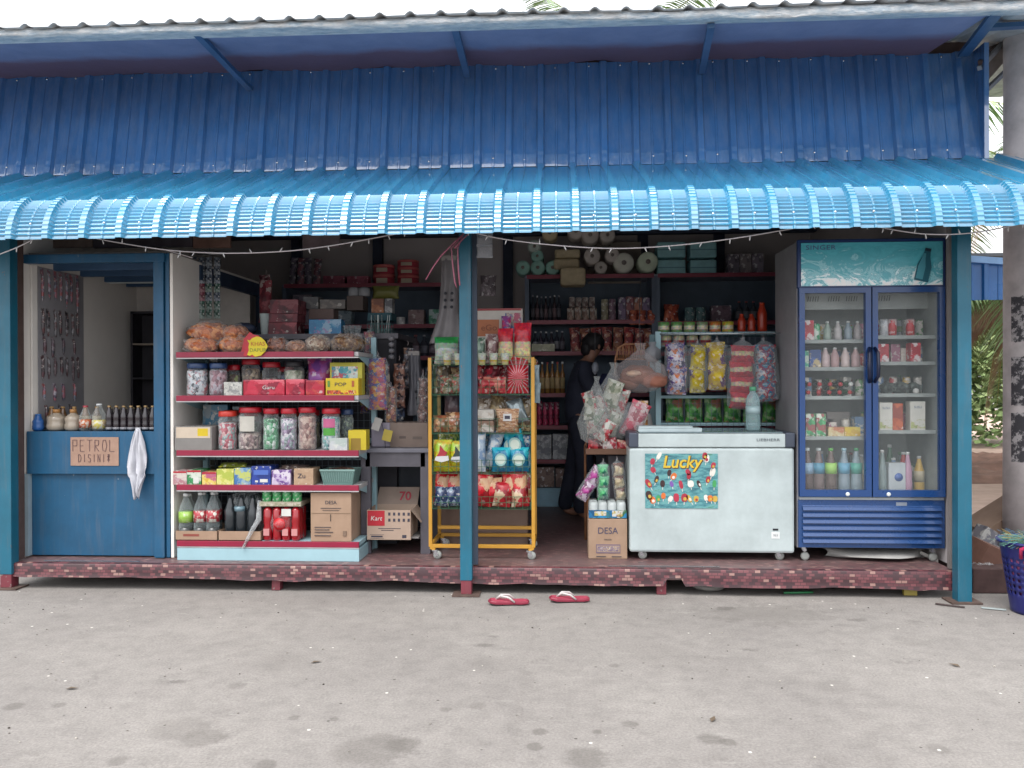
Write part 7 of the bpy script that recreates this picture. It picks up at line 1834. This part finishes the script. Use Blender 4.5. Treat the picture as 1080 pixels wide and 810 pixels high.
# door bay
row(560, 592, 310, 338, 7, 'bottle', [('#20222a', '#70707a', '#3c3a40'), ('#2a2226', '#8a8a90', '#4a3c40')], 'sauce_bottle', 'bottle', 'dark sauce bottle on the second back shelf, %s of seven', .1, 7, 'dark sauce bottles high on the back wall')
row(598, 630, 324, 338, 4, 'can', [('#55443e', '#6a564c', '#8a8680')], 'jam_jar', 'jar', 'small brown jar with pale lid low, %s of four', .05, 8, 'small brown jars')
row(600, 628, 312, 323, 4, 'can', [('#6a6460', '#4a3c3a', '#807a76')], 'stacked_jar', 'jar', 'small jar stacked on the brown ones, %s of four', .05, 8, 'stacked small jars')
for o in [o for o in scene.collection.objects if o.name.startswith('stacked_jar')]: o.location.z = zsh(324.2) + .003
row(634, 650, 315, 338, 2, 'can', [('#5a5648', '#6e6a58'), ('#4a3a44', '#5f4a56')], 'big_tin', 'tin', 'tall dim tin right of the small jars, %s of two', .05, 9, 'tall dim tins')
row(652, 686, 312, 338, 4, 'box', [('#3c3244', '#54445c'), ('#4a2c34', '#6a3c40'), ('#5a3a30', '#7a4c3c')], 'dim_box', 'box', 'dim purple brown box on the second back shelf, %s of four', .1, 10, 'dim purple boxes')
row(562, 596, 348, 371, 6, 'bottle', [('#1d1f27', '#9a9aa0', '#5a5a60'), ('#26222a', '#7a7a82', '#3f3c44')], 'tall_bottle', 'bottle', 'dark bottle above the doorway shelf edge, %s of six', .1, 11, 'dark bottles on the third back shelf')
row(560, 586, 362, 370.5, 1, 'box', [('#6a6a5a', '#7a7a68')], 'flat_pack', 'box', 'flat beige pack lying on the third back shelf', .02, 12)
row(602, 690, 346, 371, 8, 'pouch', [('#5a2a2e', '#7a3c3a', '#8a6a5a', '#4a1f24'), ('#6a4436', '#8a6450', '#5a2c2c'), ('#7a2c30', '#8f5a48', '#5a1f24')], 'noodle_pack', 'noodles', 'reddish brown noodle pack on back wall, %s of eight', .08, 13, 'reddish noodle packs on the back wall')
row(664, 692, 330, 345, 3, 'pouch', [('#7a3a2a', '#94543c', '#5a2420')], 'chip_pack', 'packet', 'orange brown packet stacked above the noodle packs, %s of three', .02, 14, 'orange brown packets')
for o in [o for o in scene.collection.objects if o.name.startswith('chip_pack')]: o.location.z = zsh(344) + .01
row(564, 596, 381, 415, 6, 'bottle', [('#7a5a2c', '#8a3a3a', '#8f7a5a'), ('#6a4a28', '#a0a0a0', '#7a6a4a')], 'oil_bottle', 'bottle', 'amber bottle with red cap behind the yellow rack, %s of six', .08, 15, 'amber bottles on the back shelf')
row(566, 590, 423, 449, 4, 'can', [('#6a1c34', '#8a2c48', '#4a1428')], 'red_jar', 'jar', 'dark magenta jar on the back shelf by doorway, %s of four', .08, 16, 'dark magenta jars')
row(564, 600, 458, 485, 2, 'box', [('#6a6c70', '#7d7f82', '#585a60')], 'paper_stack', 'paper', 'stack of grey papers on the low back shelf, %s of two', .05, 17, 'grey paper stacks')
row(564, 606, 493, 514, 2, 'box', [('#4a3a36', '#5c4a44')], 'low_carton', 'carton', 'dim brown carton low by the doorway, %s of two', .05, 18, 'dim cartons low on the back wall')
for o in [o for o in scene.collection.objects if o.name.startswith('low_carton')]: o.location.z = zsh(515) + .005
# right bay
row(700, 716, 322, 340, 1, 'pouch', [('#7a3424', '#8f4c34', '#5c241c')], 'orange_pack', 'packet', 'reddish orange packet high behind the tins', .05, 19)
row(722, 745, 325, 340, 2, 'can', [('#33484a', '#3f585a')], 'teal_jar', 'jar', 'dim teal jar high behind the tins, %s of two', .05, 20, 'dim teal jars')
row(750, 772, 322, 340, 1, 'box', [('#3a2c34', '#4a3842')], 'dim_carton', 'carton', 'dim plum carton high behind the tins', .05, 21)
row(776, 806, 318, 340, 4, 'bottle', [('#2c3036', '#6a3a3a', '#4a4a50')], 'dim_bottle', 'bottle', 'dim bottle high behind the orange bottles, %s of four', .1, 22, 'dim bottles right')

# ================================================================== SHOPKEEPER
tone(1.0, 1.0)
def skin_mesh(name, joints, edges, mat_, parent=None, loc=(0, 0, 0), rot=0, sub=2):
    me = bpy.data.meshes.new(name); me.from_pydata([j[0] for j in joints], edges, [])
    o = bpy.data.objects.new(name, me); scene.collection.objects.link(o)
    o.modifiers.new('skin', 'SKIN'); 
    for i, j in enumerate(joints):
        sv = me.skin_vertices[0].data[i]; rr_ = j[1]; sv.radius = rr_ if isinstance(rr_, tuple) else (rr_, rr_)
    me.skin_vertices[0].data[0].use_root = True
    s = o.modifiers.new('sub', 'SUBSURF'); s.levels = sub; s.render_levels = sub
    bpy.context.view_layer.update()
    m2 = bpy.data.meshes.new_from_object(o.evaluated_get(bpy.context.evaluated_depsgraph_get()))
    bpy.data.objects.remove(o)
    m2.materials.clear(); m2.materials.append(mat_)
    for p in m2.polygons: p.use_smooth = True
    o = bpy.data.objects.new(name, m2); scene.collection.objects.link(o); o.location = loc; o.rotation_euler = (0, 0, rot)
    if parent is not None: o.parent = parent
    return o
skin = plain('#8a6250', .55, var=.05)
px_, PY = X(613, 7.35), 7.35
# standing, bowed head turned to the photo's right, hands together in front of the chest
J = [((0, 0, .90), (.12, .10)), ((0, .0, 1.02), (.115, .09)), ((.01, .0, 1.16), (.125, .095)), ((.03, .0, 1.30), (.14, .10)), ((.055, .0, 1.385), (.055, .055)), ((.085, .0, 1.44), (.05, .052)), ((.115, .0, 1.50), (.076, .070)), ((.125, .0, 1.56), (.078, .074)),
     ((.01, -.17, 1.33), .048), ((.09, -.20, 1.10), .038), ((.27, -.13, 1.11), .027), ((.32, -.10, 1.12), .024), ((.35, -.09, 1.12), (.030, .016)),
     ((.01, .17, 1.33), .048), ((.09, .20, 1.10), .038), ((.27, .13, 1.12), .027), ((.32, .10, 1.13), .024), ((.35, .09, 1.13), (.030, .016)),
     ((0, -.09, .84), .088), ((.03, -.10, .47), .056), ((-.02, -.10, .10), .037), ((.0, -.10, .045), .036), ((.12, -.11, .028), (.034, .024)),
     ((0, .09, .84), .088), ((-.06, .11, .48), .056), ((-.16, .12, .11), .037), ((-.14, .12, .045), .036), ((-.02, .13, .028), (.034, .024))]
E = [(0, 1), (1, 2), (2, 3), (3, 4), (4, 5), (5, 6), (6, 7), (3, 8), (8, 9), (9, 10), (10, 11), (11, 12), (3, 13), (13, 14), (14, 15), (15, 16), (16, 17), (0, 18), (18, 19), (19, 20), (20, 21), (21, 22), (0, 23), (23, 24), (24, 25), (25, 26), (26, 27)]
# fingers of both hands, unequal and curled
for s, root in ((-1, 12), (1, 17)):
    bxs, bys, bzs = J[root][0]
    for k, (dy, ln) in enumerate(((-.022, .050), (-.008, .060), (.006, .056), (.019, .044))):
        i0 = len(J); J.append(((bxs + .030, bys + dy, bzs + .004), .0085)); J.append(((bxs + .030 + ln * .55, bys + dy, bzs - .004), .008)); J.append(((bxs + .030 + ln * .8, bys + dy, bzs - .028), .007))
        E += [(root, i0), (i0, i0 + 1), (i0 + 1, i0 + 2)]
    i0 = len(J); J.append(((bxs + .0, bys - s * .034, bzs + .012), .0095)); J.append(((bxs + .03, bys - s * .050, bzs + .006), .008)); E += [(root, i0), (i0, i0 + 1)]
per = skin_mesh('person', J, E, skin, None, (px_, PY, ZP + .002), 0)
tag(per, 'person in dark clothes standing in the doorway with head bowed to the right', 'person')
top_c = plain('#242839', .85, var=.15); pant = plain('#222636', .85, var=.15)
JS = [((0, 0, .80), (.17, .16)), ((0, 0, 1.0), (.165, .15)), ((.01, 0, 1.14), (.16, .14)), ((.03, 0, 1.30), (.17, .13)), ((.052, 0, 1.38), (.08, .08)), ((.01, -.17, 1.325), .082), ((.09, -.203, 1.10), .064), ((.25, -.14, 1.11), .044), ((.01, .17, 1.325), .082), ((.09, .203, 1.10), .064), ((.25, .14, 1.12), .044)]
skin_mesh('shirt', JS, [(0, 1), (1, 2), (2, 3), (3, 4), (3, 5), (5, 6), (6, 7), (3, 8), (8, 9), (9, 10)], top_c, per)
JP = [((0, 0, .97), (.14, .12)), ((0, 0, .87), (.15, .14)), ((0, -.095, .78), .12), ((.03, -.105, .47), .085), ((-.02, -.10, .04), .072), ((0, .095, .78), .12), ((-.06, .115, .48), .085), ((-.16, .12, .04), .072)]
skin_mesh('trousers', JP, [(0, 1), (1, 2), (2, 3), (3, 4), (1, 5), (5, 6), (6, 7)], pant, per)
hair = plain('#131116', .6)
hm = MB(); hm.blob((.108, 0, 1.555), (.098, .092, .095), .12, 4, 22, 16); hm.blob((.05, 0, 1.50), (.055, .075, .07), .15, 6, 16, 10); hm.build('hair', hair, per)
fc = MB(); fc.blob((.195, 0, 1.52), (.020, .012, .016), .05, 1, 10, 8); fc.blob((.155, -.078, 1.515), (.012, .008, .022), .05, 2, 10, 8); fc.blob((.155, .078, 1.515), (.012, .008, .022), .05, 2, 10, 8); fc.build('nose_and_ears', skin, per)
fc = MB()
for s in (-1, 1): fc.blob((.190, s * .030, 1.545), (.007, .011, .006), 0, 1, 10, 8)
fc.build('eyes', plain('#201a1a', .3), per)
MB().blob((.188, 0, 1.482), (.008, .024, .005), .1, 3, 12, 8).build('mouth', plain('#6e3f3a', .5), per)
# blue bundle the person bows over, on a stand
cn = thing('doorway_counter', 'low dark stand beside the bowed person behind the hanging bags', 'stand', (X(652, 7.3), 7.1, ZP))
MB().box(-.22, .22, 0, .45, .86, .90).build('counter_top', plain('#2c2c38', .6), cn); MB().box(-.20, .20, .02, .43, 0, .86).build('counter_body', plain('#22232e', .7), cn)
o = MB().sack([(.12, 0), (.16, .05), (.15, .2), (.12, .32), (.08, .38)], 31, ysq=.7, amp=.25).build('blue_bundle', plain('#20284a', .6, var=.4, sc=12), None, (X(645, 7.2), 7.25, ZP + .902)); tag(o, 'dark blue cloth bundle right of the bowed person', 'bundle')
o = MB().blob((0, 0, 0), (.03, .03, .05), .3, 8, 14, 10).build('white_pouch', plain('#8a8f9a', .5), None, (X(628, 6.9), 6.95, Zz(628, 388, 6.9))); tag(o, 'small pale packet hanging before the blue bundle', 'packet')
MB().tube([(0, 0, .05), (0, 0, .75)], .002, 5).build('hanging_string', plain('#5a5a60', .6), o)

# ================================================================== STRING LIGHTS
tone(.75, .9)
#, SMALL THINGS OUTSIDE
bulbm = plain('#eeeef0', .3); wirem = plain('#d8d2d6', .5)
def light_string(ctrl, label, n_bulb, seed):
    P_ = [at(*c) for c in ctrl]; o0 = P_[0]
    t = thing('string_lights', label, 'string lights', tuple(o0), 0, 'fairy lights under the canopy')
    pts = []
    for i in range(len(P_) - 1):
        p0, p1, p2, p3 = P_[max(i - 1, 0)], P_[i], P_[i + 1], P_[min(i + 2, len(P_) - 1)]
        for k in range(12):
            u = k / 12; pts.append(.5 * ((2 * p1) + (p2 - p0) * u + (2 * p0 - 5 * p1 + 4 * p2 - p3) * u * u + (3 * p1 - p0 - 3 * p2 + p3) * u ** 3))
    pts.append(P_[-1]); pts = [p - o0 for p in pts]
    r = random.Random(seed)
    MB().tube(pts, .0038, 6).build('cable', wirem, t)
    for k in range(n_bulb):
        f = (k + r.uniform(.2, .8)) / n_bulb * (len(pts) - 1); i = int(f); p = pts[i]
        d = Vector((r.uniform(-.6, .6), r.uniform(-.3, .1), 1 if r.random() < .2 else -1)).normalized()
        MB().tube([p, p + d * .014, p + d * .030], [.004, .004, .0016], 6).build('bulb', bulbm, t)
light_string([(-8, 271, 5.0), (20, 260, 5.0), (45, 247, 5.0)], 'short string of small lights at the far left post', 3, 1)
light_string([(82, 247, 5.0), (120, 255, 5.05), (180, 264, 5.1), (240, 267, 5.1), (300, 265, 5.1), (350, 259, 5.05), (400, 250, 5.0), (430, 244, 4.95)], 'longest left string of small lights hanging over shelving', 15, 2)
light_string([(176, 264, 5.12), (190, 268, 5.2), (203, 272, 5.3)], 'short loose end of light cable by the booth post', 1, 9)
light_string([(492, 243, 4.98), (530, 252, 5.0), (590, 259, 5.02), (650, 262, 5.05), (710, 259, 5.05), (770, 252, 5.0), (830, 242, 4.98), (860, 236, 4.95)], 'middle string of small lights from centre post towards the fridge', 15, 3)
light_string([(906, 234, 4.95), (935, 241, 5.0), (980, 247, 5.0), (1030, 245, 5.0), (1090, 233, 4.95)], 'right string of small lights over fridge and right post', 11, 4)
# clear bags tied high on the middle post
hang_chain('clear_pouches', 'clear empty bags hanging from the canopy right of the middle post', 'plastic bags', 511, 246, 272, 18, 5.25, [clear('#c8cdd6', .25, .7, .1, .9, 30)], 2, 101, False, D=.03)
# pink raffia
rf = thing('raffia_ribbon', 'frayed pink plastic raffia tied at the middle post', 'ribbon', tuple(at(489, 246, 5.22)))
r = random.Random(6); o0 = at(489, 246, 5.22)
for (pts) in ([(489, 246), (478, 256), (465, 270), (457, 282), (450, 295)], [(489, 246), (476, 262), (477, 280), (480, 298), (481, 303)], [(489, 246), (482, 262), (483, 285), (485, 301)], [(495, 245), (484, 256), (480, 262)]):
    P_ = [at(a + r.uniform(-1, 1), b, 5.22) - o0 for a, b in pts]
    mb = MB(); mb.tube(P_, [.005, .004, .006, .005, .004][:len(P_)], 5); mb.build('ribbon', plain('#b5607a', .35, var=.2, sc=30), rf)
# hanging dark pouch beside the centre post (torn board)
# rubber sandals
def sandal(px, py, label, rot, mir=1):
    a = at(px, py, 1)  # ray to the road
    d = a - Vector((0, 0, CAM_Z)); t_ = -CAM_Z / d.z; g_ = Vector((0, 0, CAM_Z)) + d * t_
    t = thing('rubber_sandal', label, 'sandal', (g_.x, g_.y, .005), rot, 'rubber sandals by the shop step')
    out = [(-.125, 0), (-.118, .030), (-.08, .040), (-.03, .034), (.03, .040), (.08, .050), (.115, .040), (.130, .008), (.122, -.028), (.085, -.046), (.03, -.040), (-.03, -.036), (-.085, -.042), (-.12, -.028)]
    n = len(out); mb = MB()
    def hz(x): return .004 + .010 * (x / .13) ** 2 * (1 if x > 0 else .2)
    def ringz(k, off): return [(x * k, y * mir * k, hz(x) + off) for x, y in out]
    vs = ringz(1, 0) + ringz(1.0, .012) + ringz(.95, .017) + ringz(.95, -.002)
    fs = [(i, (i + 1) % n, (i + 1) % n + n, i + n) for i in range(n)] + [(i + n, (i + 1) % n + n, (i + 1) % n + 2 * n, i + 2 * n) for i in range(n)] + [tuple(range(2 * n, 3 * n)), tuple(range(n))[::-1]]
    mb.add(vs, fs, 0); mb.build('sole', plain('#94203e', .5, var=.08), t)
    MB().add([(x * .90, y * mir * .88, hz(x) + .0175) for x, y in out], [tuple(range(n))]).build('footbed', plain('#b23a54', .6, var=.15, sc=20), t)
    MB().tube([(.085, .0, .026), (.05, .012 * mir, .052), (.0, .034 * mir, .045), (-.035, .040 * mir, .018)], [.004, .007, .007, .005], 8).tube([(.085, .0, .026), (.05, -.012 * mir, .052), (.0, -.034 * mir, .045), (-.035, -.040 * mir, .018)], [.004, .007, .007, .005], 8).build('strap', plain('#c8c2c0', .4), t)
sandal(537, 637.5, 'left pink red rubber sandal with white strap on the road', .05 + PI, 1)
sandal(601, 634.5, 'right pink red rubber sandal, nearer the doorway step', .10 + PI, -1)

# blue laundry basket with goods on the right edge
bx = Vector((0, 0, CAM_Z)) + (at(1106, 652, 1) - Vector((0, 0, CAM_Z))) * (-CAM_Z / (at(1106, 652, 1).z - CAM_Z))
lb = thing('laundry_basket', 'tall dark blue plastic basket with pink handle beside the shop post', 'basket', (bx.x, bx.y + .12, .003))
BH = .42
def bask():
    m, n, l, p = newmat('pierced_plastic'); v = coords(n, l); 
    p.inputs['Base Color'].default_value = C('#20246e'); p.inputs['Roughness'].default_value = .35
    t = noise_n(n, l, v, 20, 2); bump(n, l, p, t.outputs[0], .2, .004); return m
bmat = bask()
mb = MB(); seg = 56; rows_ = 22; vs = []; fs = []
for j in range(rows_ + 1):
    v = j / rows_; rr_ = .135 + .06 * v + (.008 if j == rows_ else 0)
    for i in range(seg): a = 2 * PI * i / seg; vs.append((rr_ * math.cos(a), rr_ * math.sin(a), BH * v))
for j in range(rows_):
    for i in range(seg):
        hole = 4 < j < 18 and (i % 2 == 0) and j % 2 == 0
        if not hole: a = j * seg + i; b = j * seg + (i + 1) % seg; fs.append((a, b, b + seg, a + seg))
fs.append(tuple(range(seg))[::-1])
mb.add(vs, fs, 0, True); o = mb.build('basket_body', bmat, lb); o.modifiers.new('s', 'SOLIDIFY').thickness = .005
MB().tube([(.205 * math.cos(2 * PI * k / 36), .205 * math.sin(2 * PI * k / 36), BH) for k in range(37)], .009, 8).build('rim', bmat, lb)
hp2 = plain('#c41e5a', .35)
MB().tube([(-.16, -.13, BH - .075), (-.17, -.15, BH - .02), (-.10, -.19, BH + .02), (.0, -.21, BH - .005), (.04, -.21, BH - .07)], .011, 8).build('handle', hp2, lb)
MB().lathe([(.12, .05), (.168, .28), (.185, .37)], seg=24).build('pink_liner', printed(['#8a3a6a', '#26286e', '#b0507a', '#20246e'], 22, .5, film=0), lb)
r = random.Random(12); mb = MB()
for k in range(420):
    th = r.uniform(2.2, 4.3); x0_ = r.uniform(-.12, .06); L_ = r.uniform(.08, .15); p0 = Vector((x0_, r.uniform(-.1, .05), BH - .02))
    d = Vector((-.75 + r.uniform(-.3, .5), r.uniform(-.4, .3), r.uniform(.15, .7))).normalized()
    mb.tube([p0, p0 + d * L_ * .6, p0 + d * L_ + Vector((0, 0, -.03))], .0014, 4, r.choice((0, 0, 1, 2)))
o = mb.build('feather_duster', [plain('#5f9a86', .7), plain('#b09a5a', .7), plain('#3c7aa0', .7)], None, (lb.location.x, lb.location.y, .003)); tag(o, 'teal and yellow feather duster sticking out of the blue basket', 'duster')
o = MB().blob((0, 0, 0), (.07, .06, .05), .3, 3, 18, 12).build('orange_bundle', plain('#b5622c', .6, var=.3), None, (lb.location.x + .07, lb.location.y - .02, BH + .01)); tag(o, 'orange red bundle on top of the blue basket', 'bundle')
o = MB().sack([(.05, 0), (.08, .04), (.06, .1), (.02, .14)], 9, ysq=.8, amp=.4).build('clear_bag', clear('#d8e0e4', .12, .5, .08, 1, 22), None, (lb.location.x - .02, lb.location.y - .06, BH - .04)); tag(o, 'crumpled clear bag at the blue basket\'s rim', 'plastic bag')
# cartons and litter between post and basket
kb = plain('#8f7562', .85, var=.1)
def tilted(px, py, Y, sx, sy, sz, rot, m, label, name='carton', cat='carton', z=None):
    a = at(px, py, Y); o = MB().box(-sx / 2, sx / 2, -sy / 2, sy / 2, -sz / 2, sz / 2).build(name, m, None, (a.x, Y, a.z if z is None else z), rot, bevel=.002); return tag(o, label, cat)
tilted(1062, 566, 6.35, .42, .3, .42, (0, -.5, .2), kb, 'large brown carton tilted behind the feather duster')
tilted(1038, 572, 6.1, .16, .12, .20, (0, .55, .1), printed(['#8a8a8c', '#6a6a74', '#a8a8a4', '#3a3a44'], 18, .5, film=0), 'small printed grey box tilted between the post and pole')
tilted(1042, 590, 5.75, .28, .2, .2, (.2, .4, .3), plain('#6e4a3c', .8, var=.2), 'crushed brown carton beside the right post')
o = MB().sack([(.04, 0), (.10, .01), (.08, .05), (.03, .08), (.01, .09)], 19, ysq=.8, amp=.7).build('clear_bag', clear('#c8ccd0', .15, .6, .1, 1, 20), None, tuple(at(1036, 605, 5.65))); tag(o, 'clear plastic bag of rubbish on the crushed carton', 'plastic bag')
# dark brick step right of the post
st = MB().box(0, 1.3, 0, .5, 0, .16).build('side_step', plain('#4a3230', .8, var=.3, sc=9), None, (X(1022, 5.55), 5.50, .002), bevel=.006); tag(st, 'low dark red side step behind the right post', 'step')
tilted(1048, 641, 5.12, .13, .03, .004, (0, 0, -.35), plain('#a8b4b4', .6), 'thin whitish strip of litter by the right post foot', 'litter_strip', 'litter', .006)
tilted(1002, 633, 5.18, .16, .02, .006, (0, 0, -.5), plain('#4a3a38', .6), 'thin dark stick lying left of the right post foot', 'stick', 'stick', .007)
# things showing below the platform
o = MB().blob((0, 0, .03), (.10, .07, .03), .2, 4, 16, 10).build('white_stone', plain('#8f8c88', .8), None, (X(747, 5.5), 5.5, .0)); tag(o, 'flat whitish sack end peeping out under the platform', 'sack')
o = MB().tube([(0, 0, 0), (.19, .02, 0)], .007, 8).build('green_pipe', plain('#1f8a50', .4), None, (X(826, 5.42), 5.42, .012)); tag(o, 'thin green plastic tube lying under the platform', 'tube')
box_item('yellow_packet', 'small yellow packet under the platform near the right post', 'packet', 953, 967, 621, .002, 5.42, .03, plain('#b5a03a', .5))
# leaves and pebbles lying on the road
r = random.Random(21); lf = plain('#6a5a48', .8, var=.3); pb = plain('#a8a39c', .8)
mb = MB()
for k in range(260):
    x = r.uniform(-3.6, 3.4); y = 2.4 + 2.9 * r.random() ** .8; s_ = r.uniform(.002, .006)
    mb.blob((x, y, s_ * .5), (s_, s_ * r.uniform(.5, 1), s_ * .6), .3, k, 6, 4, r.choice((0, 0, 1, 2)))
tag(mb.build('road_grit', [plain('#8a857e', .9), plain('#4a443e', .9), plain('#b8b2a8', .9)]), 'scattered grit and tiny stones on the concrete road', 'grit', kind='stuff')
lp = thing('dry_leaf', 'curled dry brown leaf lying on the concrete, nearest the left', 'leaf', (-1.2, 4.0, .004), .4, 'dry leaves on the road')
MB().add([(-.03, 0, 0), (-.01, .012, .004), (.03, 0, .002), (-.01, -.012, .006)], [(0, 1, 2, 3)]).build('leaf_blade', lf, lp)
for (x, y, a, lb_) in ((.62, 3.4, 1.2, 'dry brown leaf lying on the concrete below the freezer'), (1.9, 4.1, 2.2, 'dry brown leaf on the concrete towards the right post'), (-2.2, 3.6, .1, 'dry brown leaf on the concrete below the petrol booth')):
    copy_tree(lp, (x, y, .004), a, lb_)
